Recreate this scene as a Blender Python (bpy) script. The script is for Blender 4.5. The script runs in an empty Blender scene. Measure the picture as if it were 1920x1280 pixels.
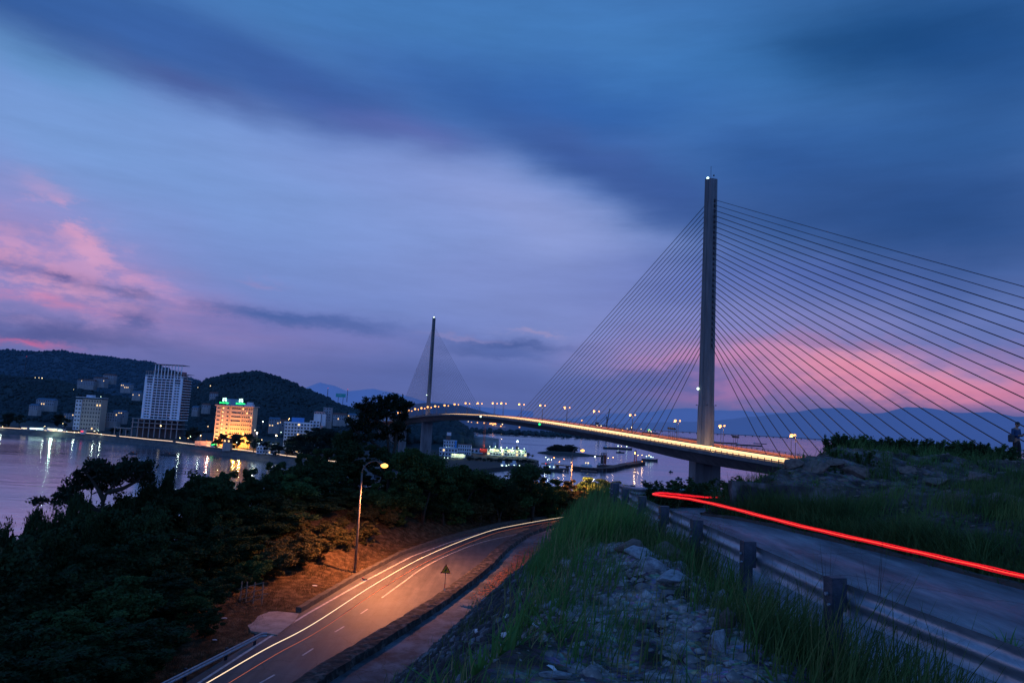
import bpy, math, random
import numpy as np
from mathutils import Vector, Matrix, Euler

random.seed(7); RS = np.random.RandomState(11)
S = bpy.context.scene
COL = S.collection
PI = math.pi

# ------------------------------------------------------------------ camera maths (pixel of the 1920x1280 photo -> point in the world)
F = 1318.; TH = math.atan(145/1318.); RO = math.radians(3.05)
WATER = -52.0
def ray(px, py):
    dx = px-960; dy = 640-py
    a = dx*math.cos(RO)-dy*math.sin(RO); b = dx*math.sin(RO)+dy*math.cos(RO)
    return (a, F*math.cos(TH)-b*math.sin(TH), F*math.sin(TH)+b*math.cos(TH))
def W(px, py, Y):
    r = ray(px, py); k = Y/r[1]; return Vector((r[0]*k, Y, r[2]*k))
def G(px, py, z):
    r = ray(px, py); k = z/r[2]; return Vector((r[0]*k, r[1]*k, z))
def lin(c):
    return tuple(((x/255.)/12.92 if x/255. <= .04045 else ((x/255.+.055)/1.055)**2.4) for x in c)

# ------------------------------------------------------------------ mesh helpers
class MB:
    def __init__(s): s.v = []; s.f = []; s.m = []
    def add(s, vs, fs, mi=0):
        o = len(s.v); s.v += [tuple(p) for p in vs]
        for q in fs: s.f.append(tuple(o+i for i in q)); s.m.append(mi)
        return s
    def box(s, c, sz, rz=0, mi=0, M=None):
        hx, hy, hz = sz[0]/2, sz[1]/2, sz[2]/2
        R = Matrix.Rotation(rz, 3, 'Z') if M is None else M
        vs = [Vector(c)+R@Vector((x*hx, y*hy, z*hz)) for z in (-1, 1) for x, y in ((-1,-1),(1,-1),(1,1),(-1,1))]
        return s.add(vs, [(3,2,1,0),(4,5,6,7),(0,1,5,4),(1,2,6,5),(2,3,7,6),(3,0,4,7)], mi)
    def bar(s, a, b, w, h=None, mi=0):
        a = Vector(a); b = Vector(b); d = b-a; L = d.length
        if L < 1e-6: return s
        q = d.to_track_quat('X', 'Z').to_matrix()
        return s.box((a+b)/2, (L, w, h or w), M=q, mi=mi)
    def tube(s, pts, rad, n=8, cap=True, mi=0):
        pts = [Vector(p) for p in pts]
        if not hasattr(rad, '__len__'): rad = [rad]*len(pts)
        o = len(s.v); up = Vector((0,0,1)); prev = None
        for i, p in enumerate(pts):
            d = (pts[min(i+1, len(pts)-1)]-pts[max(i-1, 0)]).normalized()
            if prev is None:
                x = d.cross(up) if abs(d.z) < .95 else d.cross(Vector((1,0,0)))
            else: x = prev-d*prev.dot(d)
            x.normalize(); prev = x; y = d.cross(x)
            for k in range(n):
                a = 2*PI*k/n; s.v.append(tuple(p+(x*math.cos(a)+y*math.sin(a))*rad[i]))
        for i in range(len(pts)-1):
            for k in range(n):
                a = o+i*n+k; b = o+i*n+(k+1) % n
                s.f.append((a, b, b+n, a+n)); s.m.append(mi)
        if cap:
            s.f.append(tuple(o+k for k in range(n))[::-1]); s.m.append(mi)
            s.f.append(tuple(o+(len(pts)-1)*n+k for k in range(n))); s.m.append(mi)
        return s
    def prism(s, poly, z0, z1, mi=0, scale=1.0, c=(0,0)):
        n = len(poly)
        lo = [(x, y, z0) for x, y in poly]; hi = [(c[0]+(x-c[0])*scale, c[1]+(y-c[1])*scale, z1) for x, y in poly]
        return s.add(lo+hi, [tuple(range(n))[::-1], tuple(range(n, 2*n))]+[(i, (i+1) % n, n+(i+1) % n, n+i) for i in range(n)], mi)
    def lathe(s, c, prof, n=16, mi=0):
        o = len(s.v); c = Vector(c)
        for r, z in prof:
            for k in range(n):
                a = 2*PI*k/n; s.v.append((c.x+r*math.cos(a), c.y+r*math.sin(a), c.z+z))
        for i in range(len(prof)-1):
            for k in range(n):
                a = o+i*n+k; b = o+i*n+(k+1) % n; s.f.append((a, b, b+n, a+n)); s.m.append(mi)
        s.f.append(tuple(o+k for k in range(n))[::-1]); s.m.append(mi)
        s.f.append(tuple(o+(len(prof)-1)*n+k for k in range(n))); s.m.append(mi)
        return s
    def ball(s, c, r, mi=0, jit=0, sq=(1,1,1), nu=8, nv=5):
        o = len(s.v); c = Vector(c); vs = []
        for j in range(nv+1):
            ph = PI*j/nv
            for k in range(nu):
                a = 2*PI*k/nu; q = 1+random.uniform(-jit, jit)
                vs.append((c.x+r*q*sq[0]*math.sin(ph)*math.cos(a), c.y+r*q*sq[1]*math.sin(ph)*math.sin(a), c.z-r*q*sq[2]*math.cos(ph)))
        fs = [(j*nu+k, j*nu+(k+1) % nu, (j+1)*nu+(k+1) % nu, (j+1)*nu+k) for j in range(nv) for k in range(nu)]
        return s.add(vs, fs, mi)
    def mesh(s, name, mats, smooth=False):
        me = bpy.data.meshes.new(name); me.from_pydata(s.v, [], s.f); me.validate(clean_customdata=False)
        for m in (mats if isinstance(mats, (list, tuple)) else [mats]): me.materials.append(m)
        if len(me.polygons) == len(s.m): me.polygons.foreach_set('material_index', s.m)
        if smooth: me.polygons.foreach_set('use_smooth', [True]*len(me.polygons))
        me.update(); return me
    def build(s, name, mats, parent=None, smooth=False, bevel=0):
        o = bpy.data.objects.new(name, s.mesh(name, mats, smooth)); COL.objects.link(o)
        if parent: o.parent = parent
        if bevel:
            b = o.modifiers.new('bevel', 'BEVEL'); b.width = bevel; b.segments = 1; b.limit_method = 'ANGLE'
        return o

def mesh_np(name, V, Fq, mat, smooth=False, attrs=None):
    V = np.asarray(V, dtype=np.float32); Fq = np.asarray(Fq, dtype=np.int32); k = Fq.shape[1]
    me = bpy.data.meshes.new(name); me.vertices.add(len(V)); me.vertices.foreach_set('co', V.ravel())
    me.loops.add(Fq.size); me.loops.foreach_set('vertex_index', Fq.ravel())
    me.polygons.add(len(Fq)); me.polygons.foreach_set('loop_start', np.arange(0, Fq.size, k, dtype=np.int32))
    me.polygons.foreach_set('loop_total', np.full(len(Fq), k, dtype=np.int32))
    if smooth: me.polygons.foreach_set('use_smooth', np.ones(len(Fq), dtype=bool))
    me.materials.append(mat); me.update(calc_edges=True)
    for n, a in (attrs or {}).items():
        at = me.attributes.new(n, 'FLOAT', 'POINT'); at.data.foreach_set('value', np.asarray(a, dtype=np.float32).ravel())
    return me
def obj(name, me, parent=None):
    o = bpy.data.objects.new(name, me); COL.objects.link(o)
    if parent: o.parent = parent
    return o
def empty(name, loc, rz=0):
    o = bpy.data.objects.new(name, None); COL.objects.link(o); o.location = loc; o.rotation_euler = (0, 0, rz); o.empty_display_size = .2
    return o
def tag(o, label, cat, group=None):
    o['label'] = label; o['category'] = cat
    if group: o['group'] = group
    return o
def struct(o): o['kind'] = 'structure'; return o
def stuff(o, label, cat):
    o['kind'] = 'stuff'; o['label'] = label; o['category'] = cat; return o
def copy_tree(o, parent=None):
    c = o.copy(); COL.objects.link(c)
    if parent: c.parent = parent
    for ch in list(o.children): copy_tree(ch, c)
    return c
ORD = ['first','second','third','fourth','fifth','sixth','seventh','eighth','ninth','tenth','eleventh','twelfth','thirteenth','fourteenth','fifteenth','sixteenth','seventeenth','eighteenth','nineteenth','twentieth','twenty-first','twenty-second','twenty-third','twenty-fourth','twenty-fifth','twenty-sixth','twenty-seventh','twenty-eighth','twenty-ninth','thirtieth','thirty-first','thirty-second','thirty-third','thirty-fourth','thirty-fifth','thirty-sixth','thirty-seventh','thirty-eighth','thirty-ninth','fortieth']

# ------------------------------------------------------------------ materials
def nt(m): return m.node_tree.nodes, m.node_tree.links
def mat(name, c1, c2=None, scale=5, rough=.8, bump=0, bscale=None, metal=0, detail=6, emit=None, es=0, coord='Object', stretch=None, c3=None, rnd=0, spec=.5):
    m = bpy.data.materials.new(name); m.use_nodes = True; N, L = nt(m)
    b = N['Principled BSDF']; b.inputs['Roughness'].default_value = rough; b.inputs['Metallic'].default_value = metal
    b.inputs['Specular IOR Level'].default_value = spec
    if c2 is None: c2 = tuple(x*.78 for x in c1)
    tc = N.new('ShaderNodeTexCoord'); vec = tc.outputs[coord]
    if stretch:
        mp = N.new('ShaderNodeMapping'); mp.inputs['Scale'].default_value = stretch; L.new(vec, mp.inputs[0]); vec = mp.outputs[0]
    n = N.new('ShaderNodeTexNoise'); n.inputs['Scale'].default_value = scale; n.inputs['Detail'].default_value = detail; n.inputs['Roughness'].default_value = .6
    L.new(vec, n.inputs['Vector'])
    r = N.new('ShaderNodeValToRGB'); r.color_ramp.elements[0].position = .32; r.color_ramp.elements[1].position = .68
    r.color_ramp.elements[0].color = (*c1, 1); r.color_ramp.elements[1].color = (*c2, 1)
    if c3:
        e = r.color_ramp.elements.new(.5); e.color = (*c3, 1)
    L.new(n.outputs['Fac'], r.inputs[0]); out = r.outputs[0]
    if rnd:
        oi = N.new('ShaderNodeObjectInfo'); hs = N.new('ShaderNodeHueSaturation'); mr = N.new('ShaderNodeMapRange')
        mr.inputs[3].default_value = 1-rnd; mr.inputs[4].default_value = 1+rnd
        L.new(oi.outputs['Random'], mr.inputs[0]); L.new(mr.outputs[0], hs.inputs['Value']); L.new(out, hs.inputs['Color']); out = hs.outputs[0]
    L.new(out, b.inputs['Base Color'])
    if bump:
        n2 = N.new('ShaderNodeTexNoise'); n2.inputs['Scale'].default_value = bscale or scale*4; n2.inputs['Detail'].default_value = 8; L.new(vec, n2.inputs['Vector'])
        bp = N.new('ShaderNodeBump'); bp.inputs['Strength'].default_value = bump; bp.inputs['Distance'].default_value = .05
        L.new(n2.outputs['Fac'], bp.inputs['Height']); L.new(bp.outputs[0], b.inputs['Normal'])
    if emit:
        q_ = max(1, max(emit)); b.inputs['Emission Color'].default_value = (*[x/q_ for x in emit], 1); es = es*q_; b.inputs['Emission Strength'].default_value = es
    return m
def emat(name, c, s):
    m = mat(name, c, c, rough=.5, emit=c, es=s); return m
def leafmat(name, c1, c2, c3, rnd=.3):
    m = mat(name, c1, c2, scale=.9, rough=.75, c3=c3, rnd=rnd, detail=4, spec=.2)
    N, L = nt(m); b = N['Principled BSDF']; src = b.inputs['Base Color'].links[0].from_socket
    t = N.new('ShaderNodeBsdfTranslucent'); L.new(src, t.inputs['Color']); mx = N.new('ShaderNodeMixShader'); mx.inputs[0].default_value = .3
    L.new(b.outputs[0], mx.inputs[1]); L.new(t.outputs[0], mx.inputs[2]); L.new(mx.outputs[0], N['Material Output'].inputs[0]); return m

M = {}
M['concrete'] = mat('concrete', (.33,.34,.36), (.22,.23,.25), scale=.35, rough=.85, bump=.15, bscale=3, stretch=(1,1,.3))
M['pylon'] = mat('pylon_concrete', (.22,.24,.27), (.12,.13,.15), scale=.22, rough=.85, bump=.1, bscale=2, stretch=(1,1,.25), c3=(.17,.185,.21))
M['girder'] = mat('girder_concrete', (.17,.18,.20), (.11,.115,.13), scale=.3, rough=.85, stretch=(.3,.3,1))
M['asphalt'] = mat('asphalt', (.105,.10,.105), (.068,.066,.072), scale=.6, rough=.62, bump=.25, bscale=30, c3=(.086,.083,.088), detail=10)
M['deckasphalt'] = mat('deck_asphalt', (.13,.12,.11), (.09,.085,.08), scale=.3, rough=.7)
M['upper'] = mat('worn_concrete_road', (.27,.31,.35), (.12,.14,.17), scale=1.1, rough=.8, bump=.5, bscale=18, c3=(.19,.22,.26), stretch=(2.2,.5,1), detail=12)
M['paint'] = mat('road_paint', (.75,.74,.72), (.5,.49,.48), scale=6, rough=.6)
M['kerb'] = mat('kerb_concrete', (.10,.09,.08), (.05,.045,.04), scale=2.5, rough=.9, bump=.6)
M['ditch'] = mat('channel_concrete', (.15,.18,.21), (.04,.05,.06), scale=.3, rough=.85, bump=.5, bscale=6, c3=(.12,.145,.17), detail=10)
M['steel'] = mat('galvanised_steel', (.40,.49,.60), (.22,.27,.35), scale=4, rough=.42, metal=.55, bump=.08, rnd=.1, stretch=(1,1,3))
M['post'] = mat('post_steel', (.07,.09,.13), (.035,.05,.075), scale=7, rough=.5, metal=.5, bump=.15)
M['pole'] = mat('lamp_pole_steel', (.15,.14,.14), (.10,.095,.09), scale=3, rough=.5, metal=.4)
M['cable'] = mat('cable_sheath', (.035,.03,.04), (.02,.02,.025), scale=1, rough=.5)
M['rail'] = mat('bridge_railing', (.14,.13,.13), (.09,.08,.08), scale=2, rough=.6)
M['white'] = mat('white_wall', (.62,.68,.78), (.48,.54,.64), scale=.15, rough=.8)
M['bluewhite'] = mat('unfinished_tower_wall', (.80,.92,1.0), (.62,.76,.92), scale=.12, rough=.85, c3=(.72,.84,.96))
M['dimwall'] = mat('dim_house_wall', (.30,.34,.40), (.22,.25,.30), scale=.15, rough=.8)
M['glass'] = mat('dark_glass', (.02,.03,.045), (.04,.055,.075), scale=.3, rough=.15)
M['litglass'] = emat('lit_window', (1,.62,.25), 1.6)
M['pinkwall'] = mat('pink_hotel_wall', (.74,.56,.38), (.62,.46,.32), scale=.15, rough=.8)
M['roofred'] = mat('red_roof', (.20,.08,.07), (.13,.06,.05), scale=1, rough=.8)
M['roofblue'] = mat('blue_roof', (.08,.18,.30), (.05,.12,.2), scale=1, rough=.7)
M['blue'] = mat('blue_panel', (.02,.14,.55), (.02,.10,.4), scale=1, rough=.5, emit=(.02,.2,.7), es=.12)
M['teal'] = mat('teal_board', (.02,.28,.36), (.02,.2,.28), scale=1, rough=.5, emit=(.02,.3,.4), es=.10)
M['tank'] = mat('tank_paint', (.22,.27,.31), (.16,.20,.24), scale=.2, rough=.6)
M['hullm'] = mat('dark_hull', (.05,.05,.06), (.03,.03,.04), scale=1, rough=.6)
M['crane'] = mat('crane_red', (.35,.08,.05), (.25,.06,.04), scale=1, rough=.6)
M['darksteel'] = mat('dark_steel', (.06,.06,.075), (.04,.04,.05), scale=1, rough=.6)
M['rust'] = mat('rusty_deck', (.16,.10,.09), (.09,.06,.06), scale=.6, rough=.8)
M['sodium'] = emat('sodium_bulb', (2.6,1.1,.22), 1.1)
M['sodiumfar'] = emat('sodium_bulb_far', (2.2,.9,.24), 1.1)
M['whitelamp'] = emat('white_bulb', (1.5,2.0,1.5), 1.5)
M['warmlamp'] = emat('warm_bulb', (2.4,1.7,.8), 1.2)
M['dimwarm'] = emat('dim_warm_bulb', (1.6,1.1,.6), 1)
M['green'] = emat('green_neon', (.03,1,.22), 1.6)
M['signwhite'] = emat('sign_white', (.6,1,.8), 1.6)
M['redneon'] = emat('red_lamp', (1,.06,.08), 1.5)
M['trailwhite'] = emat('headlight_glow', (1,.58,.25), 1.9)
M['trailred'] = emat('tail_glow_orange', (1,.22,.06), .6)
M['redtrail'] = emat('red_tail_glow', (1,.012,.02), 1.25)
M['redtrail3'] = emat('red_tail_glow_dim', (1,.01,.02), .62)
M['redtrail2'] = emat('red_tail_glow_bright', (1,.10,.05), 2.0)
M['yellowtrail'] = emat('yellow_headlight_glow', (1,.70,.42), 1.25)
M['promtrail'] = emat('promenade_headlight_glow', (1,.66,.42), 1.5)
M['bark'] = mat('bark', (.05,.04,.03), (.025,.02,.015), scale=6, rough=.95, bump=.5)
M['leafA'] = leafmat('leaf_dark', (.016,.044,.022), (.055,.092,.030), (.028,.062,.024))
M['leafB'] = leafmat('leaf_green', (.028,.080,.028), (.095,.15,.042), (.048,.105,.034))
M['leafC'] = leafmat('needle_dark', (.010,.026,.016), (.022,.046,.026), (.014,.034,.02), rnd=.15)
M['leafD'] = leafmat('dry_grass_leaf', (.12,.085,.035), (.19,.14,.05), (.06,.07,.03))
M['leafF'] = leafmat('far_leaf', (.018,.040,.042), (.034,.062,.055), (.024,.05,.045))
M['forest'] = mat('far_forest', (.008,.030,.048), (.024,.058,.072), scale=.02, rough=.95, detail=8, emit=(.12,.45,1), es=.0025)  # weak blue emission painted in as haze over the woods
M['forest2'] = mat('hazier_forest', (.014,.055,.105), (.026,.075,.13), scale=.01, rough=.95, detail=8, emit=(.12,.45,1), es=.007)  # bluer colour and stronger glow: haze painted into the material
M['grass'] = leafmat('grass_blade', (.050,.10,.034), (.13,.19,.058), (.08,.14,.042), rnd=.2)
M['reed'] = leafmat('reed_blade', (.07,.19,.06), (.16,.30,.07), (.10,.24,.06), rnd=.2)
M['straw'] = leafmat('straw_blade', (.30,.27,.12), (.15,.18,.06), (.22,.21,.09), rnd=.3)
M['drygrass'] = leafmat('dry_grass_blade', (.075,.055,.026), (.04,.045,.018), (.06,.05,.024), rnd=.3)
M['rock'] = mat('grey_blue_rock', (.50,.55,.62), (.20,.22,.26), scale=2.2, rough=.85, bump=.9, bscale=9, c3=(.36,.40,.46), detail=10, rnd=.2)
M['rockbrown'] = mat('brown_rock', (.26,.20,.17), (.11,.09,.085), scale=2.5, rough=.9, bump=.9, bscale=9, detail=10)
M['skin'] = mat('skin', (.38,.20,.13), (.33,.17,.11), scale=4, rough=.6)
M['shirt'] = mat('blue_shirt', (.018,.06,.15), (.012,.045,.12), scale=3, rough=.8)
M['trousers'] = mat('dark_trousers', (.012,.012,.018), (.02,.02,.028), scale=3, rough=.85)
M['hair'] = mat('black_hair', (.008,.007,.007), (.012,.01,.01), scale=20, rough=.6)
M['phone'] = mat('phone_black', (.02,.02,.02), (.03,.03,.03), scale=3, rough=.3)
M['bag'] = mat('grey_bag', (.05,.06,.07), (.035,.035,.04), scale=3, rough=.8)
M['signyellow'] = mat('sign_yellow', (1.0,.34,.01), (.85,.28,.01), scale=6, rough=.5)
M['signred'] = mat('sign_red', (.5,.02,.02), (.35,.02,.02), scale=6, rough=.5)
M['black'] = mat('sign_black', (.01,.01,.01), (.015,.015,.015), scale=6, rough=.6)
M['poststripe'] = mat('post_white', (.6,.6,.6), (.45,.45,.45), scale=6, rough=.6)
M['wood'] = mat('old_bamboo', (.26,.22,.18), (.14,.12,.10), scale=5, rough=.85)
M['litter'] = mat('white_litter', (.72,.76,.8), (.5,.54,.6), scale=9, rough=.6)

def wear(m, scale, lo, crack=.5, stretch=(1,1,1), rot=0):
    N, L = nt(m); b = N['Principled BSDF']; src = b.inputs['Base Color'].links[0].from_socket; tc = N.new('ShaderNodeTexCoord'); mp = N.new('ShaderNodeMapping'); mp.inputs['Scale'].default_value = stretch; mp.inputs['Rotation'].default_value = (0,0,rot); L.new(tc.outputs['Object'], mp.inputs[0])
    n = N.new('ShaderNodeTexNoise'); n.inputs['Scale'].default_value = scale; n.inputs['Detail'].default_value = 9; n.inputs['Roughness'].default_value = .65; L.new(mp.outputs[0], n.inputs['Vector'])
    mr = N.new('ShaderNodeMapRange'); mr.inputs[1].default_value = .36; mr.inputs[2].default_value = .62; mr.inputs[3].default_value = lo; mr.inputs[4].default_value = 1.15; L.new(n.outputs['Fac'], mr.inputs[0])
    v = N.new('ShaderNodeTexVoronoi'); v.feature = 'DISTANCE_TO_EDGE'; v.inputs['Scale'].default_value = .28; ad = N.new('ShaderNodeVectorMath'); ad.operation = 'ADD'; L.new(tc.outputs['Object'], ad.inputs[0]); L.new(n.outputs['Color'], ad.inputs[1]); L.new(ad.outputs[0], v.inputs['Vector'])
    cr = N.new('ShaderNodeMapRange'); cr.inputs[1].default_value = .002; cr.inputs[2].default_value = .010; cr.inputs[3].default_value = crack; cr.inputs[4].default_value = 1; L.new(v.outputs['Distance'], cr.inputs[0])
    mu = N.new('ShaderNodeMath'); mu.operation = 'MULTIPLY'; L.new(mr.outputs[0], mu.inputs[0]); L.new(cr.outputs[0], mu.inputs[1])
    vs = N.new('ShaderNodeVectorMath'); vs.operation = 'SCALE'; L.new(src, vs.inputs[0]); L.new(mu.outputs[0], vs.inputs['Scale']); L.new(vs.outputs[0], b.inputs['Base Color'])
wear(M['asphalt'], 1.0, .72, .55, (1.6,.16,1), .22); wear(M['upper'], 1.4, .58, .5, (1.5,.35,1), -.3); wear(M['paint'], 3, .45, 1); wear(M['pylon'], .35, .72, 1, (1,1,.10)); wear(M['girder'], .5, .7, 1, (1,1,.2)); wear(M['ditch'], .8, .4, .5)
# parapet: mossy dark stone with pale patches on the coping
def stonemat(name, dark, mid, light, vs=2.2, thr=.62):
    m = bpy.data.materials.new(name); m.use_nodes = True; N, L = nt(m); b = N['Principled BSDF']; b.inputs['Roughness'].default_value = .9
    tc = N.new('ShaderNodeTexCoord'); v = N.new('ShaderNodeTexVoronoi'); v.inputs['Scale'].default_value = vs
    wn = N.new('ShaderNodeTexNoise'); wn.inputs['Scale'].default_value = 1.3; wn.inputs['Detail'].default_value = 6
    ad = N.new('ShaderNodeVectorMath'); ad.operation = 'ADD'; L.new(tc.outputs['Object'], ad.inputs[0]); L.new(wn.outputs['Color'], ad.inputs[1])
    L.new(tc.outputs['Object'], wn.inputs['Vector']); L.new(ad.outputs[0], v.inputs['Vector'])
    n = N.new('ShaderNodeTexNoise'); n.inputs['Scale'].default_value = 1.9; n.inputs['Detail'].default_value = 10; L.new(tc.outputs['Object'], n.inputs['Vector'])
    r = N.new('ShaderNodeValToRGB'); e = r.color_ramp.elements; e[0].position = .3; e[0].color = (*dark, 1); e[1].position = .52; e[1].color = (*mid, 1)
    x = e.new(thr); x.color = (*light, 1)
    L.new(n.outputs['Fac'], r.inputs[0])
    mx = N.new('ShaderNodeMix'); mx.data_type = 'RGBA'; mx.blend_type = 'MULTIPLY'; mx.inputs[0].default_value = .6
    vr = N.new('ShaderNodeValToRGB'); vr.color_ramp.elements[0].color = (1,1,1,1); vr.color_ramp.elements[1].color = (.2,.2,.2,1); vr.color_ramp.elements[1].position = .75
    L.new(v.outputs['Distance'], vr.inputs[0]); L.new(r.outputs[0], mx.inputs[6]); L.new(vr.outputs[0], mx.inputs[7]); L.new(mx.outputs[2], b.inputs['Base Color'])
    bp = N.new('ShaderNodeBump'); bp.inputs['Strength'].default_value = .8; bp.inputs['Distance'].default_value = .08; L.new(v.outputs['Distance'], bp.inputs['Height']); bp.invert = True
    L.new(bp.outputs[0], b.inputs['Normal']); return m
M['parapet'] = stonemat('parapet_stone', (.018,.018,.018), (.05,.045,.042), (.16,.13,.12))
M['retwall'] = stonemat('retaining_wall_stone', (.05,.045,.055), (.10,.09,.10), (.24,.22,.24), vs=3)

# ------------------------------------------------------------------ numpy noise
def _h(ix, iy, s):
    n = (ix.astype(np.int64)*374761393+iy.astype(np.int64)*668265263+s*1442695041) & 0xffffffff
    n = ((n ^ (n >> 13))*1274126177) & 0xffffffff
    return ((n ^ (n >> 16)) & 0xffff)/65535.
def vn(x, y, s=0):
    x = np.asarray(x, float); y = np.asarray(y, float); ix = np.floor(x); iy = np.floor(y); fx = x-ix; fy = y-iy
    fx = fx*fx*(3-2*fx); fy = fy*fy*(3-2*fy)
    a = _h(ix, iy, s); b = _h(ix+1, iy, s); c = _h(ix, iy+1, s); d = _h(ix+1, iy+1, s)
    return (a+(b-a)*fx)*(1-fy)+(c+(d-c)*fx)*fy
def fbm(x, y, s=0, o=4):
    t = 0; a = .5
    for i in range(o): t = t+a*(vn(x*2**i, y*2**i, s+i)-.5); a *= .5
    return t
def cv(pts):
    ys = np.array([p[0] for p in pts], float); xs = np.array([p[1] for p in pts], float)
    return lambda y: np.interp(y, ys, xs)

# ------------------------------------------------------------------ near terrain (curves are x as a function of y)
XR = cv([(-60,-14),(0,-2.6),(4,-1),(6.4,-.26),(8,.5),(13,1.17),(16,1.78),(23,2.75),(28.4,4.3),(38,12.6),(46,22.5),(60,43),(120,70)])   # left edge of the ridge
XT = cv([(-60,-28),(0,-17),(20,-11.5),(42,-5.1),(56,-1.6),(68,2.6),(77,5.3),(96,8.5),(110,14),(122,22),(130,38),(140,60)])            # toe of the slope
XO = cv([(-60,8),(0,4.7),(3.9,4.3),(5.5,4.08),(7.9,3.7),(10,3.58),(14,3.38),(20,3.3),(23,3.6),(26,4.8),(30,7),(38,14),(46,24),(60,45)])  # outer edge of upper road
XI = cv([(-60,30),(0,12.5),(8,10.6),(12.7,9.2),(15.2,8.58),(18.2,7.56),(20.5,6.7),(21.8,6.0),(24,6.6),(28.5,9),(35,16),(42,26),(56,47)])  # inner edge of upper road
ZR = cv([(-60,-2.0),(2,-2.45),(8,-2.5),(20,-2.5),(23,-2.65),(26,-3.0),(30,-3.3),(35,-3.7),(46,-4.5),(60,-8),(80,-18),(100,-30),(130,-55),(400,-60)])
XW = cv([(0,-22),(20,-16.2),(40.7,-10.85),(44.5,-9.9),(53.2,-7.25),(60.7,-5.15),(68,-3.4),(75.3,-1.8),(86.3,0),(97.3,2.8),(105.8,6.4),(114.4,11),(118,14.5),(122,22),(126,36)])
XL = cv([(0,-22.5),(20,-19.6),(42.4,-16.95),(50.75,-15.88),(57.7,-14.83),(69.3,-12.68),(81.8,-10.0),(92,-6.5),(99.2,-3.3),(108.6,1.3),(122,12.3),(127,20),(134,40)])
XC = cv([(0,-25),(20,-21.6),(42,-17.9),(57,-15.75),(68.6,-14.0),(82,-11.4),(92,-8.0),(99.5,-4.8),(108.6,-.4),(116,5),(124.5,12.8),(130,20),(137,40)])
WB = cv([(-60,6),(30,6),(42,8),(50,10),(60,13),(75,17),(95,20),(120,24),(300,24)])
def sst(x): x = np.clip(x, 0, 1); return x*x*(3-2*x)
def height(x, y, fine=True):
    x = np.asarray(x, float); y = np.asarray(y, float)
    xr, xt, xo, xi, zr, xc = XR(y), XT(y), XO(y), XI(y), ZR(y), XC(y)
    # ridge + slope down to the lower road
    zedge = zr+.15*np.clip((16-y)/8, 0, 1)+.5*np.clip((5-y)/4, 0, 1)*(y < 60)
    k = np.clip((xr-x)/np.maximum(xr-xt, .1), 0, 1)
    z = zedge+(-15.62-zedge)*k
    z = z-.7*np.maximum(0, y-130)
    pile = .38*np.exp(-((x-2.25)/.75)**2-((y-11.2)/3.2)**2)
    z = z+np.where((x > xr) & (x < xo), pile, 0)
    # road bench and what lies left of it
    bench = -16.06-.7*np.maximum(0, y-130)
    d = xc-WB(y)-x
    bench = bench+.06*np.clip(xc-x, 0, 8)*sst((xc-x)/2)-.62*np.maximum(0, d)+np.clip(.42*(xc-x-2.2), 0, 3.6)*sst((y-66)/16)
    z = np.where(x < XW(y)+.1, bench, z)
    # upper road bed
    z = np.where((x > xo-.15) & (x < xi+.1), zr-.06, z)
    # right bank / mound
    bank = zr-.05+np.minimum(1.9, .22*np.maximum(0, x-xi-.8))+.10*sst((x-xi)/1.0)
    cap = -.45-.03*np.maximum(0, x-14)-.22*np.maximum(0, y-36)+.30*fbm(x*.35+3, y*.35, 5, 3)
    rough_ = .55*fbm(x*.9+7, y*.9, 61, 5)-.35*np.abs(fbm(x*.55, y*.8+5, 63, 4))
    mound = rough_*sst((y-21.9)/1.2)+np.minimum(np.minimum(-1.56+.33*(y-21.5), -1.72+.42*(x-6.6)), np.minimum(cap, zr+.6*(x-xi)))
    right = np.where(y > 21.5, np.maximum(mound, zr-.3), bank)
    right = np.where(y > 60, zr, right)
    z = np.where(x > xi, right-.0*x, z)
    z = np.where(x > 32, z-.45*(x-32), z)
    if fine:
        off = 1-((x > xo-.4) & (x < xi+.3))*1.0
        low = ((x > xc-.3) & (x < xt))
        off = off*np.where(low, 0, 1)
        top = np.clip((40-y)/20, 0, 1)*np.clip((x+9)/4, 0, 1)
        z = z+off*(.5*fbm(x*.25, y*.25, 1, 4)*np.clip(np.abs(x-xc)/8, .1, 1)*(1-top)+top*(.34*fbm(x*1.1, y*1.1, 21, 5)))
    return np.maximum(z, -62)
def hz(x, y): return float(height(np.array([x]), np.array([y]))[0])

def seg(*a):
    out = []
    for lo, hi, st in a: out += list(np.arange(lo, hi-1e-6, st))
    return np.array(out+[a[-1][1]])
gx = seg((-420,-120,20),(-120,-60,4),(-60,-20,1.2),(-20,-8,.35),(-8,12,.11),(12,30,.3),(30,70,2),(70,200,8),(200,440,20))
gy = seg((-120,-20,10),(-20,2,1),(2,30,.13),(30,60,.4),(60,140,.8),(140,230,4))
X, Y = np.meshgrid(gx, gy); Z = height(X, Y)
nx, ny = len(gx), len(gy); idx = np.arange(nx*ny).reshape(ny, nx)
FQ = np.stack([idx[:-1,:-1].ravel(), idx[:-1,1:].ravel(), idx[1:,1:].ravel(), idx[1:,:-1].ravel()], 1)
xr, xt, xo, xi, xc = XR(Y), XT(Y), XO(Y), XI(Y), XC(Y)
stone = ((X > xt-.2) & (X < xr-.35) & (Y < 60))*1.0
gravel = ((X > xr-.3) & (X < xo) & (Y < 30))*1.0*sst((X-xr+.3)/1.2)+((X > xi+.6))*np.clip((Z+2.3)/.7, 0, 1)*np.maximum(.12+.5*vn(X*.4, Y*.4, 77)**2, .8*vn(X*.8, Y*.8, 78)*np.exp(-((X-9.5)/3.2)**2)*(Y > 21.4))
dirt = ((X < xc) & (X > xc-22))*1.0*np.exp(-np.maximum(0, xc-X-8)/7)
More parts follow.
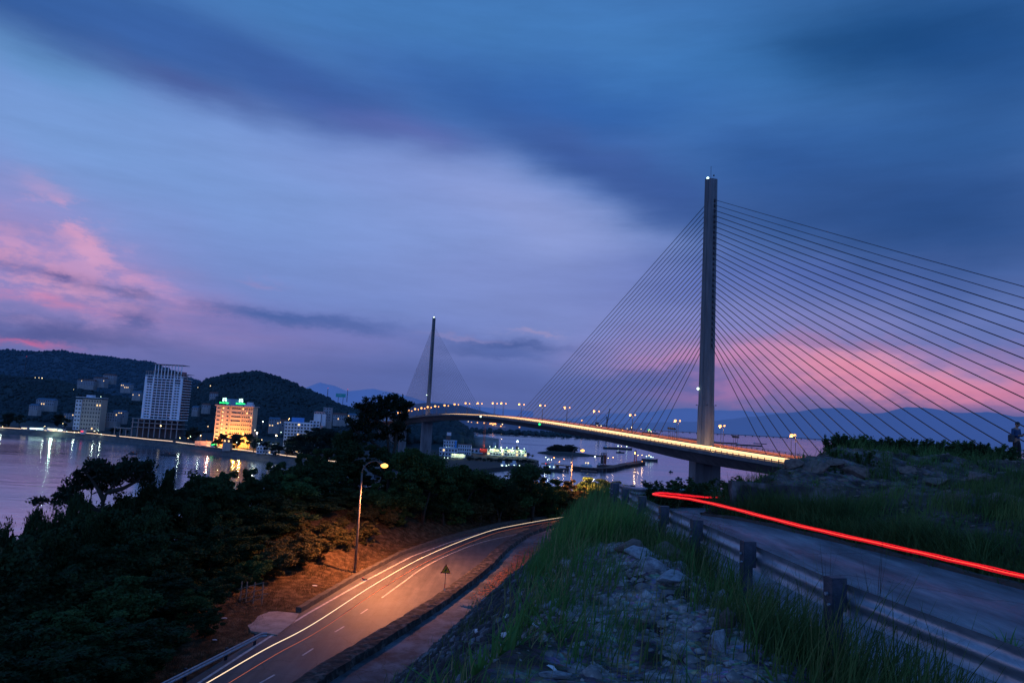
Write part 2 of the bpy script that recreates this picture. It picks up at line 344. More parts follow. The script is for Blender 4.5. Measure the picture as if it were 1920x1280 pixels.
def terrain_mat():
    m = bpy.data.materials.new('hillside'); m.use_nodes = True; N, L = nt(m); b = N['Principled BSDF']; b.inputs['Roughness'].default_value = .95; b.inputs['Specular IOR Level'].default_value = .2
    tc = N.new('ShaderNodeTexCoord')
    def noise(sc, det=8, st=None):
        n = N.new('ShaderNodeTexNoise'); n.inputs['Scale'].default_value = sc; n.inputs['Detail'].default_value = det
        if st:
            mp = N.new('ShaderNodeMapping'); mp.inputs['Scale'].default_value = st[0]; mp.inputs['Rotation'].default_value = st[1]; L.new(tc.outputs['Object'], mp.inputs[0]); L.new(mp.outputs[0], n.inputs['Vector'])
        else: L.new(tc.outputs['Object'], n.inputs['Vector'])
        return n.outputs['Fac']
    def ramp(fac, stops):
        r = N.new('ShaderNodeValToRGB'); e = r.color_ramp.elements
        e[0].position, e[0].color = stops[0][0], (*stops[0][1], 1); e[1].position, e[1].color = stops[-1][0], (*stops[-1][1], 1)
        for p, c in stops[1:-1]: x = e.new(p); x.color = (*c, 1)
        L.new(fac, r.inputs[0]); return r.outputs[0]
    def attr(n): a = N.new('ShaderNodeAttribute'); a.attribute_name = n; return a.outputs['Fac']
    def mix(f, a, c):
        x = N.new('ShaderNodeMix'); x.data_type = 'RGBA'; L.new(f, x.inputs[0]); L.new(a, x.inputs[6]); L.new(c, x.inputs[7]); return x.outputs[2]
    base = ramp(noise(.9, 12), [(.35,(.022,.022,.016)),(.5,(.05,.042,.032)),(.68,(.13,.10,.085))])
    dirtc = ramp(noise(1.6, 10), [(.35,(.05,.03,.015)),(.5,(.085,.052,.027)),(.66,(.15,.10,.06))])
    stonec = ramp(noise(2.4, 10, ((1,.35,.6),(0,0,-.6))), [(.45,(.022,.026,.03)),(.56,(.04,.046,.052)),(.64,(.16,.18,.21)),(.75,(.34,.37,.41))])
    g1 = N.new('ShaderNodeTexVoronoi'); g1.inputs['Scale'].default_value = 14; L.new(tc.outputs['Object'], g1.inputs['Vector'])
    gcol = N.new('ShaderNodeMix'); gcol.data_type = 'RGBA'; gcol.inputs[0].default_value = .55; gcol.blend_type = 'MULTIPLY'
    L.new(ramp(noise(2.2, 12), [(.36,(.06,.058,.056)),(.5,(.26,.25,.245)),(.64,(.60,.58,.58))]), gcol.inputs[6]); L.new(g1.outputs['Color'], gcol.inputs[7])
    c = mix(attr('dirt'), base, dirtc); c = mix(attr('stone'), c, stonec); c = mix(attr('gravel'), c, gcol.outputs[2]); L.new(c, b.inputs['Base Color'])
    bp = N.new('ShaderNodeBump'); bp.inputs['Strength'].default_value = .9; bp.inputs['Distance'].default_value = .06; L.new(g1.outputs['Distance'], bp.inputs['Height'])
    bp2 = N.new('ShaderNodeBump'); bp2.inputs['Strength'].default_value = .7; bp2.inputs['Distance'].default_value = .12; L.new(noise(5, 12), bp2.inputs['Height']); L.new(bp.outputs[0], bp2.inputs['Normal']); L.new(bp2.outputs[0], b.inputs['Normal'])
    return m
M['hill'] = terrain_mat()
struct(obj('ground', mesh_np('ground', np.stack([X.ravel(), Y.ravel(), Z.ravel()], 1), FQ, M['hill'], True, dict(stone=stone, gravel=np.clip(gravel, 0, 1), dirt=dirt))))

# ------------------------------------------------------------------ water: one sheet to the horizon
def watermat():
    m = bpy.data.materials.new('sea_water'); m.use_nodes = True; N, L = nt(m); b = N['Principled BSDF']
    b.inputs['Base Color'].default_value = (.035,.055,.085,1); b.inputs['Roughness'].default_value = .13; b.inputs['IOR'].default_value = 1.7
    tc = N.new('ShaderNodeTexCoord'); mp = N.new('ShaderNodeMapping'); mp.inputs['Scale'].default_value = (.035,.09,.1); mp.inputs['Rotation'].default_value = (0,0,.25)
    L.new(tc.outputs['Object'], mp.inputs[0]); n = N.new('ShaderNodeTexNoise'); n.inputs['Scale'].default_value = 1; n.inputs['Detail'].default_value = 7; L.new(mp.outputs[0], n.inputs['Vector'])
    bp = N.new('ShaderNodeBump'); bp.inputs['Strength'].default_value = .35; bp.inputs['Distance'].default_value = 1.0; L.new(n.outputs['Fac'], bp.inputs['Height']); L.new(bp.outputs[0], b.inputs['Normal'])
    n2 = N.new('ShaderNodeTexNoise'); n2.inputs['Scale'].default_value = .006; n2.inputs['Detail'].default_value = 6; mp2 = N.new('ShaderNodeMapping'); mp2.inputs['Scale'].default_value = (.4,1.8,1); L.new(tc.outputs['Object'], mp2.inputs[0]); L.new(mp2.outputs[0], n2.inputs['Vector'])
    mr = N.new('ShaderNodeMapRange'); mr.inputs[1].default_value = .35; mr.inputs[2].default_value = .65; mr.inputs[3].default_value = .10; mr.inputs[4].default_value = .22; L.new(n2.outputs['Fac'], mr.inputs[0]); L.new(mr.outputs[0], b.inputs['Roughness'])
    g = N.new('ShaderNodeBsdfGlossy'); g.inputs['Color'].default_value = (.68,.85,.98,1); L.new(mr.outputs[0], g.inputs['Roughness']); L.new(bp.outputs[0], g.inputs['Normal'])
    mx = N.new('ShaderNodeMixShader'); mx.inputs[0].default_value = .5; L.new(b.outputs[0], mx.inputs[1]); L.new(g.outputs[0], mx.inputs[2]); L.new(mx.outputs[0], N['Material Output'].inputs[0])
    return m
M['water'] = watermat()
a = 60000; struct(MB().add([(-a,-a,WATER),(a,-a,WATER),(a,a,WATER),(-a,a,WATER)], [(0,1,2,3)]).build('water', M['water']))

# ------------------------------------------------------------------ hills, far shore, mountains
HILLSURF = {}
def loft_hill(name, crest, front, back, z0, amp, material, nu=160, nv=36, seed=0, ns=.012, pw=1.0, toe=None):
    P = [W(*c) for c in crest]
    u = np.linspace(0, len(P)-1, nu); px = np.interp(u, range(len(P)), [p.x for p in P]); py = np.interp(u, range(len(P)), [p.y for p in P]); pz = np.interp(u, range(len(P)), [p.z for p in P])
    kk = np.array([.25,.5,.25])
    for _ in range(3): pz[1:-1] = np.convolve(pz, kk, 'valid')
    v = np.linspace(-1, 1, nv); V = []
    fr = np.interp(u, np.linspace(0, len(P)-1, len(front)), front) if hasattr(front, '__len__') else np.full(nu, front)
    for w in v:
        off = -fr*(-w) if w < 0 else np.full(nu, back*w)
        prof = (.5+.5*math.cos(PI*abs(w)**pw))
        xx = px*(1+off/py); yy = py+off
        zz = z0+(pz-z0)*prof+amp*fbm(xx*ns, yy*ns, seed, 5)*min(1, 6*(1-abs(w)))*(1 if abs(w) > .03 else .4)
        V.append(np.stack([xx, yy, zz], 1))
    V = np.array(V); ii = np.arange(nv*nu).reshape(nv, nu)
    FQ = np.stack([ii[:-1,:-1].ravel(), ii[:-1,1:].ravel(), ii[1:,1:].ravel(), ii[1:,:-1].ravel()], 1)
    HILLSURF[name+str(seed)] = V
    return struct(obj(name, mesh_np(name, V.reshape(-1,3), FQ, material, True)))
ICO_V = []; 
t_ = (1+5**.5)/2
ICO_V = np.array([(-1,t_,0),(1,t_,0),(-1,-t_,0),(1,-t_,0),(0,-1,t_),(0,1,t_),(0,-1,-t_),(0,1,-t_),(t_,0,-1),(t_,0,1),(-t_,0,-1),(-t_,0,1)])/1.9
ICO_F = np.array([(0,11,5),(0,5,1),(0,1,7),(0,7,10),(0,10,11),(1,5,9),(5,11,4),(11,10,2),(10,7,6),(7,1,8),(3,9,4),(3,4,2),(3,2,6),(3,6,8),(3,8,9),(4,9,5),(2,4,11),(6,2,10),(8,6,7),(9,8,1)])
def canopy(name, label, pts, rmin, rmax, material, per=3):
    n = len(pts); V = []; FQ = []; o = 0
    for p in pts:
        r = RS.uniform(rmin, rmax)
        for k in range(per):
            c = np.array(p)+RS.normal(0, r*.45, 3)*[1,1,.5]+[0,0,r*.3]
            V.append(ICO_V*(r*RS.uniform(.45,.8))*RS.uniform(.7,1.3,(12,1))+c); FQ.append(ICO_F+o); o += 12
    return stuff(obj(name, mesh_np(name, np.concatenate(V), np.concatenate(FQ), material, False)), label, 'forest')
def hill_pts(key, n, vmax=.55):
    V = HILLSURF[key]; nv, nu, _ = V.shape; out = []
    for _ in range(n):
        a = RS.uniform(0, nv*vmax); b = RS.uniform(0, nu-1.01); i, j = int(a), int(b); p0 = V[i, j]*(1-(b-j))+V[i, j+1]*(b-j); p1 = V[i+1, j]*(1-(b-j))+V[i+1, j+1]*(b-j); out.append(p0*(1-(a-i))+p1*(a-i))
    return [p for p in out if p[2] > -40]
# wooded hills behind the town
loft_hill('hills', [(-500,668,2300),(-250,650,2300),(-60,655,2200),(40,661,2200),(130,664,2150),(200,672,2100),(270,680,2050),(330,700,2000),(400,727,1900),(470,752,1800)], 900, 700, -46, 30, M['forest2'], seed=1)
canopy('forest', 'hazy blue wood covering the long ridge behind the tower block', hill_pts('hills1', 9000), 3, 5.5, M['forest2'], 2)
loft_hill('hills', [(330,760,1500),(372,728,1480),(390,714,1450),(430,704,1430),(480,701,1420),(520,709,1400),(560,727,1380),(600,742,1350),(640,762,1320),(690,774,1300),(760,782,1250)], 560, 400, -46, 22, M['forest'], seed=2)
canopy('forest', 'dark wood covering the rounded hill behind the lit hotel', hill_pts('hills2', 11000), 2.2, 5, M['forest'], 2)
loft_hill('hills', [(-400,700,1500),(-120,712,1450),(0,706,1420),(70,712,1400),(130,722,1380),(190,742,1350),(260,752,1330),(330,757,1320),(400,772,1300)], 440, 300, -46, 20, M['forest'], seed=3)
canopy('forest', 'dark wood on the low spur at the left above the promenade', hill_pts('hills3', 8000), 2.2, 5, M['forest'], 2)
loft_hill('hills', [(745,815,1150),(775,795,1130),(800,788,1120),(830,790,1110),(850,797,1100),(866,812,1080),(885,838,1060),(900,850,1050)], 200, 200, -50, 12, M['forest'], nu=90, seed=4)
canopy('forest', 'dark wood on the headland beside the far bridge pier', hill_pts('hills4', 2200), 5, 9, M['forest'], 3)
loft_hill('hills', [(640,775,3100),(680,756,3050),(740,752,3000),(770,758,3000),(800,755,3000),(840,757,3000),(870,762,3000),(920,775,3000),(980,786,3000),(1040,795,3000)], 500, 500, -48, 14, mat('hazy_ridge', (.07,.12,.22), (.09,.14,.25), scale=.01, rough=1, emit=(.3,.5,1), es=.018), seed=5)  # ridge haze painted in: bluish colour with a weak glow
# mountains on the horizon
def mtn(name, c, mtl, seed, amp=120, d=6000): 
    return loft_hill(name, c, d*.35, d*.3, WATER-4, amp, mtl, nu=260, nv=24, seed=seed, ns=.0011, pw=.8)
mm1 = mat('mountain_haze_far', (.30,.42,.68), (.28,.40,.65), scale=.0005, rough=1, emit=(.50,.60,1), es=.060)  # distance haze painted into the colour, faint emission standing in for airlight
mm2 = mat('mountain_haze_near', (.20,.32,.56), (.18,.30,.52), scale=.0005, rough=1, emit=(.46,.60,1), es=.050)  # same painted haze, a darker step for the nearer range
mtn('mountains', [(560,730,15000),(600,716,15000),(625,722,15000),(650,732,15000),(700,728,15000),(745,738,15000),(800,752,15000),(900,762,15000),(1000,770,15000)], mat('mountain_haze_left', (.30,.44,.74), (.28,.41,.70), scale=.0005, rough=1, emit=(.46,.58,1), es=.055), 11)  # left range: haze put into colour and glow as well
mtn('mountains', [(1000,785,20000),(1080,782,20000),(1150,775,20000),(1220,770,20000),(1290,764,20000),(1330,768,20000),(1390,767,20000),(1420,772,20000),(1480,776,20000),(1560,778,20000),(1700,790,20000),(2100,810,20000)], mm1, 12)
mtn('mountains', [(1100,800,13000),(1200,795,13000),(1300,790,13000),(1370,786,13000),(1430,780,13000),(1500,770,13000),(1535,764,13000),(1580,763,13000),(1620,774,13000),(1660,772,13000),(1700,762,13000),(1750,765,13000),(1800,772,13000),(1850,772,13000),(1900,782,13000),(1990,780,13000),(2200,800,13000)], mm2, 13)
# flat land
def land(name, pts, z, material, drop=6):
    m = MB(); n = len(pts); m.v += [(x, y, z) for x, y in pts]+[(x, y, z-drop) for x, y in pts]
    m.f.append(tuple(range(n))); m.m.append(0)
    for i in range(n): m.f.append((i, n+i, n+(i+1) % n, (i+1) % n)); m.m.append(0)
    return struct(m.build(name, material))
M['land'] = mat('flat_land', (.05,.055,.06), (.03,.035,.04), scale=.03, rough=.95, detail=9)
M['sand'] = mat('harbour_ground', (.12,.11,.13), (.07,.07,.09), scale=.01, rough=.95, detail=9)
shore = [G(*p, WATER) for p in [(-200,800),(0,812),(150,822),(300,838),(450,858),(560,873),(625,882),(700,893)]]
prom_z = -46.3
town = [(p.x, p.y+7) for p in shore]
land('ground', town+[(-95,720),(-85,830),(-60,1000),(-60,1200),(-200,1600),(-400,2200),(-3000,2400),(-3000,900)], prom_z-.05, M['land'], 8)
# sloping revetment along the waterline
m = MB()
for i, p in enumerate(shore):
    m.v += [(p.x, p.y, WATER-1), (p.x+.5, p.y+3.5, WATER+2.2), (p.x+.6, p.y+4.2, WATER+2.2), (p.x+.8, p.y+7.5, prom_z+.5), (p.x+.8, p.y+8.3, prom_z+.5), (p.x+.8, p.y+8.3, prom_z-1)]
for i in range(len(shore)-1):
    for k in range(5): m.f.append((i*6+k, i*6+6+k, i*6+7+k, i*6+k+1)); m.m.append(0)
struct(m.build('embankment', mat('revetment', (.12,.13,.14), (.06,.065,.075), scale=.15, rough=.9, stretch=(1,1,4))))
proad = [(p.x+1, p.y+10) for p in shore]; proad2 = [(p.x+3, p.y+24) for p in shore]
m = MB(); m.v += [(x, y, prom_z+.02) for x, y in proad]+[(x, y, prom_z+.02) for x, y in proad2]; n = len(proad)
for i in range(n-1): m.f.append((i, i+1, n+i+1, n+i)); m.m.append(0)
struct(m.build('promenade_road', M['asphalt']))
# far shore with the harbour
fs = [(-260,3300)]+[(G(*p, WATER).x, G(*p, WATER).y) for p in [(860,803),(900,806),(950,809),(1000,813),(1060,818),(1120,824),(1180,829),(1235,833)]]
land('far_shore', fs+[(650,2600),(900,3300),(900,6000),(-600,6000)], -49.5, M['sand'], 4)
for spec in [[(1150,808),(1290,818),(1300,812),(1160,803)], ]:
    pass
# long low causeway across the bay
A_ = G(1180,806,WATER); B_ = G(1920,847,WATER)
A_ = W(1180,0,7000); 
m = MB(); c0 = W(1150,803.5,7500); c1 = W(2050,852.5,7500); m.box(((c0.x+c1.x)/2, 7500, -40), (c1.x-c0.x, 14, 5))
cw = m.build('causeway', M['darksteel']); tag(cw, 'long low causeway on piles crossing the bay below the mountains', 'causeway')
me_ = MB().box((0,0,0), (9,9,12)).mesh('pile', M['darksteel'])
for i in range(70): obj('pile', me_, cw).location = (c0.x+(c1.x-c0.x)*i/69, 7500, -48)

# island
I = G(1062, 852, WATER)
m = MB(); n = 40
ring = []
for k in range(n):
    a = 2*PI*k/n; r = 1+.15*math.sin(3*a)+.1*math.sin(5*a+1); ring.append((I.x+(44 if math.cos(a) < 0 else 62)*r*math.cos(a), I.y+30*r*math.sin(a)))
m.prism(ring, WATER-1, WATER+1.3, scale=.9, c=(I.x, I.y)); m.prism([(I.x+(x-I.x)*.75-8, I.y+(y-I.y)*.8) for x, y in ring], WATER+1.2, WATER+4, scale=.6, c=(I.x-8, I.y))
struct(m.build('island', M['land']))
# peninsula with the port buildings
pn = [G(*p, WATER) for p in [(800,892),(870,889),(930,883),(1000,875),(1010,868),(985,862),(965,855),(940,848),(900,838),(840,830),(790,832)]]
land('port_ground', [(p.x, p.y) for p in pn], -48.6, M['land'], 5)

# ------------------------------------------------------------------ roads and what borders them
def ribbon(name, ya, xa, xb, z, material, n=0, dz=0):
    m = MB(); k = len(ya)
    for i, y in enumerate(ya):
        zz = z(y) if callable(z) else z
        for j in range(n+2):
            t = j/(n+1); m.v.append((xa(y)*(1-t)+xb(y)*t, y, zz+dz))
    w = n+2
    for i in range(k-1):
        for j in range(w-1): a = i*w+j; m.f.append((a, a+1, a+w+1, a+w)); m.m.append(0)
    return m.build(name, material)
yy = list(np.arange(8, 137, .7))
ZL = -16.0
struct(ribbon('lower_road', yy, lambda y: XC(y)+.2, lambda y: XW(y), ZL, M['asphalt'], 3))
def offs(fn, d):   # curve shifted sideways by d metres (right positive), measured square to the road
    def g(y):
        s = (fn(y+.5)-fn(y-.5)); return fn(y)+d*math.sqrt(1+s*s)
    return g
struct(ribbon('edge_line', yy, offs(XL, -.10), offs(XL, .10), ZL, M['paint'], dz=.006))
def strip_pts(name, pts, w, z, material, kind=True):
    m = MB()
    for i, p in enumerate(pts):
        p = Vector((p[0], p[1], 0)); d = (Vector((*pts[min(i+1, len(pts)-1)][:2], 0))-Vector((*pts[max(i-1, 0)][:2], 0))).normalized(); s = Vector((d.y, -d.x, 0))*w/2
        for q in (p-s, p+s): m.v.append((q.x, q.y, z(q.y) if callable(z) else z))
    for i in range(len(pts)-1): m.f.append((2*i, 2*i+1, 2*i+3, 2*i+2)); m.m.append(0)
    o = m.build(name, material); return struct(o) if kind else o
for a, b in [((-13.59,42.86),(-13.19,44.29)),((-12.55,47.85),(-12.25,49.3)),((-11.71,53.08),(-11.38,54.5)),((-10.88,58.02),(-10.6,59.5)),((-14.3,37),(-14.0,38.4)),((-15.0,31.5),(-14.75,32.9))]:
    strip_pts('lane_dash', [a, b], .13, ZL+.006, M['paint'])
cpts = [(-10.11,63.21),(-9.2,69),(-7.95,76.6),(-5.8,84.5),(-2.73,92.7),(1.5,100.0),(6,106.5),(12,113.5),(18,118.5),(28,124)]
def smooth(pts, n=6):
    out = []
    for i in range(len(pts)-1):
        p0, p1, p2, p3 = [Vector(pts[max(0, min(len(pts)-1, i+k))]) for k in (-1,0,1,2)]
        for j in range(n):
            t = j/n; out.append(.5*((2*p1)+(-p0+p2)*t+(2*p0-5*p1+4*p2-p3)*t*t+(-p0+3*p1-3*p2+p3)*t**3))
    out.append(Vector(pts[-1])); return out
strip_pts('centre_line', smooth([(*p, 0) for p in cpts]), .14, ZL+.006, M['paint'])
# kerb on the far side
m = MB(); ky = list(np.arange(57.5, 136, 1.0))
for y in ky:
    s = (XC(y+.5)-XC(y-.5)); w = .45*math.sqrt(1+s*s); x = XC(y); j = .04*math.sin(y*3.1)
    m.v += [(x-w*.5, y, -16.1), (x-w*.5+.0, y, -15.62+j), (x+w*.4, y, -15.64+j), (x+w*.55, y, -16.1)]
for i in range(len(ky)-1):
    for k in range(3): a = i*4+k; m.f.append((a, a+1, a+5, a+4)); m.m.append(0)
m.f.append((0,1,2,3)); m.m.append(0)
struct(m.build('kerb', M['kerb']))
# stone parapet on the near side
m = MB(); wy = list(np.arange(20, 125, .6)); random.seed(3)
for y in wy:
    s = (XW(y+.5)-XW(y-.5)); q = math.sqrt(1+s*s); x = XW(y); w = .36*q; w2 = .95*q; j = random.uniform(-.05, .05); jj = random.uniform(-.06, .06)
    m.v += [(x-w, y, -16.15), (x-w+jj*.5, y, -15.5), (x-w+.02, y, -15.10+j), (x-w*.4, y, -15.06+j), (x+w2*.5, y, -15.03-j), (x+w2+jj, y, -15.10+j), (x+w2+.06+jj, y, -15.45), (x+w2+.16, y, -16.0)]
for i in range(len(wy)-1):
    for k in range(7): a = i*8+k; m.f.append((a, a+8, a+9, a+1)); m.m.append(0)
tag(m.build('stone_parapet', M['parapet']), 'low dark mossy stone parapet along the near side of the lower road', 'wall')
# drainage channel behind the parapet
struct(ribbon('drainage_channel', list(np.arange(18, 118, .8)), lambda y: XW(y)+.9, lambda y: XT(y)+.1, -15.57, M['ditch'], 2))
m = MB(); cy_ = list(np.arange(18, 112, .8))
for y in cy_:
    x = XT(y)+.05; j = .03*math.sin(y*2.3); m.v += [(x-.2, y, -15.75), (x-.2, y, -15.42+j), (x+.25, y, -15.4-j), (x+.4, y, -15.6)]
for i in range(len(cy_)-1):
    for k in range(3): a = i*4+k; m.f.append((a, a+4, a+5, a+1)); m.m.append(0)
struct(m.build('channel_edge', M['kerb']))
# rust-coloured leaf litter lying in the channel
V = []; FQ = []
for k in range(5200):
    y = RS.uniform(62, 96); t = RS.beta(2.2, 2.2); xa = XW(y)+1.2; xb = XT(y)-.3
    x = xa+(xb-xa)*(.15+.7*t); 
    if RS.uniform() > math.exp(-((y-78)/12)**2): continue
    s = RS.uniform(.04, .13); a = RS.uniform(0, 6.3); z = -15.56+RS.uniform(0, .12); o = len(V)
    for q in range(4): V.append((x+s*math.cos(a+q*PI/2), y+s*math.sin(a+q*PI/2), z+RS.uniform(0, .06)))
    FQ.append((o, o+1, o+2, o+3))
stuff(obj('leaf_litter', mesh_np('leaf_litter', V, FQ, mat('dead_leaves', (.36,.13,.07), (.18,.07,.04), scale=3, rough=.9, c3=(.28,.11,.06)))), 'rust brown dead leaves drifted along the concrete channel', 'leaf litter')
# concrete apron beside the lower road
sl = [G(*p, -15.97) for p in [(452,1150),(470,1183),(520,1190),(552,1165),(560,1150),(520,1146)]]
struct(MB().prism([(p.x, p.y) for p in sl][::-1], -16.05, -15.93).build('concrete_apron', mat('pale_concrete', (.42,.36,.33), (.24,.20,.18), scale=1.4, rough=.9, detail=10)))
# upper road
uy = list(np.arange(-8, 46, .35))
UZ = lambda y: float(ZR(y))
struct(ribbon('upper_road', uy, lambda y: XO(y), lambda y: XI(y), UZ, M['upper'], 4, dz=.0))
m = MB(); iy = [y for y in uy if y < 21.9]
for y in iy:
    x = XI(y); j = .02*math.sin(y*4); m.v += [(x-.02, y, UZ(y)-.05), (x, y, UZ(y)+.07+j), (x+.14, y, UZ(y)+.075+j), (x+.2, y, UZ(y)-.06)]
for i in range(len(iy)-1):
    for k in range(3): a = i*4+k; m.f.append((a, a+4, a+5, a+1)); m.m.append(0)
struct(m.build('kerb', M['kerb']))

# ------------------------------------------------------------------ guard rails
PROF = [(n_*.7, z_*1.03) for n_, z_ in ((.02,-.160),(.03,-.150),(.045,-.125),(.062,-.100),(.062,-.075),(.045,-.052),(.015,-.030),(.004,-.018),(.0,0),(.004,.018),(.015,.030),(.045,.052),(.062,.075),(.062,.100),(.045,.125),(.03,.150),(.02,.160))]
def sweep(m, prof, pts, side=1, closed=True):
    o = len(m.v); n = len(prof)
    for i, p in enumerate(pts):
        p = Vector(p); d = Vector(pts[min(i+1, len(pts)-1)])-Vector(pts[max(i-1, 0)]); d.z = 0; d.normalize(); s = Vector((d.y, -d.x, 0))*side
        for q in prof: m.v.append(tuple(p+s*q[0]+Vector((0,0,q[1]))))
    for i in range(len(pts)-1):
        for k in range(n if closed else n-1): a = o+i*n+k; b = o+i*n+(k+1) % n; m.f.append((a, b, b+n, a+n)); m.m.append(0)
    return m
def post_mesh(h):
    m = MB(); w, d, t = .15, .12, .012
    m.box((0,0,h/2-.4), (w, t, h+.8)); m.box((-w/2+t/2, d/2, h/2-.4), (t, d, h+.8)); m.box((w/2-t/2, d/2, h/2-.4), (t, d, h+.8))
    return m
def guard_rail(label, pts, post_at, topz, side, spacer=.17, h=.78):
    base = pts[0]; r = empty('guard_rail', base); r.rotation_euler = (0,0,0)
    tag(r, label, 'guard rail', 'guard rails')
    rel = [Vector(p)-Vector(base) for p in pts]
    sweep(MB(), PROF, [p+Vector((0,0,-.175)) for p in rel], side, False).build('beam', M['steel'], r, True)
    for x, y, z, ang in post_at:
        p = post_mesh(h).build('post', M['post'], r); p.location = Vector((x, y, z-h))-Vector(base); p.rotation_euler = (0,0,ang)
        sp = MB(); sp.box((0, spacer*.5, h-.16), (.13, spacer, .34)); s = sp.build('spacer', M['post'], p)
        MB().tube([(0,-.035,h-.16),(0,-.01,h-.16)], .02, 8).build('bolt', M['steel'], p); MB().tube([(.04,-.035,h-.26),(.04,-.01,h-.26)], .014, 8).build('bolt', M['steel'], p)
    return r
GL = cv([(2.0,4.45),(3.9,4.22),(5.5,3.98),(7.9,3.56),(10,3.46),(14,3.25),(18,3.16),(20,3.2)])
GZ = cv([(2,-1.50),(5.5,-1.51),(7.9,-1.52),(10,-1.54),(14,-1.59),(20,-1.68)])
ys = list(np.arange(2.0, 20.01, .25))
rail = [(float(GL(y)), y, float(GZ(y))) for y in ys]
posts = []
for y in (3.5, 7.55, 9.8, 12.0, 14.0, 16.0, 18.0, 19.8):
    s = float(GL(y+.3)-GL(y-.3))/.6; th = math.atan2(1, s)
    posts.append((float(GL(y))-.19, y, float(GZ(y))+.05, th-PI))
guard_rail('galvanised guard rail with channel posts along the near edge of the upper road', rail, posts, 0, 1, h=1.15)
bp = [(3.3,20.6),(3.5,22.5),(4.2,24.6),(5.3,26.8),(7,29.8),(10,33.4),(14,37.8)]
bs = [(p.x, p.y, float(ZR(p.y))+.78) for p in smooth([(*p, 0) for p in bp], 4)]
pa = []
for k in range(2, len(bs)-1, 4):
    a, b = Vector(bs[k]), Vector(bs[k+1]); pa.append((a.x-.15, a.y+.12, a.z+.03, math.atan2(b.y-a.y, b.x-a.x)+PI))
guard_rail('distant guard rail curving round the outside of the upper road bend', bs, pa, 0, 1, h=1.0)
gp = [(-20.6,29.5,-15.3),(-18.18,40.25,-15.3),(-17.0,45.4,-15.3),(-16.02,49.7,-15.3),(-15.95,50.0,-15.34),(-15.75,50.3,-15.4)]
gq = [Vector(p) for p in gp]; gpts = []
for a, b in zip(gq[:-1], gq[1:]): gpts += [tuple(a.lerp(b, t/4)) for t in range(4)]
gpts.append(gp[-1])
pa = [(float(np.interp(y, [29.5,40.25,49.7], [-20.6,-18.18,-16.02]))-.2, y, -15.26, math.atan2(1, .21)+PI) for y in (30.5,34.5,38.5,42.5,46.3,49.4)]
guard_rail('short straight guard rail on the far side of the lower road ending at the concrete', gpts, pa, 0, 1, h=.8)

# ------------------------------------------------------------------ warning sign
sp = W(836,1068,63); r = empty('warning_sign', (sp.x, sp.y, -16)); r.rotation_euler = (0,0,.05)
tag(r, 'yellow triangular warning sign with red border on a banded post by the lower road', 'road sign')
zc = sp.z+16; s = .92
tri = lambda s, z0: [(-s/2, 0, z0-s*.289), (s/2, 0, z0-s*.289), (0, 0, z0+s*.577)]
def plate(name, s, y, material, parent, z0=None):
    t = tri(s, z0 or zc); m = MB(); m.v = [(p[0], y, p[2]) for p in t]+[(p[0], y+.004, p[2]) for p in t]
    m.f = [(0,1,2),(5,4,3),(0,3,4,1),(1,4,5,2),(2,5,3,0)]; m.m = [0]*5; return m.build(name, material, parent)
plate('border', s, -.03, M['signred'], r); plate('face', s*.76, -.036, M['signyellow'], r, zc)
m = MB()
for pp in ([(-.11,-.13),(-.02,-.15),(.04,-.05),(-.02,.0),(-.10,-.03)], [(-.06,-.02),(.06,.02),(.09,.12),(.03,.10),(-.03,.08)], [(.02,.08),(.08,.08),(.07,.17),(.03,.15)], [(.02,-.08),(.09,-.05),(.06,.03),(.0,.02)]):
    m.add([(x, -.041, zc+.02+z) for x, z in pp], [tuple(range(len(pp)))])
m.build('symbol', M['black'], r)
for i, (a, b, mt) in enumerate([(0,.5,'poststripe'),(.5,.78,'signred'),(.78,1.12,'poststripe'),(1.12,1.5,'signred')]):
    MB().tube([(0,0,a),(0,0,b)], .04, 8).build('post_band', M[mt], r)
MB().tube([(0,.0,1.5),(0,.0,zc+.4)], .03, 8).build('post', M['pole'], r)

# ------------------------------------------------------------------ street lamps of the lower road
def add_point(parent, loc, power, color, rad, spot=None, name='lamp_light'):
    l = bpy.data.lights.new(name, 'SPOT' if spot else 'POINT'); l.energy = power; l.color = color; l.shadow_soft_size = rad
    if spot: l.spot_size = spot[0]; l.spot_blend = spot[1]
    o = bpy.data.objects.new(name, l); COL.objects.link(o); o.location = loc
    if parent: o.parent = parent
    return o
def street_lamp(base, top, head, label, power):
    r = empty('street_lamp', base); tag(r, label, 'street lamp', 'lamps of the lower road')
    T = Vector(top)-Vector(base); H = Vector(head)-Vector(base); h = T.z
    m = MB(); m.tube([(0,0,-.3),(0,0,h*.45),(0,0,h*.9)], [.14,.105,.08], 10); pts = []
    for k in range(9):
        a = k/8*PI/2*.92; pts.append((H.x*.72*(1-math.cos(a)), 0, h*.9+(h*.115)*math.sin(a)))
    m.tube(pts+[(H.x*.86, 0, H.z+.05)], .06, 8); m.build('pole', M['pole'], r, True)
    m = MB(); m.box((0,0,.02), (.36,.36,.04)); m.box((0,-.16,.6), (.1,.05,.35)); m.build('base_plate', M['pole'], r)
    m = MB(); m.ball((H.x, 0, H.z+.06), .3, sq=(1.25,.55,.38), nu=12, nv=8); m.build('lamp_head', M['pole'], r, True)
    m = MB(); m.ball((H.x+.06, 0, H.z-.08), .38, sq=(1.0,.75,.65), nu=12, nv=8); m.build('bulb', M['sodium'], r, True)
    add_point(r, (H.x+.9, -.3, H.z-1.3), power, (1,.31,.10), .15, spot=(math.radians(164), .8))
    return r
street_lamp((-14.47,72.41,-15.95), (-14.5,72.41,-5.09), (-12.33,72.41,-5.3), 'tall curved street lamp standing on the grassy verge near the warning sign', 22000)
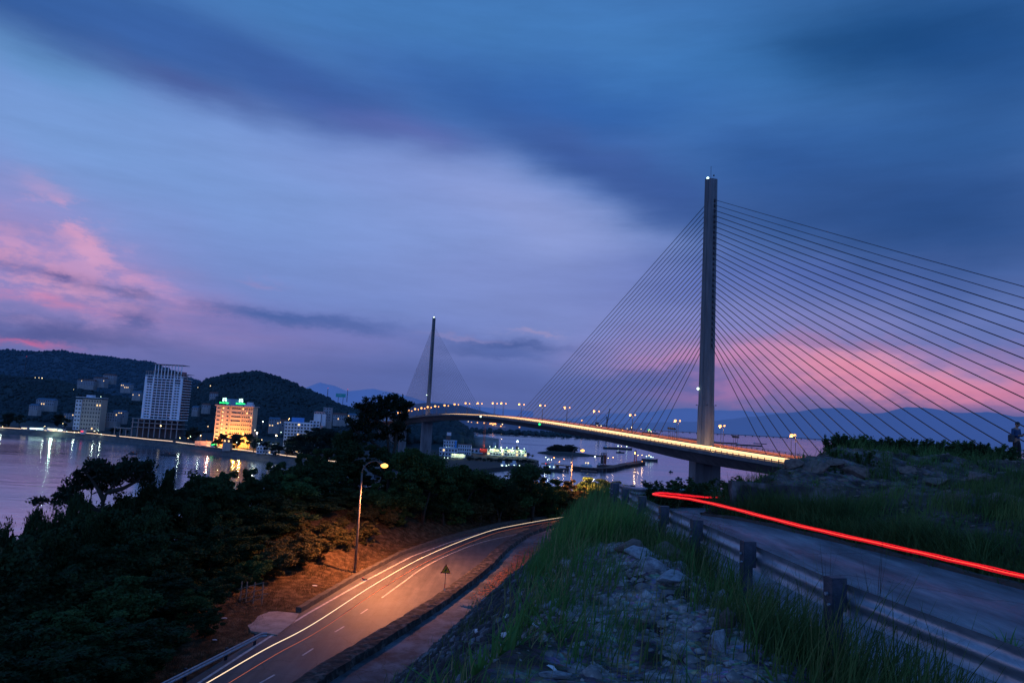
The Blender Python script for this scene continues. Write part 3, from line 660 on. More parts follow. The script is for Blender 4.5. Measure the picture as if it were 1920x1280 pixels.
street_lamp((11.59,124.57,-15.9), (11.7,124.57,-4.5), (13.3,124.57,-4.75), 'farther curved street lamp where the lower road vanishes behind the ridge', 20000)

# ------------------------------------------------------------------ long-exposure car lights, built as thin glowing lines over the lanes
def glow(name, pts, rad, material, label, group=None, par=None):
    o = MB().tube(pts, rad, 6).build(name, material, par); 
    if label: tag(o, label, 'light trail', group)
    return o
tp = smooth([(-19.3,20,-15.3),(-17.5,32,-15.3),(-15.79,40.59,-15.3),(-14.6,46.5,-15.3),(-13.15,52.31,-15.3),(-11.0,65.5,-15.3),(-8.07,79.01,-15.3),(-3.25,94.03,-15.3),(1.11,103.36,-15.3),(11.48,118,-15.3),(22,126,-15.3)])
glow('light_trail', tp, .028, M['yellowtrail'], 'thin pale yellow streak of headlights along the lower road')
glow('light_trail', [p+Vector((.75,0,-.25)) for p in tp[10:]], .010, M['trailred'], 'faint orange streak just right of the pale headlight streak on the lower road')
rt = [(9.6,3.0),(9.1,6.2),(8.55,8.8),(7.92,10.9),(7.27,12.9),(6.4,15.45),(5.65,18.7),(4.97,20.5),(4.60,21.3),(4.62,22.1),(5.1,23.0),(6.1,24.3),(7.6,26.4),(9.5,29.2)]
rr = empty('light_trail', (7.92,10.9,-1.95)); tag(rr, 'red streak of tail lights sweeping down the upper road and round its bend', 'light trail')
rpts = [(p.x-7.92, p.y-10.9, float(ZR(p.y))+.55+1.95) for p in smooth([(*p, 0) for p in rt], 8)]
for dx, dz, rad, mt in [(0,0,.009,'redtrail'),(.03,.018,.006,'redtrail3'),(-.03,-.017,.007,'redtrail3'),(-.02,.004,.004,'redtrail2'),(-.02,-.034,.003,'redtrail3'),(.02,.032,.003,'redtrail3')]:
    glow('streak', [(x+dx, y, z+dz+.004*math.sin(i*1.7+dx*40)) for i, (x, y, z) in enumerate(rpts)], rad, M[mt], None, par=rr)

# ------------------------------------------------------------------ bamboo fence remains, shoe on the kerb, retaining wall
fb = G(470,1146,-16.4)
r = empty('bamboo_fence', (fb.x, fb.y, fb.z)); tag(r, 'broken bamboo fence leaning in the scrub beside the concrete apron', 'fence')
m = MB()
for x, t in ((-.95,.05),(-.45,-.03),(.1,.04),(.85,-.05)): MB().tube([(x,0,-.4),(x+t,0,2.3)], .05, 6).build('post', M['wood'], r)
for z0, z1, x0, x1 in ((.5,1.15,-1.2,1.0),(.9,1.5,-1.0,1.3),(1.3,1.9,-.9,1.2),(1.7,2.35,-1.1,.9),(.2,.5,-.9,.4)): MB().tube([(x0,-.06,z0),(x1,-.06,z1)], .028, 6).build('bamboo_rail', M['wood'], r)
fb = G(402,1150,-17); r = empty('bamboo_stake', fb); tag(r, 'lone leaning stake with crossed sticks left of the broken bamboo fence', 'stake')
MB().tube([(0,0,-.5),(.06,0,1.9)], .06, 6).build('post', M['wood'], r); MB().tube([(-1.2,-.06,.0),(.7,-.06,.95)], .03, 6).build('stick', M['wood'], r); MB().tube([(-.5,-.06,.1),(1.1,-.06,.5)], .025, 6).build('stick', M['wood'], r)
p = G(684,1086,-15.95); r = empty('shoe', (p.x, p.y, -15.99)); tag(r, 'small dark shoe lying on the white edge line by the street lamp', 'shoe')
MB().ball((0,0,.09), .2, sq=(1.5,.6,.42), nu=12, nv=6).build('upper', M['black'], r, True); MB().box((0,0,.02), (.6,.24,.04)).build('sole', M['litter'], r); MB().ball((-.18,0,.17), .1, sq=(1,.8,.7)).build('collar', M['signred'], r, True)

m = MB(); n = 30; random.seed(5)
for i in range(n+1):
    x = 6.85+(13.2-6.85)*i/n; j = random.uniform(-.02, .02); zt = -1.52-.012*i/3
    m.v += [(x, 21.42+j, -3.1), (x, 21.46+j, zt-.25), (x, 21.44, zt+j), (x, 21.85, zt+j), (x, 21.95, -3.1)]
for i in range(n):
    for k in range(4): a = i*5+k; m.f.append((a, a+5, a+6, a+1)); m.m.append(0)
m.f.append((0,1,2,3,4)); m.m.append(0)
tag(m.build('retaining_wall', M['retwall']), 'dark stone retaining wall below the gravel mound at the road bend', 'wall')

# ------------------------------------------------------------------ the cable-stayed bridge
P1 = Vector((59.9,214,0)); P2v = Vector((-71.4,629,0)); SPAN = (P2v-P1).length
D = (P2v-P1).normalized(); NN = Vector((-D.y, D.x, 0))        # NN points to the viewer's side of the deck
if NN.x > 0: NN = -NN
HW = 12.3
edge_px = [(1470,871),(1436,867),(1322,852.5),(1200,826.5),(1100,807.5),(1000,792),(940,784.5),(900,780.5),(860,778),(803,778),(760,784.5),(735,789)]
dz_t = []; dz_z = []
for px, py in edge_px:
    r_ = ray(px, py); k = r_[0]/r_[1]
    # (P1+tD+HW*NN) has x/y = k
    bx, by = P1.x+HW*NN.x, P1.y+HW*NN.y; t = (k*by-bx)/(D.x-k*D.y); y = by+t*D.y; dz_t.append(t); dz_z.append(r_[2]*y/r_[1])
o_ = np.argsort(dz_t); dz_t = np.array(dz_t)[o_]; dz_z = np.array(dz_z)[o_]
cf = np.polyfit(dz_t, dz_z, 4)
def deck(t):
    t0, t1 = dz_t[0], dz_t[-1]
    if t < t0: return float(np.polyval(cf, t0)+(np.polyval(cf, t0+5)-np.polyval(cf, t0))/5*(t-t0)*.8)
    if t > t1: return float(np.polyval(cf, t1)+(np.polyval(cf, t1)-np.polyval(cf, t1-5))/5*(t-t1)*.6)
    return float(np.polyval(cf, t))
BR = empty('cable_stayed_bridge', (P1.x, P1.y, WATER))
tag(BR, 'long cable stayed road bridge with two tall single pylons crossing the bay', 'bridge')
off0 = Vector((P1.x, P1.y, WATER))
def at_t(t, n=0, z=0): return P1+D*t+NN*n+Vector((0,0,deck(t)+z))-off0
T0, T1 = -216, 1010
ts = list(np.arange(T0, T1, 6.))
def sect(name, prof, material, tlist=ts, parent=BR, closed=True):
    m = MB(); n = len(prof(0))
    for t in tlist:
        for q in prof(t): m.v.append(tuple(at_t(t, q[0], q[1])))
    for i in range(len(tlist)-1):
        for k in range(n if closed else n-1): a = i*n+k; b = i*n+(k+1) % n; m.f.append((a, b, b+n, a+n)); m.m.append(0)
    return m.build(name, material, parent)
def gir(t):
    d = min(abs(t), abs(t-SPAN)); hd = 3.2+1.0*math.exp(-(d/35)**2)
    return [(HW,0),(HW,-.45),(HW*.62,-1.3),(HW*.36,-hd),(-HW*.36,-hd),(-HW*.62,-1.3),(-HW,-.45),(-HW,0)]
sect('girder', gir, M['girder'])
sect('roadway', lambda t: [(HW-.6,.02),(.9,.02),(.9,.06),(HW-.6,.06)], M['deckasphalt']); sect('roadway', lambda t: [(-HW+.6,.02),(-.9,.02),(-.9,.06),(-HW+.6,.06)], M['deckasphalt'])
sect('median', lambda t: [(.9,.0),(.9,.35),(-.9,.35),(-.9,.0)], M['concrete'])
for sgn in (1, -1):
    sect('parapet', lambda t: [(sgn*(HW-.05),0),(sgn*(HW-.05),.42),(sgn*(HW-.4),.42),(sgn*(HW-.4),0)], M['girder'])
    m = MB(); tl = list(np.arange(T0, 700, 2.5))
    for t in tl: m.box(at_t(t, sgn*(HW-.2), .8), (.16,.16,.8))
    for h_ in (.8, 1.2):
        q = [(HW-.26, h_-.05), (HW-.26, h_+.05), (HW-.14, h_+.05), (HW-.14, h_-.05)]; o = len(m.v)
        for t in ts:
            for a_ in q: m.v.append(tuple(at_t(t, sgn*a_[0], a_[1])))
        for i in range(len(ts)-1):
            for k in range(4): a = o+i*4+k; b = o+i*4+(k+1) % 4; m.f.append((a, b, b+4, a+4)); m.m.append(0)
    m.build('railing', M['rail'], BR)
ang = math.atan2(D.y, D.x)
def oct_sec(l, w, g=.0, c=.18):    # l along the bridge, w across; grooved long faces
    hl, hw = l/2, w/2; k = c*w
    p = [(-hl,-hw+k),(-hl+k,-hw),(-l*.14,-hw),(-l*.12,-hw+g),(-l*.02,-hw+g),(0,-hw),(hl-k,-hw),(hl,-hw+k),(hl,-w*.12),(hl-.18*g*4,-w*.1),(hl-.18*g*4,w*.1),(hl,w*.12),
         (hl,hw-k),(hl-k,hw),(0,hw),(-l*.02,hw-g),(-l*.12,hw-g),(-l*.14,hw),(-hl+k,hw),(-hl,hw-k),(-hl,w*.12),(-hl+.18*g*4,w*.1),(-hl+.18*g*4,-w*.1),(-hl,-w*.12)]
    return p
def tower(t, ztop, name='pylon'):
    zb = deck(t)+.1; m = MB(); secs = [(zb, 5.4, 3.3), (zb+12.5, 5.2, 3.15), (zb+12.55, 5.0, 2.95), (zb+40, 4.8, 2.75), (ztop-1.2, 4.3, 2.3)]
    base = P1+D*t-off0
    def pt(x, y, z): q = Matrix.Rotation(ang, 3, 'Z')@Vector((x, y, 0)); return (base.x+q.x, base.y+q.y, z-WATER)
    n = 24
    for z, l, w in secs:
        for x, y in oct_sec(l, w, .22): m.v.append(pt(x, y, z))
    for x, y in oct_sec(4.3, 2.3, .22): m.v.append(pt(x, y, ztop+.5*x/2.15))
    for i in range(len(secs)):
        for k in range(n): a = i*n+k; b = i*n+(k+1) % n; m.f.append((a, b, b+n, a+n)); m.m.append(0)
    m.f.append(tuple(len(secs)*n+k for k in range(n))); m.m.append(0)
    py = m.build(name, M['pylon'], BR)
    m = MB(); m.tube([pt(.2,0,ztop), pt(.2,0,ztop+4.2)], .06, 6); m.build('mast', M['darksteel'], py)
    m = MB(); m.ball(pt(1.9,0,ztop+.9), .42); m.build('beacon', M['whitelamp'], py)
    m = MB(); m.ball(pt(-1.7,.2,ztop+.6), .28 if t < 10 else .45); m.build('beacon', M['darksteel'] if t < 10 else M['whitelamp'], py)
    q = W(1314,727.5,P1.y-2) if t < 10 else W(800,740,P2v.y-2)
    m = MB(); e = pt(1.9, 1.75 if NN.dot(Matrix.Rotation(ang,3,'Z')@Vector((0,1,0))) > 0 else -1.75, q.z); m.ball(e, .38); m.build('beacon', M['whitelamp'], py)
    # bracket ring at the joint
    m = MB()
    for sx in (-1, 1):
        for sy in (-1, 1): m.box(pt(sx*2.75, sy*1.5, zb+12.7), (.6,.25,.25), ang)
    m.build('bracket', M['darksteel'], py)
    # anchor boxes on both end faces
    return py, pt
ZT1 = W(1334,336,214).z; ZT2 = W(813,596,629).z
tw1, pt1 = tower(0, ZT1); tw2, pt2 = tower(SPAN, ZT2)
def pier(t, l, w, top, z0=WATER-8):
    m = MB(); base = P1+D*t-off0
    def pt(x, y, z): q = Matrix.Rotation(ang, 3, 'Z')@Vector((x, y, 0)); return (base.x+q.x, base.y+q.y, z-WATER)
    sec = [(-l/2,-w/2),(l/2,-w/2),(l/2,-w*.17),(l/2-.35,-w*.14),(l/2-.35,w*.14),(l/2,w*.17),(l/2,w/2),(-l/2,w/2),(-l/2,w*.17),(-l/2+.35,w*.14),(-l/2+.35,-w*.14),(-l/2,-w*.17)]; n = len(sec)
    for z, k in ((z0, 1.08), (top, 1.0)):
        for x, y in sec: m.v.append(pt(x*k, y*k, z))
    m.f += [tuple(range(n))[::-1], tuple(range(n, 2*n))]+[(i, (i+1) % n, n+(i+1) % n, n+i) for i in range(n)]; m.m = [0]*len(m.f)
    return m.build('pier', M['pylon'], BR)
for t, l, w in ((0,3.6,8.6),(SPAN,3.6,9.0),(SPAN+129.5,3.0,7),(SPAN+215,3,7),(SPAN+300,3,7),(-129.5,3,7)): pier(t, l, w, deck(t)-3.4)
# stay cables: 28 to each side of each pylon in one plane
CZ = np.linspace(W(1320,377,214).z, W(1315,646,214).z, 28)
stuff_c = MB(); ncable = 0
for ti, tz in ((0, ZT1), (SPAN, ZT2)):
    zc = CZ-(ZT1-tz)*np.linspace(1, .3, 28)
    for sgn in (1, -1):
        for i in range(28):
            j = 27-i; t = ti+sgn*(29+5.75*j)
            q = Matrix.Rotation(ang, 3, 'Z')@Vector((sgn*1.9, 0, 0)); top = Vector((P1.x, P1.y, 0))+D*ti+Vector((q.x, q.y, zc[i]))-off0
            bot = at_t(t, 0, .3)
            rad = .105 if ti == 0 else .085
            if ti == 0 and sgn == -1 and i < 2: rad *= .75
            sag = []
            for k in range(9): u = k/8; p = top.lerp(bot, u); p.z -= (.0022*(top-bot).length)*4*u*(1-u); sag.append(p)
            if ti > 0 and sgn == 1 and i % 2 == 1 and i > 1: stuff_c.tube(sag, rad, 5); continue
            MB().tube(sag, rad, 6).build('cable', M['cable'], BR); ncable += 1
o = stuff_c.build('cable', M['cable'], BR); o['kind'] = 'stuff'
nb_ = 0; me_ = None; rest = MB()
for ti, zc in ((0, CZ), (SPAN, CZ-(ZT1-ZT2)*np.linspace(1, .3, 28))):
    for sgn in (1, -1):
        for z in zc:
            q = Matrix.Rotation(ang, 3, 'Z')@Vector((sgn*2.2, 0, 0)); c = Vector((P1.x, P1.y, 0))+D*ti+Vector((q.x, q.y, z-.3))-off0; nb_ += 1
            if nb_ > 100: rest.box(c, (.55,.42,.9), ang); continue
            if me_ is None: me_ = MB().box((0,0,0), (.55,.42,.9), ang).mesh('anchor_box', M['darksteel'])
            obj('anchor_box', me_, BR).location = c
rest.build('anchor_box', M['darksteel'], BR)['kind'] = 'stuff'
# navigation lights below the deck edge
for px, py, mt in ((901.5,780,'whitelamp'),(1012,794.5,'green')):
    r_ = ray(px, py); k = r_[0]/r_[1]; bx, by = P1.x+(HW+.3)*NN.x, P1.y+(HW+.3)*NN.y; t = (k*by-bx)/(D.x-k*D.y)
    MB().ball(at_t(t, HW+.4, -.1), .5).build('navigation_light', M[mt], BR)
# median lamps in pairs
lp = [(1496.6,816.5),(1361,799),(1276,789),(1190.6,778),(1122,771),(1066.4,764),(1020,760),(980,758),(946,756),(929.5,756),(901,756),(878,756),(857,758),(838,760),(820,761.6),(806,763),(794,765),(782,766.5),(770,767.6),(759,769),(749,770.6),(735,772.4),(708,774)]
def bridge_lamp(proto, t, n, h, label):
    b = P1+D*t+NN*n+Vector((0,0,deck(t)+.35))
    r = empty('street_lamp', b); r.rotation_euler = (0,0,ang)
    tag(r, label, 'street lamp', 'lamps along the bridge')
    k = max(.9, min(2.0, b.y/330)); m = MB(); s = 1 if n > 0 else -1
    m.tube([(0,0,0),(0,0,h)], [.10*k**.5,.06*k**.5], 6); m.tube([(0,0,h-.15),(0,s*1.0,h)], .05*k**.5, 5); m.build('pole', M['pole'], r)
    MB().ball((0,s*1.1,h), .54*k*(1.0 if s > 0 else .62), sq=(1.1,.9,.8)).build('bulb', M['sodiumfar'], r)
    add_point(r, (0,s*1.4,h-.5), 330 if s > 0 else 120, (1,.48,.17), .3)
    return r
for i, (px, py) in enumerate(lp):
    r_ = ray(px, py); k = r_[0]/r_[1]; t = (k*P1.y-P1.x)/(D.x-k*D.y); b = P1+D*t; z = r_[2]*b.y/r_[1]; h = max(5.5, min(9.5, z-deck(t)-.35))
    bridge_lamp(None, t, .8, h, 'bridge street lamp facing the near lane, %s pair counted from the right' % ORD[i])
    bridge_lamp(None, t+3.5, -.8, h, 'bridge street lamp facing the far lane, %s pair counted from the right' % ORD[i])
# clusters of dark unlit floodlight poles
for ci, (cx, lab) in enumerate(((1253,'left of the near pylon'),(1375,'right of the near pylon'))):
    for k in range(4 if ci == 0 else 3):
        px = cx+3.7*k; r_ = ray(px, 840); kk = r_[0]/r_[1]; bx, by = P1.x+2.2*NN.x, P1.y+2.2*NN.y; t = (kk*by-bx)/(D.x-kk*D.y)
        b = P1+D*t+NN*2.2+Vector((0,0,deck(t)+.05)); r = empty('floodlight_pole', b, ang)
        tag(r, 'thin dark floodlight pole %s, %s of its cluster from the left' % (lab, ORD[k]), 'pole', 'unlit floodlight poles on the bridge')
        MB().tube([(0,0,0),(0,0,4.4)], .05, 6).build('pole', M['darksteel'], r); MB().box((0,0,4.5), (.45,.75,.5)).box((0,.2,4.85), (.3,.3,.2)).build('lamp_head', M['darksteel'], r)
# headlight and tail light streams on the two carriageways
def stream(n0, h0, rad, material, label, t0=-90, t1=640, wob=.15, seed=0):
    pts = [P1+D*t+NN*(n0+wob*math.sin(t*.021+seed))+Vector((0,0,deck(t)+h0)) for t in np.arange(t0, t1, 7.)]
    o = MB().tube(pts, rad, 5).build('light_trail', material); tag(o, label, 'light trail', 'light trails on the bridge'); return o
for k, (n0, h0, rad) in enumerate(((2.4,.75,.14),(3.7,.7,.20),(5.0,.8,.14),(6.2,.7,.21),(7.5,.75,.18),(8.9,.65,.12))):
    stream(n0, h0, rad, M['trailwhite'], 'warm white headlight streak on the near carriageway of the bridge, %s from the median' % ORD[k], seed=k)
for k, (n0, h0, rad) in enumerate(((-3,.8,.07),(-4.6,.9,.06),(-6.5,.8,.07),(-8.2,.9,.06))):
    stream(n0, h0, rad, M['trailred'], 'dim orange red tail light streak on the far carriageway, %s from the median' % ORD[k], seed=k+9)
# warm floodlight on the foot of the near pylon
q = Matrix.Rotation(ang, 3, 'Z')@Vector((-6.5, 2.0, 0)); 
fl = empty('floodlight', P1+D*0+Vector((q.x, q.y, deck(0)+.4))); tag(fl, 'small orange floodlight on the median lighting the foot of the near pylon', 'floodlight')
MB().box((0,0,.2), (.5,.5,.4)).build('housing', M['darksteel'], fl); MB().box((0,0,.42), (.3,.3,.05)).build('lens', M['sodium'], fl)
add_point(fl, (0,0,.8), 500, (1,.5,.15), .2)

# ------------------------------------------------------------------ buildings
def frame(pl, pr, pyb, Yd, yaw=0):
    """anchor a building by the photo columns of its front's ends and the row of its foot, at depth Yd"""
    a = W(pl, pyb, Yd); b = W(pr, pyb, Yd); z = (a.z+b.z)/2; w = (b.x-a.x)
    return a, w, z
def floors(r, w, d, z0, fh, nf, cols, wallm, winm=None, sill=True, ww=.6, wh=.5, x0=0, y0=0, lit=0, slab=None, side=True, name='window', seed=1):
    """a block from x0..x0+w, depth d behind the front plane y0; windows as parts"""
    rnd = random.Random(seed)
    MB().box((x0+w/2, y0+d/2, z0+nf*fh/2), (w, d, nf*fh)).build('wall', wallm, r)
    cw = w/cols; me = None; me2 = None
    for f in range(nf):
        if slab: MB().box((x0+w/2, y0-.35, z0+f*fh+.1), (w+.3, .9, .28)).build('balcony', slab, r)
        for c in range(cols):
            if me is None:
                me = MB().box((0,0,0), (cw*ww, .16, fh*wh)).mesh('window', winm or M['glass']); me2 = MB().box((0,0,0), (cw*ww, .16, fh*wh)).mesh('window', M['litglass'])
            o = obj(name, me2 if rnd.random() < lit else me, r); o.location = (x0+cw*(c+.5), y0-.03, z0+f*fh+fh*.55)
    if side:
        ns = max(1, int(d/5))
        for f in range(nf):
            for c in range(min(ns, 2)):
                for sx in (x0-.03, x0+w+.03):
                    pass
# --- the unfinished tower
a, w, z = frame(262, 352, 816, 880)
wF = W(333,816,880).x-W(262,816,880).x
r = empty('tower_block', (a.x, 880, prom_z), .0); tag(r, 'tall pale blue unfinished tower block with open concrete crown and columned podium', 'building')
H = W(290,682,880).z-prom_z
ph = 23; fh = 3.35; nf = 15; x0 = -1.; wf = 47; dp = 24
body = ph+nf*fh
MB().box((x0+wf/2, dp/2+.6, (ph+body)/2), (wf-.4, dp, body-ph)).build('core', M['glass'], r)
for i in range(nf+2):
    zz = ph+i*fh
    MB().box((x0+wf/2, .55, zz), (wf, 1.1, .9 if i < nf+1 else .6)).box((x0+wf+.2, dp/2+.3, zz), (.8, dp+.6, .7)).build('floor_band', M['bluewhite'], r)
for x, ww in ((x0+1.3,2.6),(x0+10.6,1.6),(x0+wf-10.6,1.6),(x0+wf-1.3,2.6)):
    MB().box((x, .45, (ph+body)/2), (ww, 1.5, body-ph+4)).build('pier', M['bluewhite'], r)
for k in range(1, 5): MB().box((x0+10.6+(wf-21.2)*k/5, .6, (ph+body)/2), (.5, 1.1, body-ph)).build('mullion', M['bluewhite'], r)
for sx in (x0+2.6, x0+wf-9.8):
    MB().box((sx+3.6, .75, (ph+body)/2-3), (7.2, .6, body-ph-6)).build('side_wall', M['bluewhite'], r)
    me = MB().box((0,0,0), (2.6,.16,1.7)).mesh('window', M['glass'])
    for i in range(nf-1):
        for dx in (1.8, 5.2): o = obj('window', me, r); o.location = (sx+dx, .4, ph+i*fh+fh*.62)
for k in range(6): MB().box((x0+wf-.2, 2+k*4.2, (ph+body)/2), (1.0, 1.0, body-ph)).build('side_column', M['rust'], r)
# open crown
top = H
for side, (xa, xb, zt) in enumerate(((x0, x0+9.6, body+8.5),(x0+wf-9.6, x0+wf+6, body+6.5))):
    m = MB(); m.box(((xa+xb)/2, 8, zt), (xb-xa+1, 17, .5)); m.box(((xa+xb)/2, 8, (body+zt)/2-.6), (xb-xa, 15, .4)); m.build('crown_slab', M['concrete'], r)
    for x in np.linspace(xa+.5, xb-.5, 4): MB().box((x, .6, (body+zt)/2), (.7,.8, zt-body)).build('crown_column', M['concrete'], r)
xa, xb = x0+11, x0+wf-3; n = 8
MB().box(((xa+xb)/2, 11, (body+top)/2-3), (xb-xa-3, 16, top-body-10)).build('crown_core', M['glass'], r)
for k in range(n+1): MB().box((xa+(xb-xa)*k/n, .7, (body+top)/2), (.75,.9, top-body)).build('crown_column', M['bluewhite'], r)
MB().box(((xa+xb)/2, 9, top), (xb-xa+3.5, 20, .6)).build('crown_slab', M['concrete'], r)
for zz in (body+5.5, body+11): MB().box(((xa+xb)/2, .9, zz), (xb-xa, .7, .5)).build('crown_beam', M['concrete'], r)
# podium
for k in range(9): MB().box((x0-8+k*6.9, -2.5, ph/2), (1.0,1.0, ph)).build('podium_column', M['concrete'], r)
for zz, ww in ((ph-.6, 62),(ph-5.5, 62),(ph-11, 62)): MB().box((x0-9+ww/2, 4, zz), (ww, 16, .7)).build('podium_slab', M['concrete'], r)
MB().box((x0+20, 12, ph/2-1), (56, 8, ph-2)).build('podium_core', M['darksteel'], r)
for k in range(4): MB().box((x0-29+k*7, -3, 5), (.8,.8,10)).build('arcade_column', M['concrete'], r)
MB().box((x0-19, -2, 10), (23, 8, .7)).build('arcade_slab', M['concrete'], r)
MB().ball((wF*.5+3, -3.4, ph-8), .9).build('work_lamp', M['warmlamp'], r)
# --- small white hotel
a, w, z = frame(138, 188, 798, 930)
r = empty('hotel', (a.x, 930, prom_z)); tag(r, 'plain white eight storey hotel left of the unfinished tower', 'building')
hh = W(163,745,930).z-prom_z; w = 33
floors(r, w-8, 14, 2, (hh-4)/8, 8, 7, mat('cream_wall', (.50,.44,.36), (.40,.36,.32), scale=.1, rough=.8), lit=.07, x0=8, ww=.45, wh=.42, seed=4)
floors(r, 8, 16, 2, (hh-5)/8, 8, 2, M['white'], x0=0, y0=-1.5, ww=.55, wh=.4, seed=5)
MB().box((w/2, 6, hh+.2), (w+1.2, 16, .7)).build('roof', M['white'], r); MB().box((14, 7, hh+2), (8,7,3)).build('roof_hut', M['white'], r); MB().box((w/2, 7, 1), (w, 13, 2)).build('ground_floor', M['darksteel'], r)
# --- floodlit pink hotel
Yh = 770; a = W(401,815,Yh); b = W(470,820,Yh); w = b.x-a.x; hh = W(403,759,Yh).z-prom_z
r = empty('hotel', (a.x, Yh, prom_z)); tag(r, 'pink ten storey hotel floodlit orange, green neon signs on its roof', 'building')
fh = (hh-5)/9.
def hb(x0, x1, y0, dd, z1=hh): return MB().box(((x0+x1)/2, y0+dd/2, z1/2), (x1-x0, dd, z1)).build('wall', M['pinkwall'], r)
hb(0, w*.14, 0, 14); hb(w*.14, w*.21, 1.2, 12); hb(w*.21, w*.28, -.4, 14); hb(w*.28, w*.36, 0, 14); hb(w*.36, w, .8, 13.5)
MB().box((w/2, 7, hh), (w+2.6, 17.5, 1.2)).build('roof_slab', mat('pale_pink_cornice', (.5,.42,.42), (.4,.34,.34), scale=.2), r)
nwin = 0
wm1 = MB().box((0,0,0), (w*.08,.16,1.4)).mesh('window', M['glass']); wm2 = MB().box((0,0,0), (w*.05,.16,1.5)).mesh('window', M['glass']); wl = MB().box((0,0,0), (1.3,.16,1.5)).mesh('window', M['litglass']); wm3 = MB().box((0,0,0), (w*.26,.16,1.4)).mesh('window', M['glass']); wm4 = MB().box((0,0,0), (w*.036,.16,1.3)).mesh('window', M['glass'])
for f in range(9):
    zz = hh-2.7-f*fh
    for xc, me, yy_ in ((w*.07, wm1, -.03), (w*.175, wl, 1.15), (w*.32, wm2, -.03)):
        o = obj('window', me, r); o.location = (xc, yy_, zz)
    if f < 4: o = obj('window', wm3, r); o.location = (w*.54, .75, zz)
    else:
        for k in range(5): o = obj('window', wm4, r); o.location = (w*(.43+.055*k), .75, zz)
    for k in range(5):
        o = obj('window', wl if (f*5+k*3) % 11 == 0 else wm4, r); o.location = (w*(.72+.058*k), .75, zz)
for k in range(6): MB().box((w*(.69+.058*k), .55, hh/2), (.55,.5,hh-1.5)).build('fin', M['pinkwall'], r)
MB().box((w*.42, 6, hh+4), (w*.46, 1.0, 7)).build('sign_screen', mat('screen_blue', (.20,.30,.48), (.16,.24,.4), scale=.1), r)
MB().box((w*.84, 7, hh+2.6), (5.5,5,4.6)).box((w*.82, 7, hh+1.4), (9,7,2.4)).build('roof_hut', M['white'], r)
for cx in (w*.15, w*.6):
    s = MB(); s.box((cx+.3, 4.4, hh+5.6), (4.2,.3,.9)); s.box((cx+.3, 4.4, hh+7.6), (3.4,.3,.8)) ; s.box((cx-1.4, 4.4, hh+6.3), (1.1,.3,3.6)); s.box((cx+1.7, 4.4, hh+5.6), (1.0,.3,2.4)); s.box((cx+.9,4.4,hh+7.9),(2.0,.3,1.0)); s.build('neon_emblem', M['signwhite'], r)
    g = MB()
    for k in range(9): g.box((cx-4.6+k*1.15, 4.3, hh+2.9+.25*math.sin(k*2.3)), (.8,.3,1.3+.5*math.cos(k*1.9)))
    g.box((cx, 4.3, hh+2.8), (10,.2,.5)); g.build('neon_lettering', M['green'], r)
MB().box((4, -2, 2.5), (w*1.05, 8, 5)).build('podium', M['pinkwall'], r)
for fx, pw, col in ((w*.34, 17000, (1,.45,.08)), (w*.5, 9000, (1,.42,.10)), (w*.74, 34000, (1,.44,.03)), (w*.88, 16000, (1,.38,.05)), (w*.04, 10000, (1,.38,.14)), (w*.22, 12000, (1,.36,.09))):
    add_point(r, (fx, -15, 7), pw*1.15, (col[0], col[1]*.84, col[2]), .4)
# --- stepped white hotel
Ys = 720; a = W(532,818,Ys); b = W(590,826,Ys); w = b.x-a.x
r = empty('hotel', (a.x, Ys, -45.5)); r.rotation_euler = (0,0,.12); tag(r, 'white stepped hotel with rows of balconies and a blue roof box', 'building')
hh = W(540,791,Ys).z+45.5
floors(r, 28, 13, 0, 3.3, int(hh/3.3), 9, M['white'], slab=M['white'], ww=.62, wh=.5, lit=.05, seed=9)
hb_ = int(hh/3.3)*3.3; floors(r, 10, 10, 0, 3.3, int(hh/3.3)+1, 3, M['white'], x0=24, y0=3, slab=M['white'], ww=.6, seed=10)
MB().box((12, 5, hb_+.5), (26, 9, 1)).build('roof', M['white'], r); MB().box((12, 4, hb_+3.3), (12, 3, 4.6)).build('sign_box', M['blue'], r); MB().box((31, 8, hb_+6), (7,7,9)).build('tower_room', M['white'], r); MB().box((37, 9, hb_+4.5), (4,6,12)).build('stair_tower', M['white'], r)
# --- low white hotel wing
Ys = 690; a = W(482,832,Ys); r = empty('hotel_wing', (a.x, Ys, -46.2)); r.rotation_euler = (0,0,-.1); tag(r, 'low long white building by the promenade with a flat blue-white roof', 'building')
floors(r, 24, 10, 0, 3.2, 2, 8, M['white'], slab=M['white'], ww=.6, seed=12, lit=.1)
floors(r, 16, 8, 6.4, 3.2, 1, 5, M['white'], x0=1, y0=1, ww=.6, seed=13); MB().box((9, 5, 9.8), (18, 10, .4)).build('roof', M['white'], r)
# --- houses scattered on the slopes
def house(px, py, Y, w, d, h, label, roofm='roofred', wallm='dimwall', rz=0, lit=.15, gable=True, storeys=None):
    p = W(px, py, Y); r = empty('house', p, rz); tag(r, label, 'house', 'town houses')
    ns = storeys or max(1, int(h/3)); floors(r, w, d, 0, h/ns, ns, max(2, int(w/3)), M[wallm], lit=lit, ww=.4, wh=.45, x0=-w/2, y0=0, seed=int(px)); 
    MB().box((0, d/2, -4), (w*.98, d*.98, 8)).build('base', M['concrete'], r)
    if gable:
        m = MB(); m.v = [(-w/2-.5,-.5,h),(w/2+.5,-.5,h),(w/2+.5,d+.5,h),(-w/2-.5,d+.5,h),(-w/2,d/2,h+2.4),(w/2,d/2,h+2.4)]; m.f = [(0,1,5,4),(2,3,4,5),(1,2,5),(3,0,4),(3,2,1,0)]; m.m = [0]*5; m.build('roof', M[roofm], r)
    else: MB().box((0, d/2, h+.25), (w+.6, d+.6, .5)).build('roof', M[roofm], r)
    return r
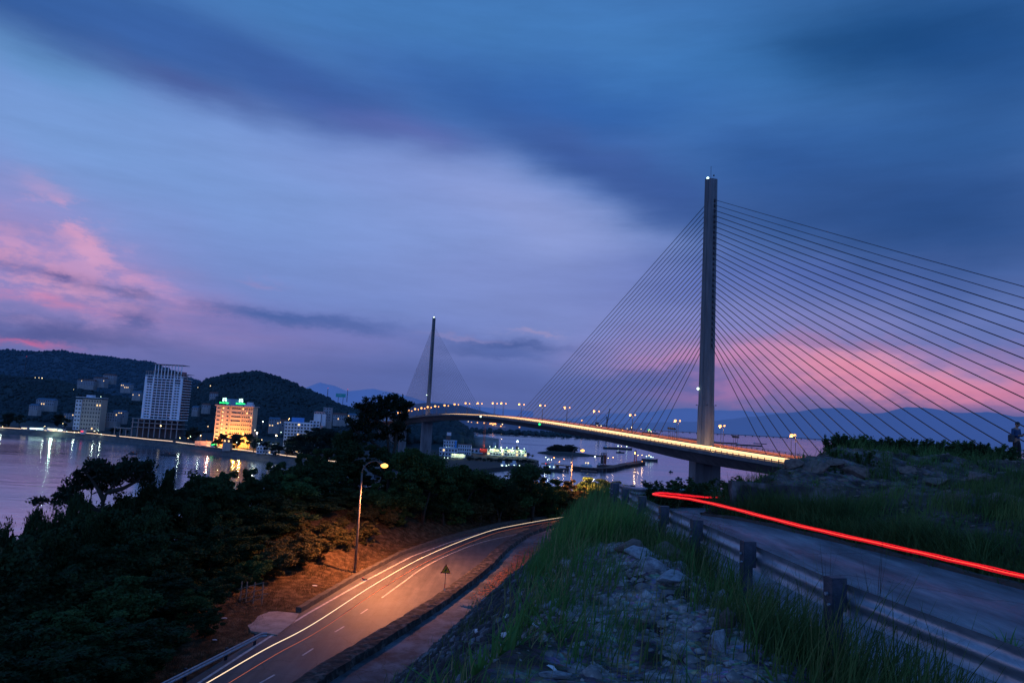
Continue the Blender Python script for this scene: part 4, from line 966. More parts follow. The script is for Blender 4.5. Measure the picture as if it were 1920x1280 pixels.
house(636,788,1000,18,10,8,'pale villa with red roof on the hill right of the stepped hotel','roofred','dimwall',.1)
house(660,786,980,14,9,6,'small pale house beside the red roofed villa','roofblue','dimwall',-.1)
house(513,800,850,12,9,9,'narrow gabled white house above the low hotel wing','roofblue','dimwall',.2)
house(527,800,870,14,8,7,'low house with a lit orange front behind the stepped hotel','roofred','dimwall',0,.6)
house(597,795,820,12,9,14,'pale block rising behind the stepped hotel','dimwall','dimwall',0,.05,False)
house(612,790,830,9,8,16,'tall narrow white block next to the pale block','dimwall','dimwall',0,.05,False)
house(160,722,1300,30,12,9,'terrace of pale houses on the slope, leftmost','roofred','dimwall',.05,.04)
house(185,718,1310,22,12,9,'terrace of pale houses on the slope, left of the two wooded knolls','roofred','dimwall',-.1,.04)
house(203,712,1330,20,12,9,'pale house with red roof highest on the slope','roofred','dimwall',.1,.02)
house(235,728,1250,18,10,7,'pale house just left of the unfinished tower on the slope','roofblue','dimwall',0,.08)
house(255,742,1200,14,9,6,'grey house close beside the unfinished tower','roofblue','dimwall',0,.12)
house(84,760,1000,24,10,8,'blue grey low building among trees left of the white hotel','roofblue','dimwall',.1,.08)
house(62,768,980,12,9,6,'small blue grey house at the foot of the left spur','roofblue','dimwall',0,.1)
house(128,788,960,14,10,9,'small grey block touching the white hotel on its left','roofblue','dimwall',0,.08,False)
house(205,790,950,20,10,11,'grey flat block right of the white hotel','dimwall','dimwall',0,.08,False)
house(222,783,960,16,9,8,'gabled grey house between the white hotel and the tower','roofblue','dimwall',0,.08)
house(400,744,1150,12,9,6,'white house with a lamp on the hill above the pink hotel','roofred','dimwall',.2,.1)
house(384,765,1050,10,8,5,'small house right of the unfinished tower on the slope','roofred','dimwall',0,.3)
house(365,770,1050,9,8,5,'low shed close to the right side of the tower','roofblue','dimwall',0,.1)
house(425,830,720,8,6,3.5,'small lit shop between tower and pink hotel','roofred','rust',0,.9,False)
house(640,836,760,14,9,7,'pale house half hidden in trees above the promenade end','roofblue','dimwall',.1,.05)
# shops of the waterfront with bright fronts
for i, (px, py, w, h, mt) in enumerate(((62,800,9,4,'whitelamp'),(74,803,11,4,'whitelamp'),(98,806,14,4.5,'dimwarm'),(113,808,6,3.5,'whitelamp'),(46,797,8,3.5,'dimwarm'),(154,808,3.5,6,'redneon'),(432,836,4,3.5,'redneon'),(402,824,7,5,'green'))):
    p = W(px, py, 902-30*(px > 300)*4-(28 if px > 140 else 0)); r = empty('shop', (p.x, p.y, prom_z)); tag(r, 'small waterfront shop with a lit front, %s from the left' % ORD[i], 'shop', 'shops along the promenade')
    MB().box((0,3,h/2), (w,6,h)).build('wall', M['white'], r); MB().box((0,-.1,h*.55), (w*.85,.14,h*.28)).build('lit_front', M[mt], r); MB().box((0,2.6,h+.2), (w+1,8,.35)).build('awning', M['roofblue'], r)
# teal hoarding and mast on the hill shoulder
p = W(639,741,1450); r = empty('billboard', (p.x, p.y, p.z-22)); tag(r, 'teal roadside billboard on the hill shoulder', 'billboard')
MB().box((0,0,22), (20,1.2,7.2)).build('board', M['teal'], r); MB().box((-3,-.7,23), (9,.1,.8)).build('lettering', M['white'], r); MB().tube([(-5,1,-4),(-5,1,20)], .5).build('leg', M['darksteel'], r); MB().tube([(5,1,-4),(5,1,20)], .5).build('leg', M['darksteel'], r)
def mast(px, py, Y, h, label):
    p = W(px, py, Y); r = empty('radio_mast', (p.x, p.y, p.z-h)); tag(r, label, 'mast', 'masts on the hills')
    m = MB()
    for a in range(3): m.tube([(1.3*math.cos(a*2.09), 1.3*math.sin(a*2.09), 0),(.25*math.cos(a*2.09), .25*math.sin(a*2.09), h)], .22, 5)
    for k in range(10): m.tube([(1.2*math.cos(k*2.09)*(1-k/11), 1.2*math.sin(k*2.09)*(1-k/11), h*k/10),(1.2*math.cos(k*2.09+2.09)*(1-k/11), 1.2*math.sin(k*2.09+2.09)*(1-k/11), h*(k+1)/10)], .14, 4)
    m.build('lattice', M['darksteel'], r); MB().ball((0,0,h+.5), .5).build('beacon', M['redneon'], r)
mast(652,730,1450,26,'slim mast beside the teal billboard'); mast(615,728,1420,26,'slim mast on the hill left of the teal billboard'); mast(50,668,1750,46,'faint lattice mast on the left ridge')
# whitish building behind the open pine
p = W(720,838,950); r = empty('apartment_block', (p.x-9, p.y, -50)); tag(r, 'pale tall house with a red roof seen through the open pine', 'building')
floors(r, 17, 14, 4, 4.4, int((W(720,778,950).z+46)/4.4), 4, M['white'], ww=.45, wh=.6, lit=.03, seed=22); MB().box((8.5,7,2), (17,14,4)).build('base', M['concrete'], r)
hh = 4+4.4*int((W(720,778,950).z+46)/4.4); m = MB(); m.v = [(-1,-1,hh),(18,-1,hh),(18,15,hh),(-1,15,hh),(8.5,7,hh+5)]; m.f = [(0,1,4),(1,2,4),(2,3,4),(3,0,4),(3,2,1,0)]; m.m = [0]*5; m.build('roof', M['roofred'], r)

# ------------------------------------------------------------------ port buildings
def blk(px, py, Y, w, d, h, label, cols, ns, wallm='white', lit=.1, rz=0, slab=None, roofm='white', cat='building', z=-48.6):
    p = W(px, py, Y); r = empty('port_building', (p.x, p.y, z), rz); tag(r, label, cat)
    floors(r, w, d, 0, h/ns, ns, cols, M[wallm], lit=lit, ww=.55, wh=.5, x0=0, slab=slab, seed=int(px)); MB().box((w/2, d/2, h+.3), (w+.8, d+.8, .6)).build('roof', M[roofm], r); return r
blk(822,868,860,22,12,9,'low white port office at the foot of the headland',6,2,slab=M['white'])
r = blk(830,856,900,16,12,17,'white stepped office with a blue stair strip',5,4,slab=M['white']); MB().box((15.6,-.3,9), (2.4,1,17)).build('stair_strip', M['blue'], r); MB().box((5,5,20), (5,4,5)).build('roof_hut', M['rust'], r)
MB().box((6,3,25.5), (5.5,.4,4)).build('roof_board', M['white'], r); MB().tube([(6,3.3,17),(6,3.3,24)], .2).build('board_post', M['darksteel'], r)
blk(857,862,900,17,12,13,'port office with a pink upper storey',6,3,roofm='roofred',slab=M['white'])
blk(862,842,1050,14,10,7,'small white house on the headland slope behind the port office',4,2)
blk(882,850,960,16,10,6,'low shed with blue roof next to the crane',3,1,roofm='roofblue')
r = blk(913,856,930,52,10,8.5,'long yellow-green floodlit building on the quay',14,2,wallm='white',lit=.35,roofm='roofblue')
for k in range(7): MB().tube([(3+k*7.5,-4,0),(3+k*7.5,-4,11)], .12,5).build('lamp_post', M['darksteel'], r); MB().ball((3+k*7.5,-4,11.3), .55).build('bulb', M['whitelamp'], r)
for k in range(4): add_point(r, (6+k*13,-3.4,9.5), 3600, (.8,1,.42), .5)
for k in range(9): MB().box((6+k*5,-.5,4), (.5,.9,8)).build('column', M['white'], r)
p = W(857,871,830); r = empty('canopy', (p.x-9,p.y,-48.6)); tag(r, 'lit yellowish pavilion with columns below the white port office', 'pavilion')
MB().box((9,5,5.3), (19,11,.6)).build('roof', M['roofblue'], r)
for k in range(6): MB().box((1+k*3.2,0,2.6), (.5,.5,5)).build('column', M['white'], r)
MB().box((9,8,2.5), (17,3,5)).build('wall', M['white'], r); add_point(r, (5,3,4.4), 1500, (.9,1,.5), .4); add_point(r, (13,3,4.4), 1500, (.9,1,.5), .4)
# tanks
for px, py, Y, rad, h, lab in ((872,838,1130,19,20,'large pale cylindrical storage tank, the one half behind the headland'),(905,846,1090,24,17,'wide pale storage tank right behind the red crane')):
    p = W(px, py, Y); r = empty('storage_tank', (p.x, p.y, -49)); tag(r, lab, 'tank', 'storage tanks')
    MB().lathe((0,0,0), [(rad,0),(rad,h)], 40).build('shell', M['tank'], r, True); MB().lathe((0,0,h), [(rad+.3,0),(rad*.5,rad*.10),(.3,rad*.14)], 40).build('roof', M['tank'], r, True)
    m = MB()
    for k in range(24): a = 2*PI*k/24; m.tube([(rad*1.0*math.cos(a), rad*math.sin(a), h),(rad*math.cos(a), rad*math.sin(a), h+1.2)], .08, 4)
    m.build('railing', M['darksteel'], r)
    if px > 900: MB().box((rad*.72,-rad*.75,8), (5,2.5,9), -.6).build('ladder_cage', M['white'], r)
# red tower crane
p = W(906.5,850,940); r = empty('tower_crane', (p.x,p.y,-48.6)); tag(r, 'red lattice tower crane standing behind the quay building', 'crane')
hc = W(906.5,800,940).z+48.6+6; m = MB(); s = 1.1
for sx in (-s, s):
    for sy in (-s, s): m.bar((sx,sy,0),(sx,sy,hc), .28)
nb = int(hc/2.4)
for k in range(nb):
    z0, z1 = hc*k/nb, hc*(k+1)/nb
    for a_, b_ in (((-s,-s),(s,-s)),((s,-s),(s,s)),((s,s),(-s,s)),((-s,s),(-s,-s))): m.bar((*a_,z0),(*b_,z1), .16); m.bar((*a_,z1),(*b_,z1), .16)
m.build('mast', M['crane'], r)
m = MB(); 
for yv, zv in ((-.7,0),(.7,0),(0,1.4)): m.bar((-14,yv,hc+zv),(22,yv,hc+zv), .2)
for k in range(18): m.bar((-14+k*2,-.7,hc),(-13+k*2,0,hc+1.4), .12); m.bar((-13+k*2,0,hc+1.4),(-12+k*2,-.7,hc), .12)
j = m.build('jib', M['crane'], r); MB().box((-12.5,0,hc-1), (3,1.6,2.6)).build('counterweight', M['concrete'], r); MB().box((1.6,-1.2,hc-1), (1.8,1.5,2)).build('cab', M['crane'], r)
MB().box((0,-.5,5), (10,4,5)).build('base_hut', M['crane'], r); MB().ball((-4,-3,7), .7).build('bulb', M['redneon'], r); add_point(r, (0,-5,9), 1500, (1,.25,.12), .5)
# white globe lamps and other lit posts
def lamp_post(px, py, Y, zb, bulb, rad, label, group, power=0, col=(1,.8,.5), cat='street lamp', pole=True):
    p = W(px, py, Y); r = empty('lamp_post', (p.x, p.y, zb)); tag(r, label, cat, group); h = max(1.5, p.z-zb)
    MB().tube([(0,0,0),(0,0,h)], .12, 5).build('pole', M['darksteel'], r); MB().ball((0,0,h), rad*.62).build('bulb', M[bulb], r)
    if power: add_point(r, (0,-rad-.3,h-.3), power, col, .5)
    return r
for i, (px, py, rr_) in enumerate(((808,872,.62),(818,871.5,.62),(831,874.5,.75),(838.5,877,.75),(832.5,868.5,.6),(826,859.5,.5),(833,859,.5),(850,843,.5),(837,837.5,.45),(842,837.5,.35))):
    lamp_post(px, py, 800 if py > 862 else 880, -48.6, 'whitelamp', rr_, 'white globe lamp by the port gardens, %s from the left' % ORD[i] if i < 4 else 'white lamp of the port offices, %s of the upper ones' % ORD[i-4], 'white globe lamps of the port')
p = W(970.5,826,980); r = lamp_post(970.5,827,980,-49,'whitelamp',2.0,'very bright white floodlight mast right of the long lit building','floodlight masts',9000,(.8,1,.8),'floodlight')
MB().box((0,0,6), (4,4,12)).build('base', M['darksteel'], r)
lamp_post(482,811,690,-46,'warmlamp',1.3,'very bright lamp at the left end of the low white hotel wing','floodlight masts',5000,(1,.95,.7),'floodlight')
lamp_post(518,816,680,-46,'warmlamp',1.3,'very bright lamp in front of the low white hotel wing','floodlight masts',5000,(1,.95,.7),'floodlight')
lamp_post(493,790,900,-40,'whitelamp',1.1,'white lamp on the slope between pink hotel and stepped hotel','floodlight masts',1500,(.9,1,.9),'floodlight')
lamp_post(542,785,1000,-30,'warmlamp',.9,'orange lamp above the stepped hotel on the hill','floodlight masts',800,(1,.6,.3),'floodlight')
for k, (px, py, rr_) in enumerate(((66,707.8,.8),(73,708,.9),(79,708.6,1.3),(138,730,.6),(371,726,.8),(394.5,723,1.1),(362,764,.5),(82,753,.5))): lamp_post(px, py, 1250, W(px,py,1250).z-8, 'warmlamp' , rr_, 'lone warm lamp on the dark hillside, %s of the hill lamps' % ORD[k], 'hill lamps')
PRL = [(5,799.5),(45,803.5),(68,806.5),(84,799),(101,809),(125,811),(139,813.5),(147,812),(159,809.5),(177,807.5),(182,811.5),(184.5,806.8),(190,813.5),(118,793.5),(189,743.5),(338,821),(353,821),(357,818),(376,816),(390,799),(444,829),(478,806),(491,824),(527,810),(560,850),(575,857)]
for i, (px, py) in enumerate(PRL):
    Yp = float(np.interp(px, [0,150,300,450,600], [905,885,806,712,640])); 
    lamp_post(px, py, Yp, prom_z, ['dimwarm','warmlamp','whitelamp'][i % 3], .65, 'promenade lamp, %s from the left along the waterfront' % ORD[i], 'promenade lamps', 500 if i % 3 == 0 else 0, (.9,1,.75))
add_point(None, W(97,806,880), 6000, (.7,1,.75), 1, name='waterfront_light')
# promenade light trail in broken dashes
tr = [(x+1.5, y+16) for x, y in [(p.x, p.y) for p in shore]]
def along(f):   # f from 0..len-1
    i = min(int(f), len(tr)-2); t = f-i; return Vector((tr[i][0]*(1-t)+tr[i+1][0]*t, tr[i][1]*(1-t)+tr[i+1][1]*t, prom_z+.7))
cuts = [(.2,2.35),(2.4,3.05),(3.1,3.6),(3.63,4.3),(4.34,4.95),(5.02,5.5),(5.56,6.0)]
for i, (a_, b_) in enumerate(cuts):
    pts = [along(f)+Vector((0,.6*math.sin(f*9),.12*math.sin(f*13))) for f in np.linspace(a_, b_, 14)]
    glow('light_trail', pts, .30, M['promtrail'], 'pale streak of headlights along the promenade, %s stretch from the left' % ORD[i], 'light trails on the promenade')

# ------------------------------------------------------------------ far harbour: gantry cranes, lamps, trees, ships
def gantry(px, py, Y, sc, label, raised=True):
    p = W(px, py, Y); r = empty('harbour_crane', (p.x, p.y, -49.5)); tag(r, label, 'crane', 'harbour gantry cranes'); r.scale = (sc,)*3
    m = MB()
    for x in (-9, 9):
        for y in (-8, 8): m.bar((x,y,0),(x,y,34), 1.4)
        m.bar((x,-8,12),(x,8,12), 1.2)
    for y in (-8, 8): m.bar((-9,y,34),(9,y,34), 1.4); m.bar((-9,y,12),(9,y,12), 1.2)
    m.build('portal', M['darksteel'], r)
    MB().bar((9,0,34),(9,0,56), 1.8).bar((-9,0,34),(9,0,54), 1.0).build('a_frame', M['darksteel'], r)
    MB().bar((9,0,34),(15,0,74) if raised else (52,0,34), 1.8).build('boom', M['darksteel'], r); MB().bar((-30,0,34),(9,0,34), 1.8).build('back_reach', M['darksteel'], r); MB().bar((-28,0,35),(9,0,55), .5).build('stay', M['darksteel'], r)
    MB().box((-14,0,38), (8,5,5)).build('machine_house', M['darksteel'], r)
    for x in (-14, -4): MB().ball((x,-3,33), 1.6).build('bulb', M['warmlamp'], r)
gantry(1130,806,2200,1.32,'tallest harbour gantry crane with its boom raised')
gantry(1148,806,2300,.95,'low harbour gantry crane just right of the raised boom',False); gantry(1166,808,2400,.85,'smaller harbour gantry crane, second right of the raised boom',False); gantry(1180,809,2400,.75,'smallest harbour gantry crane near the lit ship',False)
far = [(797,791,0),(836,787,0),(848,789.5,1),(853,792,0),(857,788,1),(878,790,0),(884,792,1),(895,792,1),(896,797,1),(905,799,1),(908,792.5,1),(912,797.5,1),(915,796.5,1),(919,794,1),(922,793.5,1),(926,794,1),(929,794.5,1),(917,798,1),(924,796.5,1),(939,799,1),(942,795,0),(974,801,1),(1091,788,1),(1142,803,0),(1166,805,1),(1153,804,0),(1176,803.5,0),(1202,804,0),(1184,800.5,0)]
for i, (px, py, k) in enumerate(far):
    lamp_post(px, py, 2700, -49.5, 'sodiumfar' if k else 'dimwarm', 4.4 if k else 3.0, 'distant orange harbour lamp under the bridge, %s of the row from the left' % ORD[i], 'harbour lamps', 4000 if i % 4 == 0 else 0, (1,.5,.2))
def boat(px, py, Y, L_, w, h, label, kind='barge', lit=None, rz=0, group='boats in the bay'):
    p = G(px, py, WATER); r = empty('boat' if kind != 'barge' else 'barge', (p.x, p.y, WATER), rz); tag(r, label, 'boat' if kind != 'barge' else 'barge', group)
    m = MB(); st = [(-.5,.7,.0),(-.46,.95,0),(0,1,0),(.36,.95,.05),(.46,.6,.3),(.5,.08,.55)]
    for x, k, rs in st:
        for a_, b_ in ((-.5,1),(-.42,0),(-.1,-.25),(.1,-.25),(.42,0),(.5,1)): m.v.append((x*L_, a_*w*k, (b_*h if b_ < 1 else h*(1+rs))))
    n = 6
    for i in range(5):
        for k in range(6): a_ = i*n+k; b_ = i*n+(k+1) % n; m.f.append((a_, b_, b_+n, a_+n)); m.m.append(0)
    m.f += [tuple(range(6))[::-1], tuple(range(30,36))]; m.m += [0,0]; m.build('hull', M['hullm'], r)
    if kind == 'barge': MB().box((-.02*L_,0,h+.3), (L_*.7, w*.75, .8)).build('cargo', M['rust'], r); MB().box((-.42*L_,0,h+1.6), (L_*.08,w*.5,3)).build('cabin', M['white'], r)
    elif kind == 'tug': MB().box((-.05*L_,0,h+1.8), (L_*.35,w*.6,3.6)).box((-.02*L_,0,h+4.8), (L_*.18,w*.4,2.6)).build('cabin', M['white'], r); MB().tube([(-.1*L_,0,h),(-.1*L_,0,h+10)], .2).build('mast', M['darksteel'], r)
    else: MB().box((-.1*L_,0,h+.7), (L_*.3,w*.6,1.5)).build('cabin', M['darksteel'], r)
    for q in (lit or []): MB().ball((q[0]*L_, -w*.3, h+q[1]), q[2]).build('bulb', M[q[3]], r)
    return r
boat(1158,842,0,62,11,3.2,'long dark barge with two white lamps under the bridge deck','barge',[(0,4,1.1,'whitelamp'),(.3,4,1.1,'whitelamp')],.05)
boat(1163,849,0,16,5,2,'small dark launch just below the lamp-lit barge','boat',None,.05)
boat(1359,831,0,95,16,4,'long dark barge right of the near pylon, the nearer of two','barge',None,-.03); boat(1405,835.5,0,95,16,3.5,'long dark barge right of the near pylon, the farther right of two','barge',None,-.03)
boat(1425,832,0,60,9,2,'thin dark barge tip farthest right on the bay','barge',None,0)
boat(1218,864,0,24,9,3,'brightly lit tug at the head of the jetty','tug',[(-.2,4,.8,'whitelamp'),(-.05,5.5,.8,'warmlamp'),(.08,3.5,.8,'whitelamp'),(.2,3,.6,'whitelamp')],-.2)
boat(1035,883,0,22,7,2.6,'small lit ferry beside the round tree','tug',[(-.1,2,.6,'whitelamp'),(.1,2,.6,'whitelamp'),(-.3,5,.5,'redneon')],-.3)
boat(944,879,0,15,5,2,'white lit pleasure boat moored off the quay','tug',[(-.1,1.4,1.0,'whitelamp'),(.2,1.4,.8,'whitelamp')],-.1); boat(964,878,0,19,5,2,'long low lit boat moored beside the pleasure boat','tug',[(-.3,1.4,.6,'whitelamp'),(.0,1.4,.6,'whitelamp'),(.3,1.4,.6,'whitelamp')],-.1)
boat(249,851,0,8,2.8,1.0,'tiny dark rowing boat alone on the left water','boat',None,.1); boat(316,853,0,14,3.6,1.3,'small dark fishing boat with raised bow, right of the rowing boat','boat',None,.2)
boat(1273,898,0,7,2.5,1,'small dark skiff near the near pier','boat',None,.1); boat(1258,885,0,5,2,.8,'tiny dark skiff above the bend guard rail','boat',None,0)
p = W(1219,802,5200); r = empty('ship', (p.x,p.y,WATER)); tag(r, 'distant ship with green and warm lights beyond the harbour cranes', 'ship')
MB().box((0,0,4), (120,20,10)).build('hull', M['hullm'], r); MB().box((-10,0,18), (16,14,22)).build('cabin', M['darksteel'], r)
for x, z_, mt in ((-16,26,'green'),(-8,28,'dimwarm'),(-2,24,'green'),(4,16,'dimwarm'),(10,12,'dimwarm'),(-12,16,'dimwarm')): MB().ball((x,-12,z_), 3.5).build('bulb', M[mt], r)

# jetty with trestle, platform, lamps
j0 = G(1018,868,WATER+4); j1 = G(1112,877,WATER+4); j2 = G(1140,876,WATER+4); j3 = G(1168,870,WATER+4); j4 = G(1205,864,WATER+4)
r = empty('jetty', (j0.x, j0.y, WATER)); tag(r, 'long rusty jetty on piles running out from the port to the lit tug', 'jetty')
off = Vector((j0.x, j0.y, WATER))
def rel(p): return Vector((p.x-off.x, p.y-off.y, 0))
for a_, b_, wd in ((j0,j1,6),(j1,j2,7),(j2,j3,8),(j3,j4,12)):
    A, B = rel(a_), rel(b_); d = B-A; q = math.atan2(d.y, d.x); c = (A+B)/2; MB().box((c.x,c.y,3.6), (d.length+1, wd, 1.1), q).build('deck', M['rust'], r)
    n = max(2, int(d.length/13))
    for k in range(n): pp = A.lerp(B, (k+.5)/n); MB().box((pp.x,pp.y,1), (1.3,wd*.8,5), q).build('pile', M['darksteel'], r)
    m = MB(); m.bar((A.x,A.y-wd/2,5.6),(B.x,B.y-wd/2,5.6), .2); m.build('handrail', M['darksteel'], r)
pf = rel(G(1104,888,WATER)); MB().box((pf.x,pf.y,2.8), (16,9,1.2)).build('platform', M['rust'], r); pf = rel(G(1052,883,WATER)); MB().box((pf.x,pf.y,2.6), (17,9,1.2)).build('platform', M['rust'], r)
for k in range(6): MB().box((pf.x-7+k*2.8,pf.y,.6), (.8,7,4)).build('pile', M['darksteel'], r)
for i, (px, py, mt, rr_) in enumerate(((1023,857,'whitelamp',.6),(1029,860,'whitelamp',.55),(1026.5,861,'whitelamp',.5),(1034,861.5,'whitelamp',.6),(1039,858,'sodiumfar',.75),(1057.5,860,'sodiumfar',.7),(1031.5,867,'sodiumfar',.7),(1049,865.5,'sodiumfar',.75),(1071,866,'dimwarm',.7),(1115.5,856,'whitelamp',1.5),(1128,859.5,'dimwarm',.6),(1140.5,858,'dimwarm',.7),(1149.5,857,'dimwarm',.7),(1190.5,849,'sodiumfar',1.3),(1196.5,853,'dimwarm',.8),(1204,852.5,'dimwarm',.8),(1204,865,'sodiumfar',.5))):
    p0 = G(px, 870 if px < 1100 else 868, WATER+4); lamp_post(px, py, p0.y, WATER+4, mt, rr_, 'jetty lamp, %s from the shore' % ORD[i], 'lamps of the jetty', 1600 if rr_ > 1 else 350, (1,.55,.25) if mt != 'whitelamp' else (.85,1,.85))
b1 = boat(1102,882,0,34,11,3,'dark work barge with a lit wheelhouse at the jetty','tug',[(.0,5.6,.6,'warmlamp'),(-.08,5.6,.5,'warmlamp')],-.05); boat(1140,878,0,26,10,3.5,'dark work barge moored right of the wheelhouse barge','barge',None,.05)
for px, lab, mt in ((1128.5,'dark blue steel loading tower on the jetty, left of the red one','darksteel'),(1134,'red steel loading tower on the jetty','crane')):
    p0 = G(px, 873, WATER+4); r = empty('loading_tower', (p0.x, p0.y, WATER+4)); tag(r, lab, 'tower', 'loading towers of the jetty'); hh = W(px,849,p0.y).z-WATER-4
    m = MB()
    for sx in (-1.2,1.2):
        for sy in (-1.2,1.2): m.bar((sx,sy,0),(sx,sy,hh), .4)
    for k in range(6): m.bar((-1.2,-1.2,hh*k/6),(1.2,-1.2,hh*(k+1)/6), .25); m.bar((-1.2,-1.2,hh*(k+1)/6),(1.2,-1.2,hh*(k+1)/6), .25); m.bar((1.2,-1.2,hh*k/6),(1.2,1.2,hh*(k+1)/6), .25)
    m.build('lattice', M[mt], r); MB().box((0,0,hh*.5), (1.8,1.8,hh*.7)).build('panel', M[mt], r); MB().box((0,0,hh), (3,3,.6)).build('top_platform', M['darksteel'], r)
p0 = G(1191,867,WATER+4); r = empty('light_tower', (p0.x,p0.y,WATER+4)); tag(r, 'reddish lattice light tower near the end of the jetty', 'tower'); m = MB(); hh = 15
for sx in (-1.6,1.6):
    for sy in (-1.6,1.6): m.bar((sx,sy,0),(sx*.4,sy*.4,hh), .4)
for k in range(5): m.bar((-1.5,-1.5,hh*k/5),(1.3,-1.3,hh*(k+1)/5), .25)
m.build('lattice', M['crane'], r); MB().box((0,0,hh+.4),(2.4,2.4,.8)).build('top_platform', M['darksteel'], r)

# ------------------------------------------------------------------ trees
def leaf_quads(C, size, rs, aspect=1.8, flat=0):
    n = len(C); d = rs.normal(0, 1, (n,3)); d[:,2] *= (1-flat); d /= np.linalg.norm(d, axis=1)[:,None]
    e = rs.normal(0, 1, (n,3)); e -= d*(e*d).sum(1)[:,None]; e /= np.linalg.norm(e, axis=1)[:,None]
    s = size*rs.uniform(.6, 1.35, (n,1)); a = d*s*aspect*.5; b = e*s*.5
    V = np.stack([C-a, C+b, C+a, C-b], 1).reshape(-1,3); FQ = np.arange(4*n).reshape(n,4); return V, FQ
CUSTOM = {
 'flatpine': (200, 866, 38., [[(200,1250),(197,1120),(201,1020),(198,960),(205,925),(222,900),(238,888)],[(198,960),(180,945),(155,938),(132,936)],[(203,935),(190,915),(176,898),(165,888)],[(210,920),(235,912),(258,898),(270,886)]],
   [(112,938),(124,942),(118,922),(134,914),(148,926),(140,938),(152,900),(160,884),(172,876),(168,896),(186,884),(184,902),(200,874),(214,880),(204,894),(226,872),(238,880),(226,892),(250,872),(262,882),(272,874),(246,894),(180,918),(162,912),(262,894),(214,904)]),
 'raggedpine': (732, 742, 27., [[(738,1010),(740,900),(737,850),(731,810),(727,780),(722,757)],[(741,880),(748,830),(749,790),(752,762)],[(738,860),(718,838),(700,826),(684,818)],[(730,800),(712,790),(696,782),(684,776)]],
   [(736,746),(724,750),(744,752),(714,758),(732,760),(722,768),(742,766),(756,752),(758,764),(754,776),(763,760),(700,754),(704,766),(692,764),(684,772),(678,766),(698,776),(712,776),(734,778),(746,784),(708,786),(690,786),(752,796),(760,802),(744,804),(672,800),(664,796),(680,804),(668,806),(690,810),(700,800),(724,806),(734,816),(712,822),(696,822),(684,828),(752,820)])}
